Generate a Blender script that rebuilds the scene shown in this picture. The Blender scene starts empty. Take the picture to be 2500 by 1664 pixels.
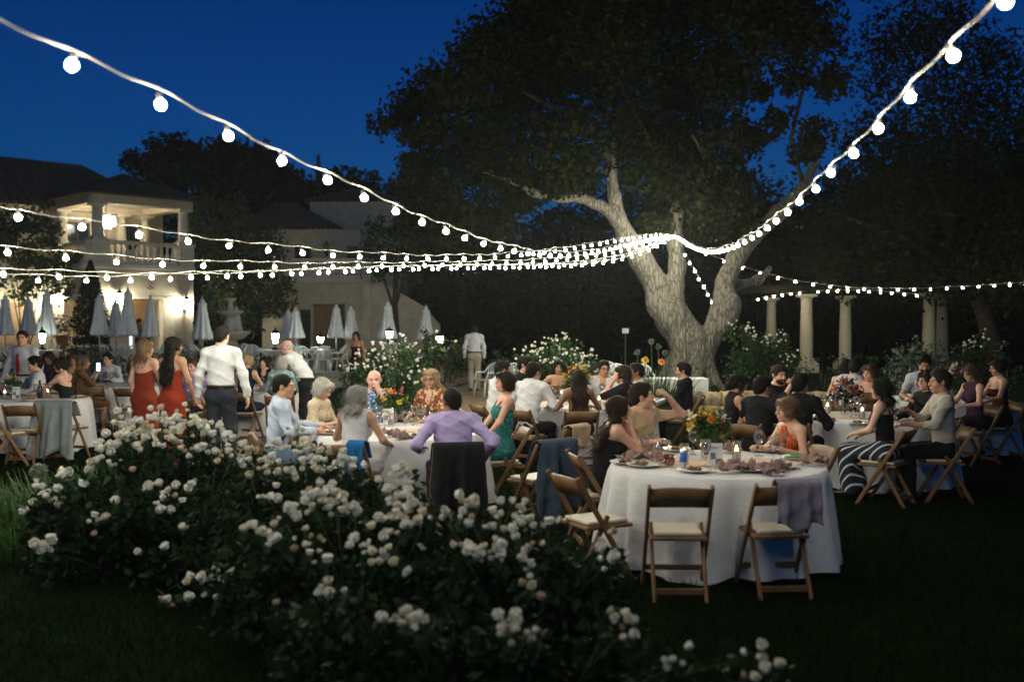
import bpy, bmesh, math, random
import numpy as np
from mathutils import Vector, Matrix, Euler

random.seed(7)
rng = np.random.default_rng(7)
PI = math.pi
scene = bpy.context.scene
COL = scene.collection

# ------------------------------------------------------------------ camera, world, exposure
CAMH = 1.9
FPX = 35.0 / 36.0 * 2500.0
PITCH = math.atan((832 - 787) / FPX)
cam_data = bpy.data.cameras.new('camera')
cam = bpy.data.objects.new('camera', cam_data)
COL.objects.link(cam)
cam.location = (0, 0, CAMH)
cam.rotation_euler = (PI / 2 - PITCH, 0, 0)
cam_data.lens = 35.0
cam_data.sensor_width = 36.0
cam_data.clip_end = 2000
cam_data.clip_start = 0.05
cam_data.dof.use_dof = True
cam_data.dof.focus_distance = 13.0
cam_data.dof.aperture_fstop = 1.3
scene.camera = cam

world = bpy.data.worlds.new('World')
scene.world = world
world.use_nodes = True
wn, wl = world.node_tree.nodes, world.node_tree.links
wn.clear()
sky = wn.new('ShaderNodeTexSky')
sky.sky_type = 'NISHITA'
sky.sun_disc = False
sky.sun_elevation = math.radians(1.5)
sky.sun_rotation = math.radians(180)
sky.altitude = 200
sky.ozone_density = 7.0
sky.dust_density = 0.0
tint = wn.new('ShaderNodeMix'); tint.data_type = 'RGBA'; tint.blend_type = 'MULTIPLY'
tint.inputs[0].default_value = 1.0
tint.inputs[7].default_value = (0.50, 0.92, 1.0, 1)
bg = wn.new('ShaderNodeBackground')
bg.inputs['Strength'].default_value = 0.13
wo = wn.new('ShaderNodeOutputWorld')
wl.new(sky.outputs[0], tint.inputs[6])
# dusk: the sky darkens evenly from the horizon to the zenith
wtc = wn.new('ShaderNodeTexCoord'); wsp = wn.new('ShaderNodeSeparateXYZ'); wmr = wn.new('ShaderNodeMapRange')
wmr.inputs['From Min'].default_value = 0.0; wmr.inputs['From Max'].default_value = 0.6
wmr.inputs['To Min'].default_value = 1.62; wmr.inputs['To Max'].default_value = 0.35
wgr = wn.new('ShaderNodeMix'); wgr.data_type = 'RGBA'; wgr.blend_type = 'MULTIPLY'; wgr.inputs[0].default_value = 1.0
wl.new(wtc.outputs['Generated'], wsp.inputs[0]); wl.new(wsp.outputs['Z'], wmr.inputs['Value'])
wl.new(tint.outputs[2], wgr.inputs[6]); wl.new(wmr.outputs[0], wgr.inputs[7])
wl.new(wgr.outputs[2], bg.inputs['Color'])
wl.new(bg.outputs[0], wo.inputs['Surface'])

scene.view_settings.view_transform = 'Standard'
scene.view_settings.look = 'None'
scene.view_settings.exposure = 0.0
scene.view_settings.gamma = 1.0
scene.view_settings.use_curve_mapping = False
cy = scene.cycles
cy.use_denoising = True
try:
    cy.denoiser = 'OPENIMAGEDENOISE'
except Exception:
    pass
cy.use_light_tree = True
cy.max_bounces = 6
cy.diffuse_bounces = 3
cy.glossy_bounces = 3
cy.transmission_bounces = 4
cy.transparent_max_bounces = 24
cy.sample_clamp_indirect = 3.0
cy.caustics_reflective = False
cy.caustics_refractive = False

BULB = 720.0        # radiance of a festoon bulb
BULB_COL = (1.0, 0.95, 0.75)

# ------------------------------------------------------------------ helpers
cP, sP = math.cos(PITCH), math.sin(PITCH)
def ray(px, py):
    x, y = (px - 1250.0) / FPX, (832.0 - py) / FPX
    return np.array([x, cP + y * sP, -sP + y * cP])
def P(px, py, Y):
    r = ray(px, py)
    return np.array([0, 0, CAMH]) + r * (Y / r[1])
def G(px, py, z=0.0):
    r = ray(px, py)
    return np.array([0, 0, CAMH]) + r * ((z - CAMH) / r[2])
def XatY(px, Y):
    return P(px, 800, Y)[0]
def ZatY(py, Y):
    return P(1250, py, Y)[2]

def tag(o, label=None, cat=None, group=None, kind=None):
    if label: o['label'] = label
    if cat: o['category'] = cat
    if group: o['group'] = group
    if kind: o['kind'] = kind
    return o
def empty(name, loc=(0, 0, 0), rz=0.0, label=None, cat=None, group=None):
    o = bpy.data.objects.new(name, None)
    o.empty_display_size = 0.1
    COL.objects.link(o)
    o.location = loc
    o.rotation_euler = (0, 0, rz)
    return tag(o, label, cat, group)
def link(name, me, parent=None):
    o = bpy.data.objects.new(name, me)
    COL.objects.link(o)
    if parent is not None:
        o.parent = parent
    return o
def copy_tree(o, parent=None):
    kids = [c for c in KIDS.get(o.name, [])]
    c = o.copy()
    COL.objects.link(c)
    c.parent = parent
    for k in kids:
        copy_tree(k, c)
    return c
KIDS = {}
def freeze(o):
    ch = list(o.children)
    KIDS[o.name] = ch
    for c in ch: freeze(c)
    return o

def np_mesh(name, V, F, mats=(), smooth=False, mi=None):
    """V (n,3), F (m,k) int array with constant k"""
    V = np.asarray(V, dtype=np.float32); F = np.asarray(F, dtype=np.int32)
    me = bpy.data.meshes.new(name)
    k = F.shape[1]
    me.vertices.add(len(V)); me.vertices.foreach_set('co', V.ravel())
    me.loops.add(F.size); me.loops.foreach_set('vertex_index', F.ravel())
    me.polygons.add(len(F))
    me.polygons.foreach_set('loop_start', np.arange(0, F.size, k, dtype=np.int32))
    me.polygons.foreach_set('loop_total', np.full(len(F), k, dtype=np.int32))
    if mi is not None: me.polygons.foreach_set('material_index', np.asarray(mi, dtype=np.int32))
    for m in mats: me.materials.append(m)
    me.update(calc_edges=True)
    if smooth: me.shade_smooth()
    return me

class MB:
    def __init__(s): s.v, s.f, s.m = [], [], []
    def add(s, vs, fs, mi=0, M=None):
        o = len(s.v)
        if M is not None: vs = [tuple(M @ Vector(v)) for v in vs]
        s.v += [tuple(v) for v in vs]
        s.f += [tuple(i + o for i in f) for f in fs]
        s.m += [mi] * len(fs)
        return s
    def box(s, c, d, mi=0, M=None, rz=0.0):
        x, y, z = d[0] / 2, d[1] / 2, d[2] / 2
        ca, sa = math.cos(rz), math.sin(rz)
        vs = []
        for dz in (-z, z):
            for dx, dy in ((-x, -y), (x, -y), (x, y), (-x, y)):
                vs.append((c[0] + dx * ca - dy * sa, c[1] + dx * sa + dy * ca, c[2] + dz))
        return s.add(vs, [(3, 2, 1, 0), (4, 5, 6, 7), (0, 1, 5, 4), (1, 2, 6, 5), (2, 3, 7, 6), (3, 0, 4, 7)], mi, M)
    def tube(s, pts, r, n=8, mi=0, caps=True, flat=None):
        pts = [Vector(p) for p in pts]
        rs = r if isinstance(r, (list, tuple)) else [r] * len(pts)
        vs, fs = [], []
        up = None
        for i, p in enumerate(pts):
            t = (pts[min(i + 1, len(pts) - 1)] - pts[max(i - 1, 0)])
            t = t.normalized() if t.length > 1e-9 else Vector((0, 0, 1))
            if up is None:
                up = Vector((0, 0, 1)) if abs(t.z) < 0.9 else Vector((0, 1, 0))
            u = t.cross(up)
            if u.length < 1e-6: u = t.cross(Vector((1, 0, 0)))
            u.normalize(); w = u.cross(t).normalized(); up = w
            for k in range(n):
                a = 2 * PI * k / n
                vs.append(p + u * math.cos(a) * rs[i] + w * math.sin(a) * rs[i] * (flat or 1))
        for i in range(len(pts) - 1):
            for k in range(n):
                a, b = i * n + k, i * n + (k + 1) % n
                fs.append((a, b, b + n, a + n))
        if caps:
            fs.append(tuple(range(n - 1, -1, -1)))
            fs.append(tuple(range((len(pts) - 1) * n, len(pts) * n)))
        return s.add(vs, fs, mi)
    def lathe(s, prof, n=16, o=(0, 0, 0), mi=0, M=None, fold=None):
        vs, fs = [], []
        for r, z in prof:
            for k in range(n):
                a = 2 * PI * k / n
                rr = r * (fold(a, z) if fold else 1)
                vs.append((o[0] + rr * math.cos(a), o[1] + rr * math.sin(a), o[2] + z))
        for i in range(len(prof) - 1):
            for k in range(n):
                a, b = i * n + k, i * n + (k + 1) % n
                fs.append((a, b, b + n, a + n))
        if prof[0][0] > 1e-5: fs.append(tuple(range(n - 1, -1, -1)))
        if prof[-1][0] > 1e-5: fs.append(tuple(range((len(prof) - 1) * n, len(prof) * n)))
        return s.add(vs, fs, mi, M)
    def ball(s, c, r, n=10, m=7, mi=0, M=None):
        if not isinstance(r, (tuple, list)): r = (r, r, r)
        vs = [(c[0], c[1], c[2] - r[2])]
        for i in range(1, m):
            ph = -PI / 2 + PI * i / m
            for k in range(n):
                a = 2 * PI * k / n
                vs.append((c[0] + r[0] * math.cos(ph) * math.cos(a), c[1] + r[1] * math.cos(ph) * math.sin(a), c[2] + r[2] * math.sin(ph)))
        vs.append((c[0], c[1], c[2] + r[2]))
        fs = [(0, 1 + (k + 1) % n, 1 + k) for k in range(n)]
        for i in range(m - 2):
            for k in range(n):
                a, b = 1 + i * n + k, 1 + i * n + (k + 1) % n
                fs.append((a, b, b + n, a + n))
        t = len(vs) - 1; q = 1 + (m - 2) * n
        fs += [(q + k, q + (k + 1) % n, t) for k in range(n)]
        return s.add(vs, fs, mi, M)
    def prism(s, poly, z0, z1, mi=0, M=None):
        n = len(poly)
        vs = [(x, y, z0) for x, y in poly] + [(x, y, z1) for x, y in poly]
        fs = [tuple(range(n - 1, -1, -1)), tuple(range(n, 2 * n))]
        fs += [(i, (i + 1) % n, (i + 1) % n + n, i + n) for i in range(n)]
        return s.add(vs, fs, mi, M)
    def build(s, name, mats, parent=None, smooth=False, bevel=0):
        me = bpy.data.meshes.new(name)
        me.from_pydata(s.v, [], s.f)
        if not isinstance(mats, (list, tuple)): mats = [mats]
        for m in mats: me.materials.append(m)
        if len(mats) > 1: me.polygons.foreach_set('material_index', s.m)
        me.update()
        if smooth:
            me.shade_smooth()
            if smooth == 'auto':
                try: me.set_sharp_from_angle(angle=math.radians(40))
                except Exception: pass
        o = link(name, me, parent)
        if bevel:
            b = o.modifiers.new('bevel', 'BEVEL'); b.width = bevel; b.segments = 2; b.limit_method = 'ANGLE'
        return o

# ------------------------------------------------------------------ materials
MATS = {}
def newmat(name):
    m = bpy.data.materials.new(name); m.use_nodes = True
    nt = m.node_tree; nt.nodes.clear()
    out = nt.nodes.new('ShaderNodeOutputMaterial')
    return m, nt, nt.nodes, nt.links, out
def rgba(c): return (c[0], c[1], c[2], 1.0)
def M(name, col=(.5, .5, .5), rough=.65, var=.18, scale=6.0, bump=0.0, bscale=40.0, metal=0.0,
      emit=0.0, ecol=None, stretch=None, col2=None, thr=None, spec=.4, wave=None, sheen=0.0, gen=False):
    if name in MATS: return MATS[name]
    m, nt, N, L, out = newmat(name)
    b = N.new('ShaderNodeBsdfPrincipled'); L.new(b.outputs[0], out.inputs[0])
    b.inputs['Roughness'].default_value = rough
    b.inputs['Metallic'].default_value = metal
    b.inputs['Specular IOR Level'].default_value = spec
    if sheen: b.inputs['Sheen Weight'].default_value = sheen
    tc = N.new('ShaderNodeTexCoord'); mp = N.new('ShaderNodeMapping')
    L.new(tc.outputs['Object'], mp.inputs[0])
    if stretch: mp.inputs['Scale'].default_value = stretch
    if wave:
        tx = N.new('ShaderNodeTexWave'); tx.inputs['Scale'].default_value = scale
        tx.inputs['Distortion'].default_value = wave; tx.inputs['Detail'].default_value = 1
        fac = tx.outputs['Fac']
    else:
        tx = N.new('ShaderNodeTexNoise'); tx.inputs['Scale'].default_value = scale; tx.inputs['Detail'].default_value = 4
        fac = tx.outputs['Fac']
    L.new(mp.outputs[0], tx.inputs['Vector'])
    rp = N.new('ShaderNodeValToRGB')
    a, c = (.3, .7) if thr is None else (thr - .03, thr + .03)
    rp.color_ramp.elements[0].position = a; rp.color_ramp.elements[1].position = c
    if col2 is None:
        rp.color_ramp.elements[0].color = rgba([x * (1 - var) for x in col])
        rp.color_ramp.elements[1].color = rgba([min(1, x * (1 + var)) for x in col])
    else:
        rp.color_ramp.elements[0].color = rgba(col); rp.color_ramp.elements[1].color = rgba(col2)
    L.new(fac, rp.inputs[0]); L.new(rp.outputs[0], b.inputs['Base Color'])
    if bump:
        t2 = N.new('ShaderNodeTexNoise'); t2.inputs['Scale'].default_value = bscale; t2.inputs['Detail'].default_value = 5
        L.new(mp.outputs[0], t2.inputs['Vector'])
        bp = N.new('ShaderNodeBump'); bp.inputs['Strength'].default_value = bump; bp.inputs['Distance'].default_value = .02
        L.new(t2.outputs['Fac'], bp.inputs['Height']); L.new(bp.outputs[0], b.inputs['Normal'])
    if emit:
        b.inputs['Emission Color'].default_value = rgba(ecol or col)
        b.inputs['Emission Strength'].default_value = emit
        try: m.cycles.emission_sampling = 'FRONT'
        except Exception: pass
    MATS[name] = m
    return m
def leafmat(name, c1, c2, trans=.35, rough=.5, spec=.3):
    if name in MATS: return MATS[name]
    m, nt, N, L, out = newmat(name)
    g = N.new('ShaderNodeNewGeometry'); rp = N.new('ShaderNodeValToRGB')
    rp.color_ramp.elements[0].color = rgba(c1); rp.color_ramp.elements[1].color = rgba(c2)
    L.new(g.outputs['Random Per Island'], rp.inputs[0])
    b = N.new('ShaderNodeBsdfPrincipled'); b.inputs['Roughness'].default_value = rough
    b.inputs['Specular IOR Level'].default_value = spec
    t = N.new('ShaderNodeBsdfTranslucent'); mx = N.new('ShaderNodeMixShader'); mx.inputs[0].default_value = trans
    L.new(rp.outputs[0], b.inputs['Base Color']); L.new(rp.outputs[0], t.inputs['Color'])
    L.new(b.outputs[0], mx.inputs[1]); L.new(t.outputs[0], mx.inputs[2]); L.new(mx.outputs[0], out.inputs[0])
    MATS[name] = m
    return m
def glassmat(name, col=(1, 1, 1), a=.05, rough=.02):
    if name in MATS: return MATS[name]
    m, nt, N, L, out = newmat(name)
    t = N.new('ShaderNodeBsdfTransparent'); t.inputs[0].default_value = rgba(col)
    g = N.new('ShaderNodeBsdfGlossy'); g.inputs['Roughness'].default_value = rough
    lw = N.new('ShaderNodeLayerWeight'); lw.inputs[0].default_value = .35
    ma = N.new('ShaderNodeMath'); ma.operation = 'MULTIPLY_ADD'; ma.inputs[1].default_value = .45; ma.inputs[2].default_value = a
    mx = N.new('ShaderNodeMixShader')
    L.new(lw.outputs['Fresnel'], ma.inputs[0]); L.new(ma.outputs[0], mx.inputs[0])
    L.new(t.outputs[0], mx.inputs[1]); L.new(g.outputs[0], mx.inputs[2]); L.new(mx.outputs[0], out.inputs[0])
    MATS[name] = m
    return m
def emitmat(name, col, strength, sampling='FRONT'):
    if name in MATS: return MATS[name]
    m, nt, N, L, out = newmat(name)
    e = N.new('ShaderNodeEmission'); e.inputs[0].default_value = rgba(col); e.inputs[1].default_value = strength
    L.new(e.outputs[0], out.inputs[0])
    try: m.cycles.emission_sampling = sampling
    except Exception: pass
    MATS[name] = m
    return m
def skinmat(name, col):
    if name in MATS: return MATS[name]
    m, nt, N, L, out = newmat(name)
    b = N.new('ShaderNodeBsdfPrincipled'); b.inputs['Roughness'].default_value = .5
    b.inputs['Specular IOR Level'].default_value = .35
    at = N.new('ShaderNodeAttribute'); at.attribute_name = 'Col'
    tx = N.new('ShaderNodeTexNoise'); tx.inputs['Scale'].default_value = 9
    rp = N.new('ShaderNodeValToRGB')
    rp.color_ramp.elements[0].position = .35; rp.color_ramp.elements[1].position = .65
    rp.color_ramp.elements[0].color = rgba([col[0] * .95, col[1] * .85, col[2] * .82]); rp.color_ramp.elements[1].color = rgba(col)
    mx = N.new('ShaderNodeMix'); mx.data_type = 'RGBA'; mx.blend_type = 'MULTIPLY'; mx.inputs[0].default_value = 1
    L.new(tx.outputs['Fac'], rp.inputs[0]); L.new(rp.outputs[0], mx.inputs[6]); L.new(at.outputs['Color'], mx.inputs[7])
    L.new(mx.outputs[2], b.inputs['Base Color'])
    b.inputs['Subsurface Weight'].default_value = 0.0
    L.new(b.outputs[0], out.inputs[0])
    MATS[name] = m
    return m

# ------------------------------------------------------------------ signed-distance modelling
EDG = [(0, 1), (2, 3), (4, 5), (6, 7), (0, 2), (1, 3), (4, 6), (5, 7), (0, 4), (1, 5), (2, 6), (3, 7)]
CORN = np.array([[(i >> 2) & 1, (i >> 1) & 1, i & 1] for i in range(8)])
def surfnet(f, org, h):
    s = f < 0
    n = np.array(f.shape) - 1
    c = np.zeros(n, np.int8)
    for a, b, d in CORN: c += s[a:a + n[0], b:b + n[1], d:d + n[2]]
    act = (c > 0) & (c < 8)
    ii = np.argwhere(act)
    if len(ii) == 0: return np.zeros((0, 3)), np.zeros((0, 4), int)
    idx = np.full(n, -1, np.int64); idx[act] = np.arange(len(ii))
    vals = np.stack([f[ii[:, 0] + a, ii[:, 1] + b, ii[:, 2] + d] for a, b, d in CORN], 1)
    acc = np.zeros((len(ii), 3)); cnt = np.zeros(len(ii))
    for a, b in EDG:
        va, vb = vals[:, a], vals[:, b]
        m = (va < 0) != (vb < 0)
        t = np.where(m, va / np.where(m, va - vb, 1), 0)
        acc += m[:, None] * (CORN[a] + t[:, None] * (CORN[b] - CORN[a])); cnt += m
    V = org + h * (ii + acc / cnt[:, None])
    Q = []
    for ax in range(3):
        o1, o2 = (ax + 1) % 3, (ax + 2) % 3
        sl0 = [slice(None)] * 3; sl1 = [slice(None)] * 3
        sl0[ax] = slice(0, -1); sl1[ax] = slice(1, None)
        d = s[tuple(sl0)] != s[tuple(sl1)]
        e = np.argwhere(d)
        e = e[(e[:, o1] > 0) & (e[:, o2] > 0) & (e[:, o1] < n[o1]) & (e[:, o2] < n[o2])]
        if len(e) == 0: continue
        ins = s[e[:, 0], e[:, 1], e[:, 2]]
        def g(d1, d2):
            q = e.copy(); q[:, o1] += d1; q[:, o2] += d2
            return idx[q[:, 0], q[:, 1], q[:, 2]]
        q = np.stack([g(-1, -1), g(0, -1), g(0, 0), g(-1, 0)], 1)
        q[~ins] = q[~ins][:, ::-1]
        Q.append(q)
    return V, np.concatenate(Q)

class SDF:
    """smooth union of tapered capsules / ellipsoids on a grid"""
    def __init__(s, lo, hi, h):
        s.h = h; s.org = np.array(lo, float)
        s.n = np.ceil((np.array(hi) - s.org) / h).astype(int) + 1
        s.f = np.full(s.n, .3, np.float32)
    def sub(s, lo, hi):
        i0 = np.clip(((np.array(lo) - s.org) / s.h).astype(int), 0, s.n - 1)
        i1 = np.clip(((np.array(hi) - s.org) / s.h).astype(int) + 2, 1, s.n)
        sl = tuple(slice(a, b) for a, b in zip(i0, i1))
        X = [s.org[k] + s.h * np.arange(i0[k], i1[k]) for k in range(3)]
        return sl, X[0][:, None, None], X[1][None, :, None], X[2][None, None, :]
    def cap(s, a, b, ra, rb, k=.03, fl=None, op='u', wr=0.0, wf=20.0):
        """fl: (axis vector, factor) squash along axis"""
        a = np.array(a, float); b = np.array(b, float)
        pad = max(ra, rb) + k + 2.5 * s.h + wr
        sl, x, y, z = s.sub(np.minimum(a, b) - pad, np.maximum(a, b) + pad)
        if 0 in s.f[sl].shape: return s
        ba = b - a; L2 = max(ba @ ba, 1e-9)
        px, py, pz = x - a[0], y - a[1], z - a[2]
        t = np.clip((px * ba[0] + py * ba[1] + pz * ba[2]) / L2, 0, 1)
        vx, vy, vz = px - t * ba[0], py - t * ba[1], pz - t * ba[2]
        if fl is not None:
            n, fc = np.array(fl[0]), fl[1]
            dn = vx * n[0] + vy * n[1] + vz * n[2]
            q = dn * (1 / fc - 1)
            vx, vy, vz = vx + q * n[0], vy + q * n[1], vz + q * n[2]
        d = np.sqrt(vx * vx + vy * vy + vz * vz) - (ra + (rb - ra) * t)
        if wr:
            wx_ = .5 * np.sin(5 * x + 7 * z + 4 * y)
            f1 = 1 - np.abs(np.sin(wf * (.35 * x + .75 * z + .25 * y) + 1.6 * wx_ + 1.3)); f2 = 1 - np.abs(np.sin(wf * (-.6 * x + .5 * z + .5 * y) + 2.2 * wx_ + .4))
            d = d - wr * (1.5 * f1 ** 2 + 1.2 * f2 ** 2 * (.6 + .8 * wx_) - .7)
        f = s.f[sl]
        if op == 'u':
            hh = np.clip(.5 + .5 * (f - d) / k, 0, 1)
            s.f[sl] = f + (d - f) * hh - k * hh * (1 - hh)
        else:
            hh = np.clip(.5 - .5 * (f + d) / k, 0, 1)
            s.f[sl] = f + (-d - f) * hh + k * hh * (1 - hh)
        return s
    def ell(s, c, r, R=None, k=.02, op='u'):
        c = np.array(c, float); rm = max(r)
        pad = rm + k + 2.5 * s.h
        sl, x, y, z = s.sub(c - pad, c + pad)
        if 0 in s.f[sl].shape: return s
        px, py, pz = x - c[0], y - c[1], z - c[2]
        if R is not None:
            R = np.array(R)
            q = [R[0, i] * px + R[1, i] * py + R[2, i] * pz for i in range(3)]
        else: q = [px, py, pz]
        k0 = np.sqrt(sum((q[i] / r[i]) ** 2 for i in range(3)))
        k1 = np.sqrt(sum((q[i] / r[i] ** 2) ** 2 for i in range(3))) + 1e-9
        d = k0 * (k0 - 1) / k1
        f = s.f[sl]
        if op == 'u':
            hh = np.clip(.5 + .5 * (f - d) / k, 0, 1)
            s.f[sl] = f + (d - f) * hh - k * hh * (1 - hh)
        else:
            hh = np.clip(.5 - .5 * (f + d) / k, 0, 1)
            s.f[sl] = f + (-d - f) * hh + k * hh * (1 - hh)
        return s
    def clip(s, p, n):
        """keep the side where dot(x-p, n) < 0"""
        sl, x, y, z = s.sub(s.org, s.org + s.h * s.n)
        d = (x - p[0]) * n[0] + (y - p[1]) * n[1] + (z - p[2]) * n[2]
        s.f[sl] = np.maximum(s.f[sl], d)
        return s
    def mesh(s): return surfnet(s.f, s.org, s.h)

# ------------------------------------------------------------------ leaves
def leaf_quads(C, size, aspect=.6, up=0.0, jit=.35):
    n = len(C)
    u = rng.normal(size=(n, 3)); u[:, 2] *= (1 - up); u /= np.linalg.norm(u, axis=1)[:, None]
    w = rng.normal(size=(n, 3)); w -= (w * u).sum(1)[:, None] * u; w /= np.linalg.norm(w, axis=1)[:, None]
    sz = size * (1 + jit * rng.normal(size=(n, 1))).clip(.4, 1.9)
    V = np.stack([C - u * sz * .5, C + w * sz * aspect * .5, C + u * sz * .5, C - w * sz * aspect * .5], 1).reshape(-1, 3)
    return V, np.arange(4 * n).reshape(-1, 4)
def clumpy(blobs, per_m2, sub=22, sig=.20, shell=2.2, mx=4000):
    """blobs: list of (centre, radii) -> leaf centres, clumped"""
    out = []
    for c, r in blobs:
        r = np.array(r, float); c = np.array(c, float)
        area = (r[0] * r[2] + r[0] * r[1] + r[1] * r[2]) * 4.2
        n = int(min(mx, area * per_m2)) + 8
        ns = max(6, int(sub * (0.6 + area / 12)))
        d = rng.normal(size=(ns, 3)); d /= np.linalg.norm(d, axis=1)[:, None]
        sc = d * (rng.random((ns, 1)) ** (1 / shell))
        k = rng.integers(0, ns, n)
        p = sc[k] + rng.normal(size=(n, 3)) * sig
        out.append(c + p * r)
    return np.concatenate(out)
# ================================================================== THE SETTING
# ------------------------------------------------------------------ ground
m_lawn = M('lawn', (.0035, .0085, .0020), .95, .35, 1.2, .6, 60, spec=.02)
def build_ground():
    xs = np.concatenate([np.linspace(-260, -45, 12), np.linspace(-40, 40, 81), np.linspace(45, 260, 12)])
    ys = np.concatenate([np.linspace(-30, 2, 6), np.linspace(3, 52, 60), np.linspace(54, 90, 19), np.linspace(100, 420, 12)])
    X, Y = np.meshgrid(xs, ys, indexing='ij')
    Z = .012 * np.sin(X * 1.3) * np.sin(Y * 1.1)
    t = np.clip((Y - 62) / 50, 0, 1)
    Z = Z + 9.0 * t * t * (3 - 2 * t) * (.85 + .15 * np.sin(X * .07 + 1)) + np.clip(Y - 112, 0, 400) * .004
    V = np.stack([X, Y, Z], -1).reshape(-1, 3)
    nx, ny = len(xs), len(ys)
    i, j = np.meshgrid(np.arange(nx - 1), np.arange(ny - 1), indexing='ij')
    a = (i * ny + j).ravel()
    F = np.stack([a, a + ny, a + ny + 1, a + 1], 1)
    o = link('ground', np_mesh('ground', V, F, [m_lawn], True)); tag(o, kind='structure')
build_ground()

# gravel path winding between the tables up to the terrace
m_gravel = M('decomposed_granite', (.30, .23, .15), .95, .25, 5, .7, 130)
def flat_poly(name, pts, z, mat):
    mb = MB(); n = len(pts)
    mb.add([(p[0], p[1], z) for p in pts], [tuple(range(n))])
    o = mb.build(name, mat); tag(o, kind='structure'); return o
pp = [G(a, b) for a, b in ((500, 1128), (760, 1095), (1090, 1085), (1180, 1050), (1235, 1000), (1290, 965), (1240, 945), (1130, 948), (1085, 985), (960, 1018), (800, 1035), (640, 1062), (520, 1090))]
flat_poly('path', [(p[0], p[1]) for p in pp], .03, m_gravel)
p2 = [G(a, b) for a, b in ((1085, 985), (1290, 965), (1260, 940), (1120, 905), (860, 905), (760, 915), (900, 930), (1060, 945))]
flat_poly('path', [(p[0], p[1]) for p in p2], .036, m_gravel)

# terrace with a front kerb and steps
m_pave = M('terrace_paving', (.34, .31, .26), .85, .15, 3, .3, 40)
mb = MB(); mb.prism([(-40, 30.2), (-4.2, 30.2), (-4.2, 60), (-40, 60)], -.05, .30)
tag(mb.build('terrace', m_pave), kind='structure')
m_stone = M('pale_stone', (.42, .38, .31), .85, .18, 7, .4, 50)
st = empty('terrace_steps', (XatY(800, 29.5), 29.6, 0), 0, 'two low stone steps leading up to the terrace', 'steps')
for k, (y, z) in enumerate(((-.28, .10), (.22, .20))):
    mb = MB(); mb.box((0, y, z / 2 + .005), (3.2, .5, z)); mb.build('step', m_stone, st, bevel=.015)

# ------------------------------------------------------------------ leaves / shrubs
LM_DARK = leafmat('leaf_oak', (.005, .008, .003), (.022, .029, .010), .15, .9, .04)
LM_HEDGE = leafmat('leaf_hedge', (.012, .035, .010), (.045, .095, .025), .3)
LM_ROSE = leafmat('leaf_rose', (.004, .014, .005), (.013, .034, .012), .25, .6, .12)
LM_PALE = leafmat('leaf_pale', (.06, .09, .06), (.16, .21, .15), .3)
LM_VINE = leafmat('leaf_vine', (.02, .045, .012), (.09, .12, .04), .3)
LM_CYP = leafmat('leaf_cypress', (.008, .02, .010), (.02, .045, .02), .1)
LM_STRAP = leafmat('leaf_strap', (.012, .036, .008), (.042, .09, .02), .3)
m_bark = M('bark_dark', (.055, .042, .03), .9, .3, 9, .8, 30)
m_stem = M('green_stem', (.016, .035, .010), .7, .2, 9)
def leaves_obj(name, C, size, mat, parent, aspect=.6, up=0.0, kind='stuff'):
    V, F = leaf_quads(np.asarray(C), size, aspect, up)
    o = link(name, np_mesh(name, V, F, [mat]), parent)
    if kind: o['kind'] = kind
    return o

def tree(name, label, base, blobs, leaf, dens, mat, cat='tree', trunk_r=.25, group=None, limbs=5, mx=4000):
    """base (x,y,z); blobs [(world centre, radii)]"""
    root = empty(name, base, 0, label, cat, group)
    b = np.array(base)
    cs = np.array([c for c, r in blobs])
    top = cs.mean(0) - b
    mb = MB()
    mid = top * np.array([.5, .5, .55])
    mb.tube([(0, 0, -.1), tuple(mid * .5 + np.array([.1, 0, 0])), tuple(mid), tuple(top)], [trunk_r * 1.2, trunk_r, trunk_r * .75, trunk_r * .3], 9)
    order = rng.permutation(len(cs))[:limbs]
    for k in order:
        e = cs[k] - b
        mb.tube([tuple(mid * .8), tuple(mid * .5 + e * .5 + np.array([0, 0, .15])), tuple(e)], [trunk_r * .5, trunk_r * .35, trunk_r * .1], 6)
    mb.build('trunk', m_bark, root, True)
    C = clumpy([(np.array(c) - b, r) for c, r in blobs], dens, mx=mx)
    leaves_obj('crown', C, leaf, mat, root, kind=None)
    return root
def pxblobs(lst, Y, dY=0.0, k=1.0, ry=1.0):
    out = []
    for px, py, r in lst:
        y = Y + rng.uniform(-dY, dY)
        R = r * y / FPX * k
        out.append((P(px, py, y), (R, R * ry, R)))
    return out

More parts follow.
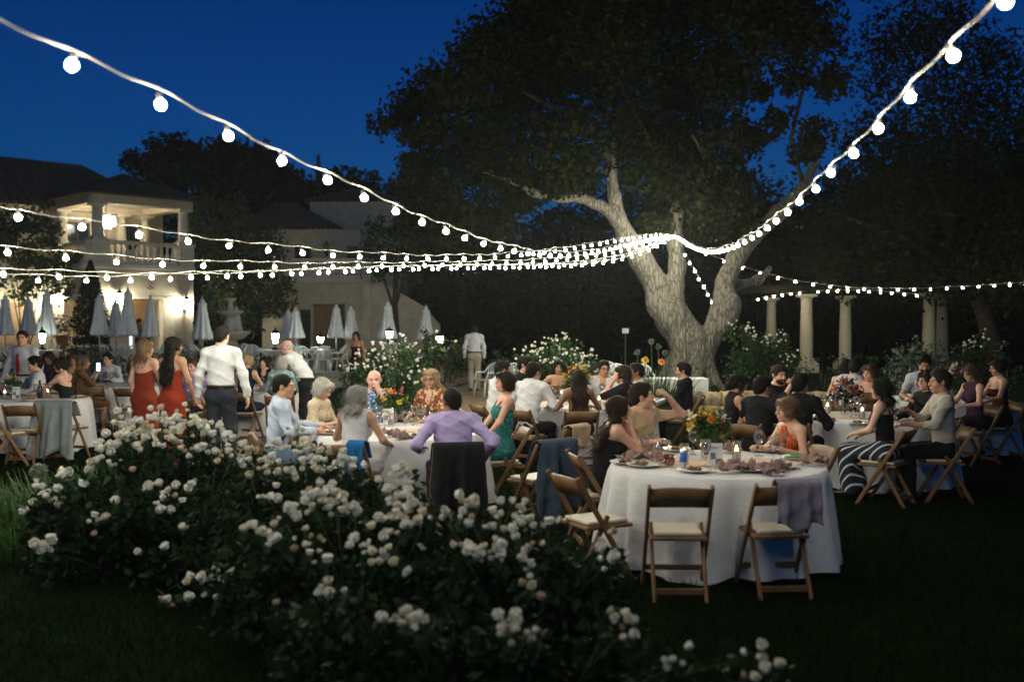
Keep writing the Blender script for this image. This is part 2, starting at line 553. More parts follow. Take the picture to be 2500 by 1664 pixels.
# trees on the far skyline
tree('oak_tree', 'broad dark tree rising behind the villa roof beside the thin cypress', (XatY(520, 64), 64, .3),
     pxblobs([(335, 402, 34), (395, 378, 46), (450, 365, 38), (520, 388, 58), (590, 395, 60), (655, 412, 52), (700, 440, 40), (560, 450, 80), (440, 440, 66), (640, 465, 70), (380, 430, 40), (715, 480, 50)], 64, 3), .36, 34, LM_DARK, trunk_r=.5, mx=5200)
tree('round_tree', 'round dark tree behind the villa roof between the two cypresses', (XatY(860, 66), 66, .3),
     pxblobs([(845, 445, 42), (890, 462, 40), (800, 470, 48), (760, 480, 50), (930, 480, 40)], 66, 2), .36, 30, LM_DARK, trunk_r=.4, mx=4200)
def cypress(px, py0, py1, Y, w, label):
    base = np.array([XatY(px, Y), Y, .2]); zt = ZatY(py0, Y)
    root = empty('cypress_tree', base, 0, label, 'tree', 'cypresses on the skyline')
    mb = MB(); mb.tube([(0, 0, -.1), (0, 0, (zt - .2) * .9)], [.16, .03], 7); mb.build('trunk', m_bark, root, True)
    n = 2600
    t = rng.random(n) ** .8
    r = w * np.clip(np.minimum(t * 5 + .3, (1 - t) * 2.2) , 0.02, 1) * np.sqrt(rng.random(n))
    a = rng.random(n) * 2 * PI
    C = np.stack([r * np.cos(a), r * np.sin(a), .5 + t * (zt - .7)], 1)
    leaves_obj('crown', C, .22, LM_CYP, root, .5, kind=None)
cypress(779, 380, 480, 62, .55, 'thin pointed cypress beside the broad tree behind the roofs')
cypress(954, 432, 500, 60, .45, 'thin pointed cypress at the edge of the tower roof by the oak')

# dark woodland closing the view behind the oak, each tree its own
wood = [(380, 600, 60, 5), (500, 590, 58, 5.5), (620, 590, 60, 5), (740, 600, 61, 5), (850, 590, 62, 5), (930, 600, 60, 5), (1010, 560, 62, 5.5), (1130, 610, 58, 5.5), (1240, 640, 62, 5.5), (1400, 640, 56, 5), (1330, 560, 66, 3.4), (1520, 600, 60, 6), (1640, 600, 62, 6.5), (1760, 560, 58, 6),
        (1880, 610, 54, 6), (2000, 600, 58, 6.5), (2120, 560, 54, 6.5), (2240, 560, 52, 6.5), (2360, 540, 52, 7), (2480, 560, 50, 7), (2600, 560, 52, 7)]
wl_ = ['sign', 'middle stem', 'rose mound', 'lily bed']
for i, (px, py, Y, r) in enumerate(wood):
    c = P(px, py, Y); x, y = c[0], c[1]
    bl = []
    zt = c[2] + r * .35
    for k in range(9):
        f = k / 8
        bl.append(((x + rng.uniform(-.5, .5) * r, y + rng.uniform(-.3, .3) * r, .8 + f * (zt - 1.2)), (r * .55, r * .5, r * .36)))
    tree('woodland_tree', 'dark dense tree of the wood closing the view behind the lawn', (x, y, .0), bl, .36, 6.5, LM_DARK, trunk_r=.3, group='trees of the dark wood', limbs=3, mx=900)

# ------------------------------------------------------------------ the great oak
m_oakbark = None
def oak_bark():
    m, nt, N, L, out = newmat('oak_bark')
    b = N.new('ShaderNodeBsdfPrincipled'); b.inputs['Roughness'].default_value = .92
    tc = N.new('ShaderNodeTexCoord'); mp = N.new('ShaderNodeMapping'); mp.inputs['Scale'].default_value = (5.5, 5.5, 1.0)
    nz = N.new('ShaderNodeTexNoise'); nz.inputs['Scale'].default_value = 1.6; nz.inputs['Detail'].default_value = 3
    mixv = N.new('ShaderNodeMix'); mixv.data_type = 'VECTOR'; mixv.inputs[0].default_value = .16
    vo = N.new('ShaderNodeTexVoronoi'); vo.feature = 'DISTANCE_TO_EDGE'; vo.inputs['Scale'].default_value = 2.6
    n2 = N.new('ShaderNodeTexNoise'); n2.inputs['Scale'].default_value = 9; n2.inputs['Detail'].default_value = 6
    rp = N.new('ShaderNodeValToRGB'); rp.color_ramp.elements[0].position = .0; rp.color_ramp.elements[1].position = .22
    rp.color_ramp.elements[0].color = (.035, .030, .024, 1); rp.color_ramp.elements[1].color = (.20, .185, .145, 1)
    mul = N.new('ShaderNodeMath'); mul.operation = 'MULTIPLY_ADD'; mul.inputs[1].default_value = .45
    bp = N.new('ShaderNodeBump'); bp.inputs['Strength'].default_value = 1.0; bp.inputs['Distance'].default_value = .07
    L.new(tc.outputs['Object'], mp.inputs[0]); L.new(mp.outputs[0], nz.inputs['Vector'])
    L.new(mp.outputs[0], mixv.inputs[4]); L.new(nz.outputs['Color'], mixv.inputs[5])
    L.new(mixv.outputs[1], vo.inputs['Vector']); L.new(mp.outputs[0], n2.inputs['Vector'])
    L.new(n2.outputs['Fac'], mul.inputs[0]); L.new(vo.outputs['Distance'], mul.inputs[2])
    mm = N.new('ShaderNodeMath'); mm.operation = 'SUBTRACT'; mm.inputs[1].default_value = .18
    L.new(mul.outputs[0], mm.inputs[0]); L.new(mm.outputs[0], rp.inputs[0])
    L.new(rp.outputs[0], b.inputs['Base Color']); L.new(mul.outputs[0], bp.inputs['Height']); L.new(bp.outputs[0], b.inputs['Normal'])
    L.new(b.outputs[0], out.inputs[0])
    return m
m_oakbark = oak_bark()
OAKY = 27.0
def build_oak():
    base = P(1684, 915, OAKY); base[2] = .25
    root = empty('oak_tree', base, 0, 'huge spreading oak with three forked limbs holding the light strings', 'tree')
    s = SDF((base[0] - 6.6, 24.0, .0), (base[0] + 4.6, 29.4, 7.6), .055)
    W = OAKY / FPX
    def limb(pts, k=.10):
        q = [(P(a, b, OAKY + dy), r * W * .78) for a, b, r, dy in pts]
        for (p0, r0), (p1, r1) in zip(q[:-1], q[1:]): s.cap(p0, p1, r0, r1, k)
    limb([(1684, 935, 68, 0), (1684, 880, 58, 0), (1680, 830, 60, 0), (1652, 790, 54, 0), (1630, 745, 42, 0)], .12)
    limb([(1638, 775, 52, 0), (1608, 705, 40, 0), (1570, 640, 35, -.2), (1528, 575, 28, -.4), (1506, 530, 24, -.6), (1500, 480, 18, -.7), (1492, 420, 16, -.7), (1500, 350, 10, -.6)], .12)
    limb([(1505, 535, 22, -.6), (1462, 498, 17, -.8), (1415, 482, 14, -1.0), (1360, 484, 12, -1.2), (1300, 470, 9.5, -1.4), (1240, 440, 6, -1.6), (1180, 420, 3.5, -1.8)], .10)
    limb([(1640, 770, 36, 0), (1648, 700, 26, 0), (1652, 650, 24, .1), (1648, 590, 23, .1), (1650, 520, 20, .2), (1640, 430, 16, .3), (1600, 330, 11, .4)], .18)
    limb([(1712, 860, 40, 0), (1746, 800, 36, 0), (1764, 745, 32, .0), (1772, 690, 30, .1), (1795, 630, 29, .2), (1840, 575, 27, .2), (1900, 520, 24, .3), (1950, 470, 18, .5), (1990, 400, 12, .6)], .06)
    limb([(1765, 720, 24, .2), (1800, 695, 16, .5), (1850, 685, 13, .8), (1880, 655, 8, 1.0)], .15)
    for px, py, r, dy in ((1596, 742, 17, -.2), (1783, 772, 20, -.1), (1790, 740, 14, -.15), (1640, 775, 20, -.35), (1660, 835, 15, -.4), (1700, 870, 18, -.4)):
        s.ell(P(px, py, OAKY + dy), (r * W, r * W * .8, r * W * 1.5), k=.28)
    for a in range(7):
        an = a / 7 * 2 * PI + .3
        s.cap((base[0] + .4 * math.cos(an), OAKY + .4 * math.sin(an), .8), (base[0] + .95 * math.cos(an), OAKY + .95 * math.sin(an), .12), .22, .10, .22)
    sl, x, y, z = s.sub(s.org, s.org + s.h * s.n)
    s.f += .022 * (np.sin(7 * x + 2 * z) * np.sin(6 * y + 1.5 * z) + .6 * np.sin(13 * x + 3 * y) * np.sin(11 * y - 2 * z))
    V, F = s.mesh()
    link('trunk', np_mesh('trunk', V - base, F, [m_oakbark], True), root)
    # crown
    lst = [(932, 298, 40), (985, 265, 58), (1050, 250, 80), (1010, 335, 44), (1060, 330, 60), (1130, 190, 100), (1230, 130, 120), (1330, 70, 140), (1450, 40, 150), (1590, 20, 160), (1740, 30, 150), (1880, 50, 140), (1985, 80, 90),
           (1190, 290, 120), (1330, 230, 140), (1480, 190, 150), (1640, 190, 150), (1770, 200, 90), (1120, 390, 100), (1045, 420, 70), (1005, 410, 42), (1240, 400, 110), (1380, 360, 110), (1520, 350, 110), (1660, 350, 120), (1770, 350, 80),
           (1090, 500, 90), (1190, 530, 70), (1010, 480, 58), (1250, 470, 70), (1400, 430, 70), (1560, 450, 70), (1650, 470, 80), (1740, 460, 95), (1600, 545, 42), (1700, 540, 50), (1790, 480, 60), (1140, 580, 52), (1080, 570, 50), (1200, 590, 40), (1830, 330, 50), (1900, 300, 45), (1860, 230, 36), (1940, 190, 50), (1990, 330, 50), (2020, 200, 60), (1960, 370, 40), (1830, 540, 36), (1770, 570, 30), (1660, 575, 30),
           (1040, 520, 56), (1100, 545, 62), (1165, 565, 55), (1225, 555, 46), (1065, 600, 38), (1135, 615, 36), (1000, 555, 40), (1190, 610, 30), (1280, 470, 50), (1350, 440, 50), (1400, 470, 26), (1330, -60, 150), (1500, -100, 160), (1700, -100, 170), (1880, -80, 150)]
    bl = []
    for px, py, r in lst:
        for rep in range(2):
            y = OAKY + rng.uniform(-3.4, 3.6) * (1 if r > 60 else .5)
            R = r * y / FPX * (1.0 if rep == 0 else .75)
            c = P(px + rng.uniform(-.3, .3) * r * rep, py + rng.uniform(-.25, .25) * r * rep, y)
            bl.append((c - base, (R, R * 1.1, R * .92)))
    C = clumpy(bl, 90, sub=34, sig=.17, mx=3100)
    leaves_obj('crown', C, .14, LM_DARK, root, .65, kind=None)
    # inner boughs
    mb = MB()
    def bough(pts, r0, r1):
        q = [tuple(P(a, b, OAKY + d) - base) for a, b, d in pts]
        mb.tube(q, [r0 + (r1 - r0) * i / (len(q) - 1) for i in range(len(q))], 7)
    bough([(1500, 400, -.6), (1440, 330, -1.2), (1360, 270, -1.8), (1270, 220, -2)], .08, .04)
    bough([(1640, 430, .3), (1560, 300, -.5), (1500, 180, -1)], .08, .05)
    bough([(1620, 400, .3), (1700, 290, .9), (1780, 180, 1.4), (1850, 90, 1.6)], .07, .04)
    bough([(1960, 450, .5), (1930, 340, .3), (1960, 220, .1), (2000, 120, 0)], .07, .04)
    bough([(1690, 440, .2), (1720, 380, -1.5), (1690, 330, -2.4)], .06, .03)
    mb.build('bough', m_bark, root, True)
    # cable down the trunk
    mb = MB()
    pts = [(1651, 575), (1662, 640), (1668, 700), (1674, 760), (1673, 820), (1676, 880), (1678, 912)]
    mb.tube([tuple(P(a, b, 25.75 if i < 3 else 25.9)) for i, (a, b) in enumerate(pts)], .012, 6)
    tag(mb.build('power_cable', M('cable_green', (.02, .05, .03), .6), None, True), 'thin dark green power cable running down the oak trunk', 'cable')
build_oak()

tree('oak_tree', 'second large dark oak standing beyond the colonnade, its crown over the right-hand tables', (XatY(2440, 37.5), 37.5, .2),
     pxblobs([(2190, 90, 100), (2320, 180, 140), (2420, 250, 130), (2280, 60, 100), (2150, 180, 70), (2130, 330, 90), (2240, 380, 140), (2360, 400, 150), (2470, 430, 140), (2180, 510, 120), (2310, 570, 140), (2450, 590, 140), (2060, 590, 90), (2000, 640, 64), (2110, 640, 100), (2220, 650, 90), (2360, 650, 100), (2480, 660, 100), (1960, 560, 46), (2090, 440, 60), (2560, 350, 140), (2580, 560, 150), (2430, 130, 60), (2030, 520, 60)], 36, 3), .17, 46, LM_DARK, trunk_r=.3, limbs=2, mx=3400)
tree('small_tree', 'small leafy tree growing against the tower wall beside the outside stair', (XatY(960, 43), 43, .3),
     pxblobs([(930, 570, 44), (985, 560, 42), (900, 610, 30), (960, 620, 46), (1010, 620, 36), (930, 660, 30), (1000, 660, 36), (1020, 590, 34)], 43, 1.2), .17, 70, LM_HEDGE, trunk_r=.14, mx=1600)

# ------------------------------------------------------------------ the villa (pavilion corner turned to the lawn)
m_stucco = M('stucco_ochre', (.62, .54, .39), .9, .12, 2.5, .35, 60)
m_cream = M('stucco_cream', (.70, .64, .50), .85, .10, 3, .25, 60)
m_tile = M('roof_tile', (.12, .085, .065), .85, .35, 5, .5, 30)
m_dark = M('dark_wood', (.05, .035, .025), .6, .2, 8)
m_iron = M('black_iron', (.012, .014, .013), .45, .1, 8)
m_pane = M('window_pane', (.02, .025, .03), .08, .05, 2, spec=.6)
m_trimw = M('white_trim', (.7, .68, .6), .7, .06, 4)
m_brick = M('red_brick', (.28, .07, .04), .85, .25, 20)
m_warmroom = M('room_wall', (.50, .34, .17), .85, .1, 3)
def column_mb(r, z0, z1, cap=.5):
    mb = MB()
    H = z1 - z0
    mb.box((0, 0, z0 + .05), (r * 2.7, r * 2.7, .10))
    mb.lathe([(r * 1.25, z0 + .10), (r * 1.25, z0 + .17), (r * 1.0, z0 + .22), (r * 1.02, z0 + H * .4), (r * .86, z1 - .22), (r * 1.0, z1 - .20), (r * .9, z1 - .17), (r * 1.25, z1 - .10)], 20)
    mb.box((0, 0, z1 - .05), (r * 2.7, r * 2.7, .10))
    return mb
def roof_sheet(name, parent, quads, pitch=.22, amp=.05, mat=None):
    """corrugated tile sheets: quads = [(eaveA, eaveB, ridgeB, ridgeA)]"""
    mb = MB()
    for A, B, C, D in quads:
        A, B, C, D = map(Vector, (A, B, C, D))
        n = max(4, int((B - A).length / pitch) * 4)
        nrm = (B - A).cross(D - A).normalized()
        m = max(2, int(((D + C) / 2 - (A + B) / 2).length / .4))
        vs = []
        for j in range(m + 1):
            v = j / m
            for i in range(n + 1):
                u = i / n
                p = A.lerp(B, u).lerp(D.lerp(C, u), v)
                vs.append(p + nrm * (amp * math.sin(u * n / 4 * 2 * PI) + .02 * (j % 2)))
        fs = [(j * (n + 1) + i, j * (n + 1) + i + 1, (j + 1) * (n + 1) + i + 1, (j + 1) * (n + 1) + i) for j in range(m) for i in range(n)]
        mb.add(vs, fs)
    return mb.build(name, mat or m_tile, parent, True)
BAL = None
def baluster_mesh():
    mb = MB()
    mb.box((0, 0, .03), (.15, .15, .06)); mb.lathe([(.05, .06), (.08, .2), (.085, .28), (.04, .46), (.05, .56), (.035, .60), (.05, .66)], 10); mb.box((0, 0, .69), (.14, .14, .06))
    o = mb.build('baluster', m_cream, None, 'auto'); me = o.data
    bpy.data.objects.remove(o); return me
BAL = baluster_mesh()
def balustrade(parent, a, b, z, n):
    a, b = Vector(a), Vector(b); d = b - a; L = d.length; an = math.atan2(d.y, d.x)
    c = (a + b) / 2
    mb = MB(); mb.box((c.x, c.y, z + .06), (L, .26, .12), rz=an); mb.build('balustrade_base', m_cream, parent)
    mb = MB(); mb.box((c.x, c.y, z + .12 + .72 + .055), (L, .26, .11), rz=an); mb.build('handrail', m_cream, parent, bevel=.02)
    for i in range(n):
        p = a.lerp(b, (i + .5) / n)
        o = link('baluster', BAL, parent); o.location = (p.x, p.y, z + .12)
def window(parent, c, w, h, along='x', mat=None, frame=None, depth=.10):
    fw = .07
    mb = MB()
    def B(u, z, du, dz, d=depth, off=0):
        if along == 'x': mb.box((c[0] + u, c[1] + off, c[2] + z), (du, d, dz))
        else: mb.box((c[0] + off, c[1] + u, c[2] + z), (d, du, dz))
    B(0, h / 2 + fw / 2, w + 2 * fw, fw); B(0, -h / 2 - fw / 2, w + 2 * fw, fw); B(-w / 2 - fw / 2, 0, fw, h); B(w / 2 + fw / 2, 0, fw, h)
    B(0, 0, .05, h, depth * .6)
    o = mb.build('window', frame or m_dark, parent)
    for s in (-1, 1):
        mb = MB()
        B(s * (w / 4 + .0125), 0, w / 2 - .025, h, .03)
        mb.build('pane', mat or m_pane, o)
    return o
def wall_lantern(parent, p, name='wall_lantern', lit=60.0, out=(0, -1)):
    o = MB(); ox, oy = out
    o.box((p[0] + ox * .02, p[1] + oy * .02, p[2]), (.14 if oy else .04, .04 if oy else .14, .3))
    o.tube([(p[0] + ox * .04, p[1] + oy * .04, p[2] - .08), (p[0] + ox * .2, p[1] + oy * .2, p[2] - .22), (p[0] + ox * .24, p[1] + oy * .24, p[2] - .08)], .018, 6)
    c = (p[0] + ox * .26, p[1] + oy * .26, p[2] + .16)
    o.lathe([(.05, -.20), (.13, -.17), (.10, -.15)], 6, c)
    for k in range(6):
        a = k / 6 * 2 * PI
        o.tube([(c[0] + .095 * math.cos(a), c[1] + .095 * math.sin(a), c[2] - .16), (c[0] + .15 * math.cos(a), c[1] + .15 * math.sin(a), c[2] + .2)], .010, 4)
    o.lathe([(.19, .2), (.17, .24), (.06, .34), (.02, .36), (.03, .40), (.005, .46)], 6, c)
    r = o.build(name, m_iron, parent)
    g = MB(); g.lathe([(.085, -.14), (.135, .19)], 6, c); g.build('lantern_glass', emitmat('lantern_light_%d' % int(lit), (1.0, .94, .76), lit), r)
    return r

A0 = P(229, 800, 40.0)
villa = empty('villa', (A0[0], A0[1], 0), PI / 4, 'ochre stucco villa with columned corner balcony, chandelier and tiled hip roof', 'house')
S = 4.3; T0 = .30; FL = 4.2; PED = 5.17; BM = 6.75; TOP = 7.15
mb = MB()
mb.box(((1.33) / 2, .2, (T0 + FL) / 2), (1.33, .4, FL - T0)); mb.box(((3.4 + S) / 2, .2, (T0 + FL) / 2), (S - 3.4, .4, FL - T0)); mb.box(((1.33 + 3.4) / 2, .2, (3.0 + FL) / 2), (2.07, .4, FL - 3.0))
mb.build('front_wall', m_stucco, villa)
mb = MB()
mb.box((.2, .4 + .5, (T0 + FL) / 2), (.4, 1.0, FL - T0)); mb.box((.2, 3.1 + .6, (T0 + FL) / 2), (.4, 1.2, FL - T0)); mb.box((.2, 2.25, (2.9 + FL) / 2), (.4, 1.7, FL - 2.9))
mb.build('side_wall', m_stucco, villa)
mb = MB(); mb.box((S - .2, (.4 + S) / 2, (T0 + FL) / 2), (.4, S - .4, FL - T0)); mb.build('far_wall', m_stucco, villa)
mb = MB(); mb.box((S / 2 - .2, 3.2, 1.6), (S - .82, .15, 2.6)); mb.build('room_wall', m_warmroom, villa)
# door jambs, arched lit window in the room
mb = MB()
mb.box((1.33 + .06, .15, 1.65), (.12, .36, 2.7)); mb.box((3.4 - .25, .15, 1.65), (.5, .36, 2.7)); mb.box((2.25, .15, 2.94), (1.8, .36, .12))
mb.build('door_frame', m_cream, villa, bevel=.01)
wd = MB()
ar = [(math.cos(a) * .42, math.sin(a) * .42) for a in np.linspace(0, PI, 13)]
for i in range(12):
    (x0, z0), (x1, z1) = ar[i], ar[i + 1]
    wd.add([(2.55 + x0, 3.05, 1.7 + z0), (2.55 + x1, 3.05, 1.7 + z1), (2.55 + x1 * 1.28, 3.05, 1.7 + z1 * 1.28), (2.55 + x0 * 1.28, 3.05, 1.7 + z0 * 1.28),
            (2.55 + x0, 3.12, 1.7 + z0), (2.55 + x1, 3.12, 1.7 + z1), (2.55 + x1 * 1.28, 3.12, 1.7 + z1 * 1.28), (2.55 + x0 * 1.28, 3.12, 1.7 + z0 * 1.28)],
           [(0, 1, 2, 3), (7, 6, 5, 4), (3, 2, 6, 7), (0, 4, 5, 1)])
aw = wd.build('arched_window', m_brick, villa)
wd = MB(); wd.add([(2.55 + x, 3.10, 1.7 + z) for x, z in ar] + [(2.55 - .42, 3.10, .6), (2.55 + .42, 3.10, .6)], [tuple(range(15))]); wd.build('pane', emitmat('lit_pane', (.75, .9, 1.0), 1.6), aw)
mb = MB(); mb.lathe([(.02, .5), (.02, .12), (.16, .1), (.18, -.12), (.1, -.2)], 10, (1.9, 1.7, 3.2)); mb.build('ceiling_lamp', emitmat('room_lamp', (1.0, .8, .5), 45), villa)
# wrought-iron ornament
mb = MB()
for sgn in (-1, 1):
    mb.tube([(2.35 + sgn * t * .12 * math.cos(5 * t), -.03, 3.75 - .32 * t + .05 * math.sin(5 * t)) for t in np.linspace(0, 1.6, 14)], .014, 5)
mb.build('iron_ornament', m_iron, villa)
mb = MB(); mb.box((S / 2, S / 2, FL + .02), (S + .12, S + .12, .20)); mb.build('balcony_slab', m_cream, villa, bevel=.03)
for (x, y) in ((.3, .3), (S - .3, .3), (.3, S - .3), (S - .3, S - .3)):
    mb = MB(); mb.box((x, y, (FL + .12 + PED) / 2), (.66, .66, PED - FL - .12)); mb.box((x, y, PED + .04), (.76, .76, .08)); mb.build('pedestal', m_cream, villa, bevel=.015)
    o = column_mb(.22, PED + .08, BM).build('column', m_cream, villa, 'auto'); o.location = (x, y, 0)
for (x, y) in ((2.0, S - .3), (2.9, S - .3)):
    o = column_mb(.22, FL + .12, BM).build('column', m_cream, villa, 'auto'); o.location = (x, y, 0)
balustrade(villa, (.65, .3, 0), (S - .65, .3, 0), FL + .12, 12)
balustrade(villa, (.3, .65, 0), (.3, S - .65, 0), FL + .12, 12)
mb = MB()
for y in (.26, S - .26): mb.box((S / 2, y, (BM + TOP) / 2), (S, .52, TOP - BM))
for x in (.26, S - .26): mb.box((x, S / 2, (BM + TOP) / 2), (.52, S - 1.04, TOP - BM))
mb.build('fascia', m_stucco, villa)
mb = MB(); mb.box((S / 2, S / 2, TOP - .10), (S - 1.06, S - 1.06, .08)); mb.build('porch_ceiling', m_trimw, villa)
O = .45; E = TOP + .02
apx = (S / 2, S / 2, 8.25)
q = [((-O, -O, E), (S + O, -O, E), apx, apx), ((S + O, -O, E), (S + O, S + O, E), apx, apx), ((S + O, S + O, E), (-O, S + O, E), apx, apx), ((-O, S + O, E), (-O, -O, E), apx, apx)]
roof_sheet('roof', villa, q)
mb = MB()
for (x, y, dx, dy) in ((S / 2, -O + .08, S + 2 * O, .16), (-O + .08, S / 2, .16, S + 2 * O)): mb.box((x, y, TOP + .003 - .05), (dx, dy, .10))
mb.build('eave_board', m_dark, villa)
# main block behind the pavilion
mb = MB()
mb.box((-2.2, 7.0, 3.6), (14.5, 5.2, 6.6)); mb.build('main_wall', m_stucco, villa)
for x in (1.1, 3.4): window(villa, (x, 4.36, 5.75), .9, .95)
for x in (-2.4, -4.6, -6.8): window(villa, (x, 4.36, 5.3), .9, 1.3)
for x in (-1.6, -4.0, -6.6):
    mb = MB(); pts = [(x + math.cos(a) * .75, 2.0 + math.sin(a) * .75) for a in np.linspace(0, PI, 13)]
    mb.add([(a, 4.37, b) for a, b in pts] + [(x - .75, 4.37, .31), (x + .75, 4.37, .31)], [tuple(range(15))])
    mb.build('arched_door', m_warmroom, villa)
q = [((-10.2, 3.8, 6.9), (5.6, 3.8, 6.9), (2.3, 7.0, 9.2), (-6.6, 7.0, 9.2)), ((5.6, 3.8, 6.9), (5.6, 10.2, 6.9), (2.3, 7.0, 9.2), (2.3, 7.0, 9.2)), ((5.6, 10.2, 6.9), (-10.2, 10.2, 6.9), (-6.6, 7.0, 9.2), (2.3, 7.0, 9.2)), ((-10.2, 10.2, 6.9), (-10.2, 3.8, 6.9), (-6.6, 7.0, 9.2), (-6.6, 7.0, 9.2))]
roof_sheet('main_roof', villa, q, .35, .06)
wall_lantern(villa, (3.85, 0, 2.5), lit=240); wall_lantern(villa, (.95, 0, 2.7), lit=190)
wall_lantern(villa, (0, 3.55, 2.7), lit=240, out=(-1, 0))
wall_lantern(villa, (-2.8, 4.4, 2.6), lit=190)

# chandelier hanging in the balcony
ch = empty('chandelier', (A0[0] - .5, 42.5, 0), 0, 'crystal chandelier glowing under the balcony ceiling of the villa', 'chandelier')
zc = 6.0
mb = MB(); mb.tube([(0, 0, zc + .5), (0, 0, TOP - .1)], .015, 6); mb.lathe([(.36, zc + .42), (.38, zc + .48), (.05, zc + .52)], 18); mb.build('frame', m_iron, ch)
mdrop = MB(); mdrop.lathe([(.002, -.42), (.028, -.3), (.022, -.1), (.004, 0)], 6)
od = mdrop.build('crystal_drop', emitmat('crystal', (1.0, .95, .82), 12), ch); od.location = (.36, 0, zc + .42)  # drops glow by themselves, in place of bulb light caught in them
for k in range(1, 34):
    r = .36 if k < 20 else .2
    a = k / (20 if k < 20 else 14) * 2 * PI
    c = link('crystal_drop', od.data, ch); c.location = (r * math.cos(a), r * math.sin(a), zc + (.42 if k < 20 else .30))
mb = MB()
for k in range(6): mb.ball((.2 * math.cos(k * PI / 3), .2 * math.sin(k * PI / 3), zc + .28), .05, 8, 6)
mb.build('lamp_bulbs', emitmat('chandelier_bulb', (1.0, .85, .58), 420), ch)

# ------------------------------------------------------------------ the garden wing with its balcony, tower and outside stair
WY = 46.0
def wx(px, Y=WY): return XatY(px, Y)
def wz(py, Y=WY): return ZatY(py, Y)
wing = empty('garden_wing', (wx(780), WY, 0), 0, 'ochre garden wing with balustraded balcony, low tower and sloping stair wall', 'house')
ox = wx(780)
def WB(px0, px1, z0, z1, Y0, Y1, Y=WY): return ((wx(px0, Y) + wx(px1, Y)) / 2 - ox, (Y0 + Y1) / 2 - WY, (z0 + z1) / 2), (wx(px1, Y) - wx(px0, Y), Y1 - Y0, z1 - z0)
Z1 = wz(690)
mb = MB()
for a, b, z0, z1 in ((640, 730, .3, Z1), (730, 758, 2.5, Z1), (758, 765, .3, Z1), (765, 842, 2.75, Z1), (842, 884, .3, Z1)): mb.box(*WB(a, b, z0, z1, WY, WY + .4))
mb.build('ground_wall', m_stucco, wing)
mb = MB(); mb.box(*WB(884, 907, .3, wz(640), WY - .15, WY + .5)); mb.build('corner_pier', m_stucco, wing, bevel=.02)
mb = MB(); mb.box(*WB(640, 884, .3, Z1, WY + 2.0, WY + 2.2)); mb.build('loggia_wall', m_warmroom, wing)
mb = MB(); mb.box(*WB(731, 757, .31, 2.48, WY + .2, WY + .26)); dd = mb.build('door', m_dark, wing)
mb = MB(); mb.box(*WB(735, 753, .9, 2.3, WY + .17, WY + .195)); mb.build('pane', m_pane, dd)
mb = MB(); mb.box(*WB(640, 890, Z1 + .002, Z1 + .16, WY - .3, WY + 2.2)); mb.build('balcony_slab', m_cream, wing, bevel=.02)
balustrade(wing, (wx(692) - ox, -.1, 0), (wx(770) - ox, -.1, 0), Z1 + .16, 11)
balustrade(wing, (wx(775) - ox, -.1, 0), (wx(882) - ox, -.1, 0), Z1 + .16, 14)
mb = MB(); mb.box(*WB(770, 775, Z1 + .165, Z1 + 1.15, WY - .25, WY + .05)); mb.build('balustrade_pier', m_cream, wing)
Y2 = WY + 2.0
mb = MB(); mb.box(*WB(630, 880, Z1 + .17, wz(560, Y2), Y2, Y2 + 4, Y2)); mb.build('upper_wall', m_stucco, wing)
for a, b in ((725, 757), (852, 871)):
    c, d = WB(a, b, Z1 + .35, Z1 + 1.75, Y2 - .04, Y2 - .04, Y2)
    window(wing, c, d[0], d[2])
wall_lantern(wing, (wx(799, Y2) - ox, Y2 - WY, Z1 + 1.5), lit=.03)
Ez = wz(556, Y2)
xa, xb = wx(590, Y2) - ox, wx(832, Y2) - ox
q = [((xa, 1.4, Ez), (xb, 1.4, Ez), (xb - 2.6, 4.0, Ez + 1.35), (xa + 1, 4.0, Ez + 1.35)), ((xb, 1.4, Ez), (xb, 6.6, Ez), (xb - 2.6, 4.0, Ez + 1.35), (xb - 2.6, 4.0, Ez + 1.35)), ((xb, 6.6, Ez), (xa, 6.6, Ez), (xa + 1, 4.0, Ez + 1.35), (xb - 2.6, 4.0, Ez + 1.35))]
roof_sheet('roof', wing, q, .3, .05)
Y3 = 52.0
mb = MB(); mb.box(*WB(758, 975, .3, wz(492, Y3), Y3, Y3 + 5, Y3)); mb.build('tower_wall', m_stucco, wing)
tz = wz(492, Y3) + .003
xa, xb = wx(745, Y3) - ox, wx(985, Y3) - ox
ap = ((xa + xb) / 2, Y3 + 2.5 - WY, tz + 1.1)
q = [((xa, Y3 - .4 - WY, tz), (xb, Y3 - .4 - WY, tz), ap, ap), ((xb, Y3 - .4 - WY, tz), (xb, Y3 + 5.4 - WY, tz), ap, ap), ((xa, Y3 + 5.4 - WY, tz), (xa, Y3 - .4 - WY, tz), ap, ap), ((xb, Y3 + 5.4 - WY, tz), (xa, Y3 + 5.4 - WY, tz), ap, ap)]
roof_sheet('tower_roof', wing, q, .3, .05)
# stair wall with a round opening
sw = MB()
poly = [(907, 690), (942, 693), (1037, 749), (1074, 792), (1074, 856), (907, 856)]
pz = [(wx(a) - ox, max(.28, wz(b))) for a, b in poly]
n = len(pz)
sw.add([(x, -.12, z) for x, z in pz] + [(x, .3, z) for x, z in pz], [tuple(range(n)), tuple(range(2 * n - 1, n - 1, -1))] + [(i, i + n, (i + 1) % n + n, (i + 1) % n) for i in range(n)])
so = sw.build('stair_wall', m_stucco, wing)
cut = MB(); cc = (wx(1016) - ox, wz(796))
cut.tube([(cc[0], -1, cc[1]), (cc[0], 1, cc[1])], .62, 28)
co = cut.build('cutter', m_stucco, None); co.parent = wing
bo = so.modifiers.new('hole', 'BOOLEAN'); bo.object = co; bo.operation = 'DIFFERENCE'; bo.solver = 'EXACT'
bpy.context.view_layer.update()
ev = so.evaluated_get(bpy.context.evaluated_depsgraph_get())
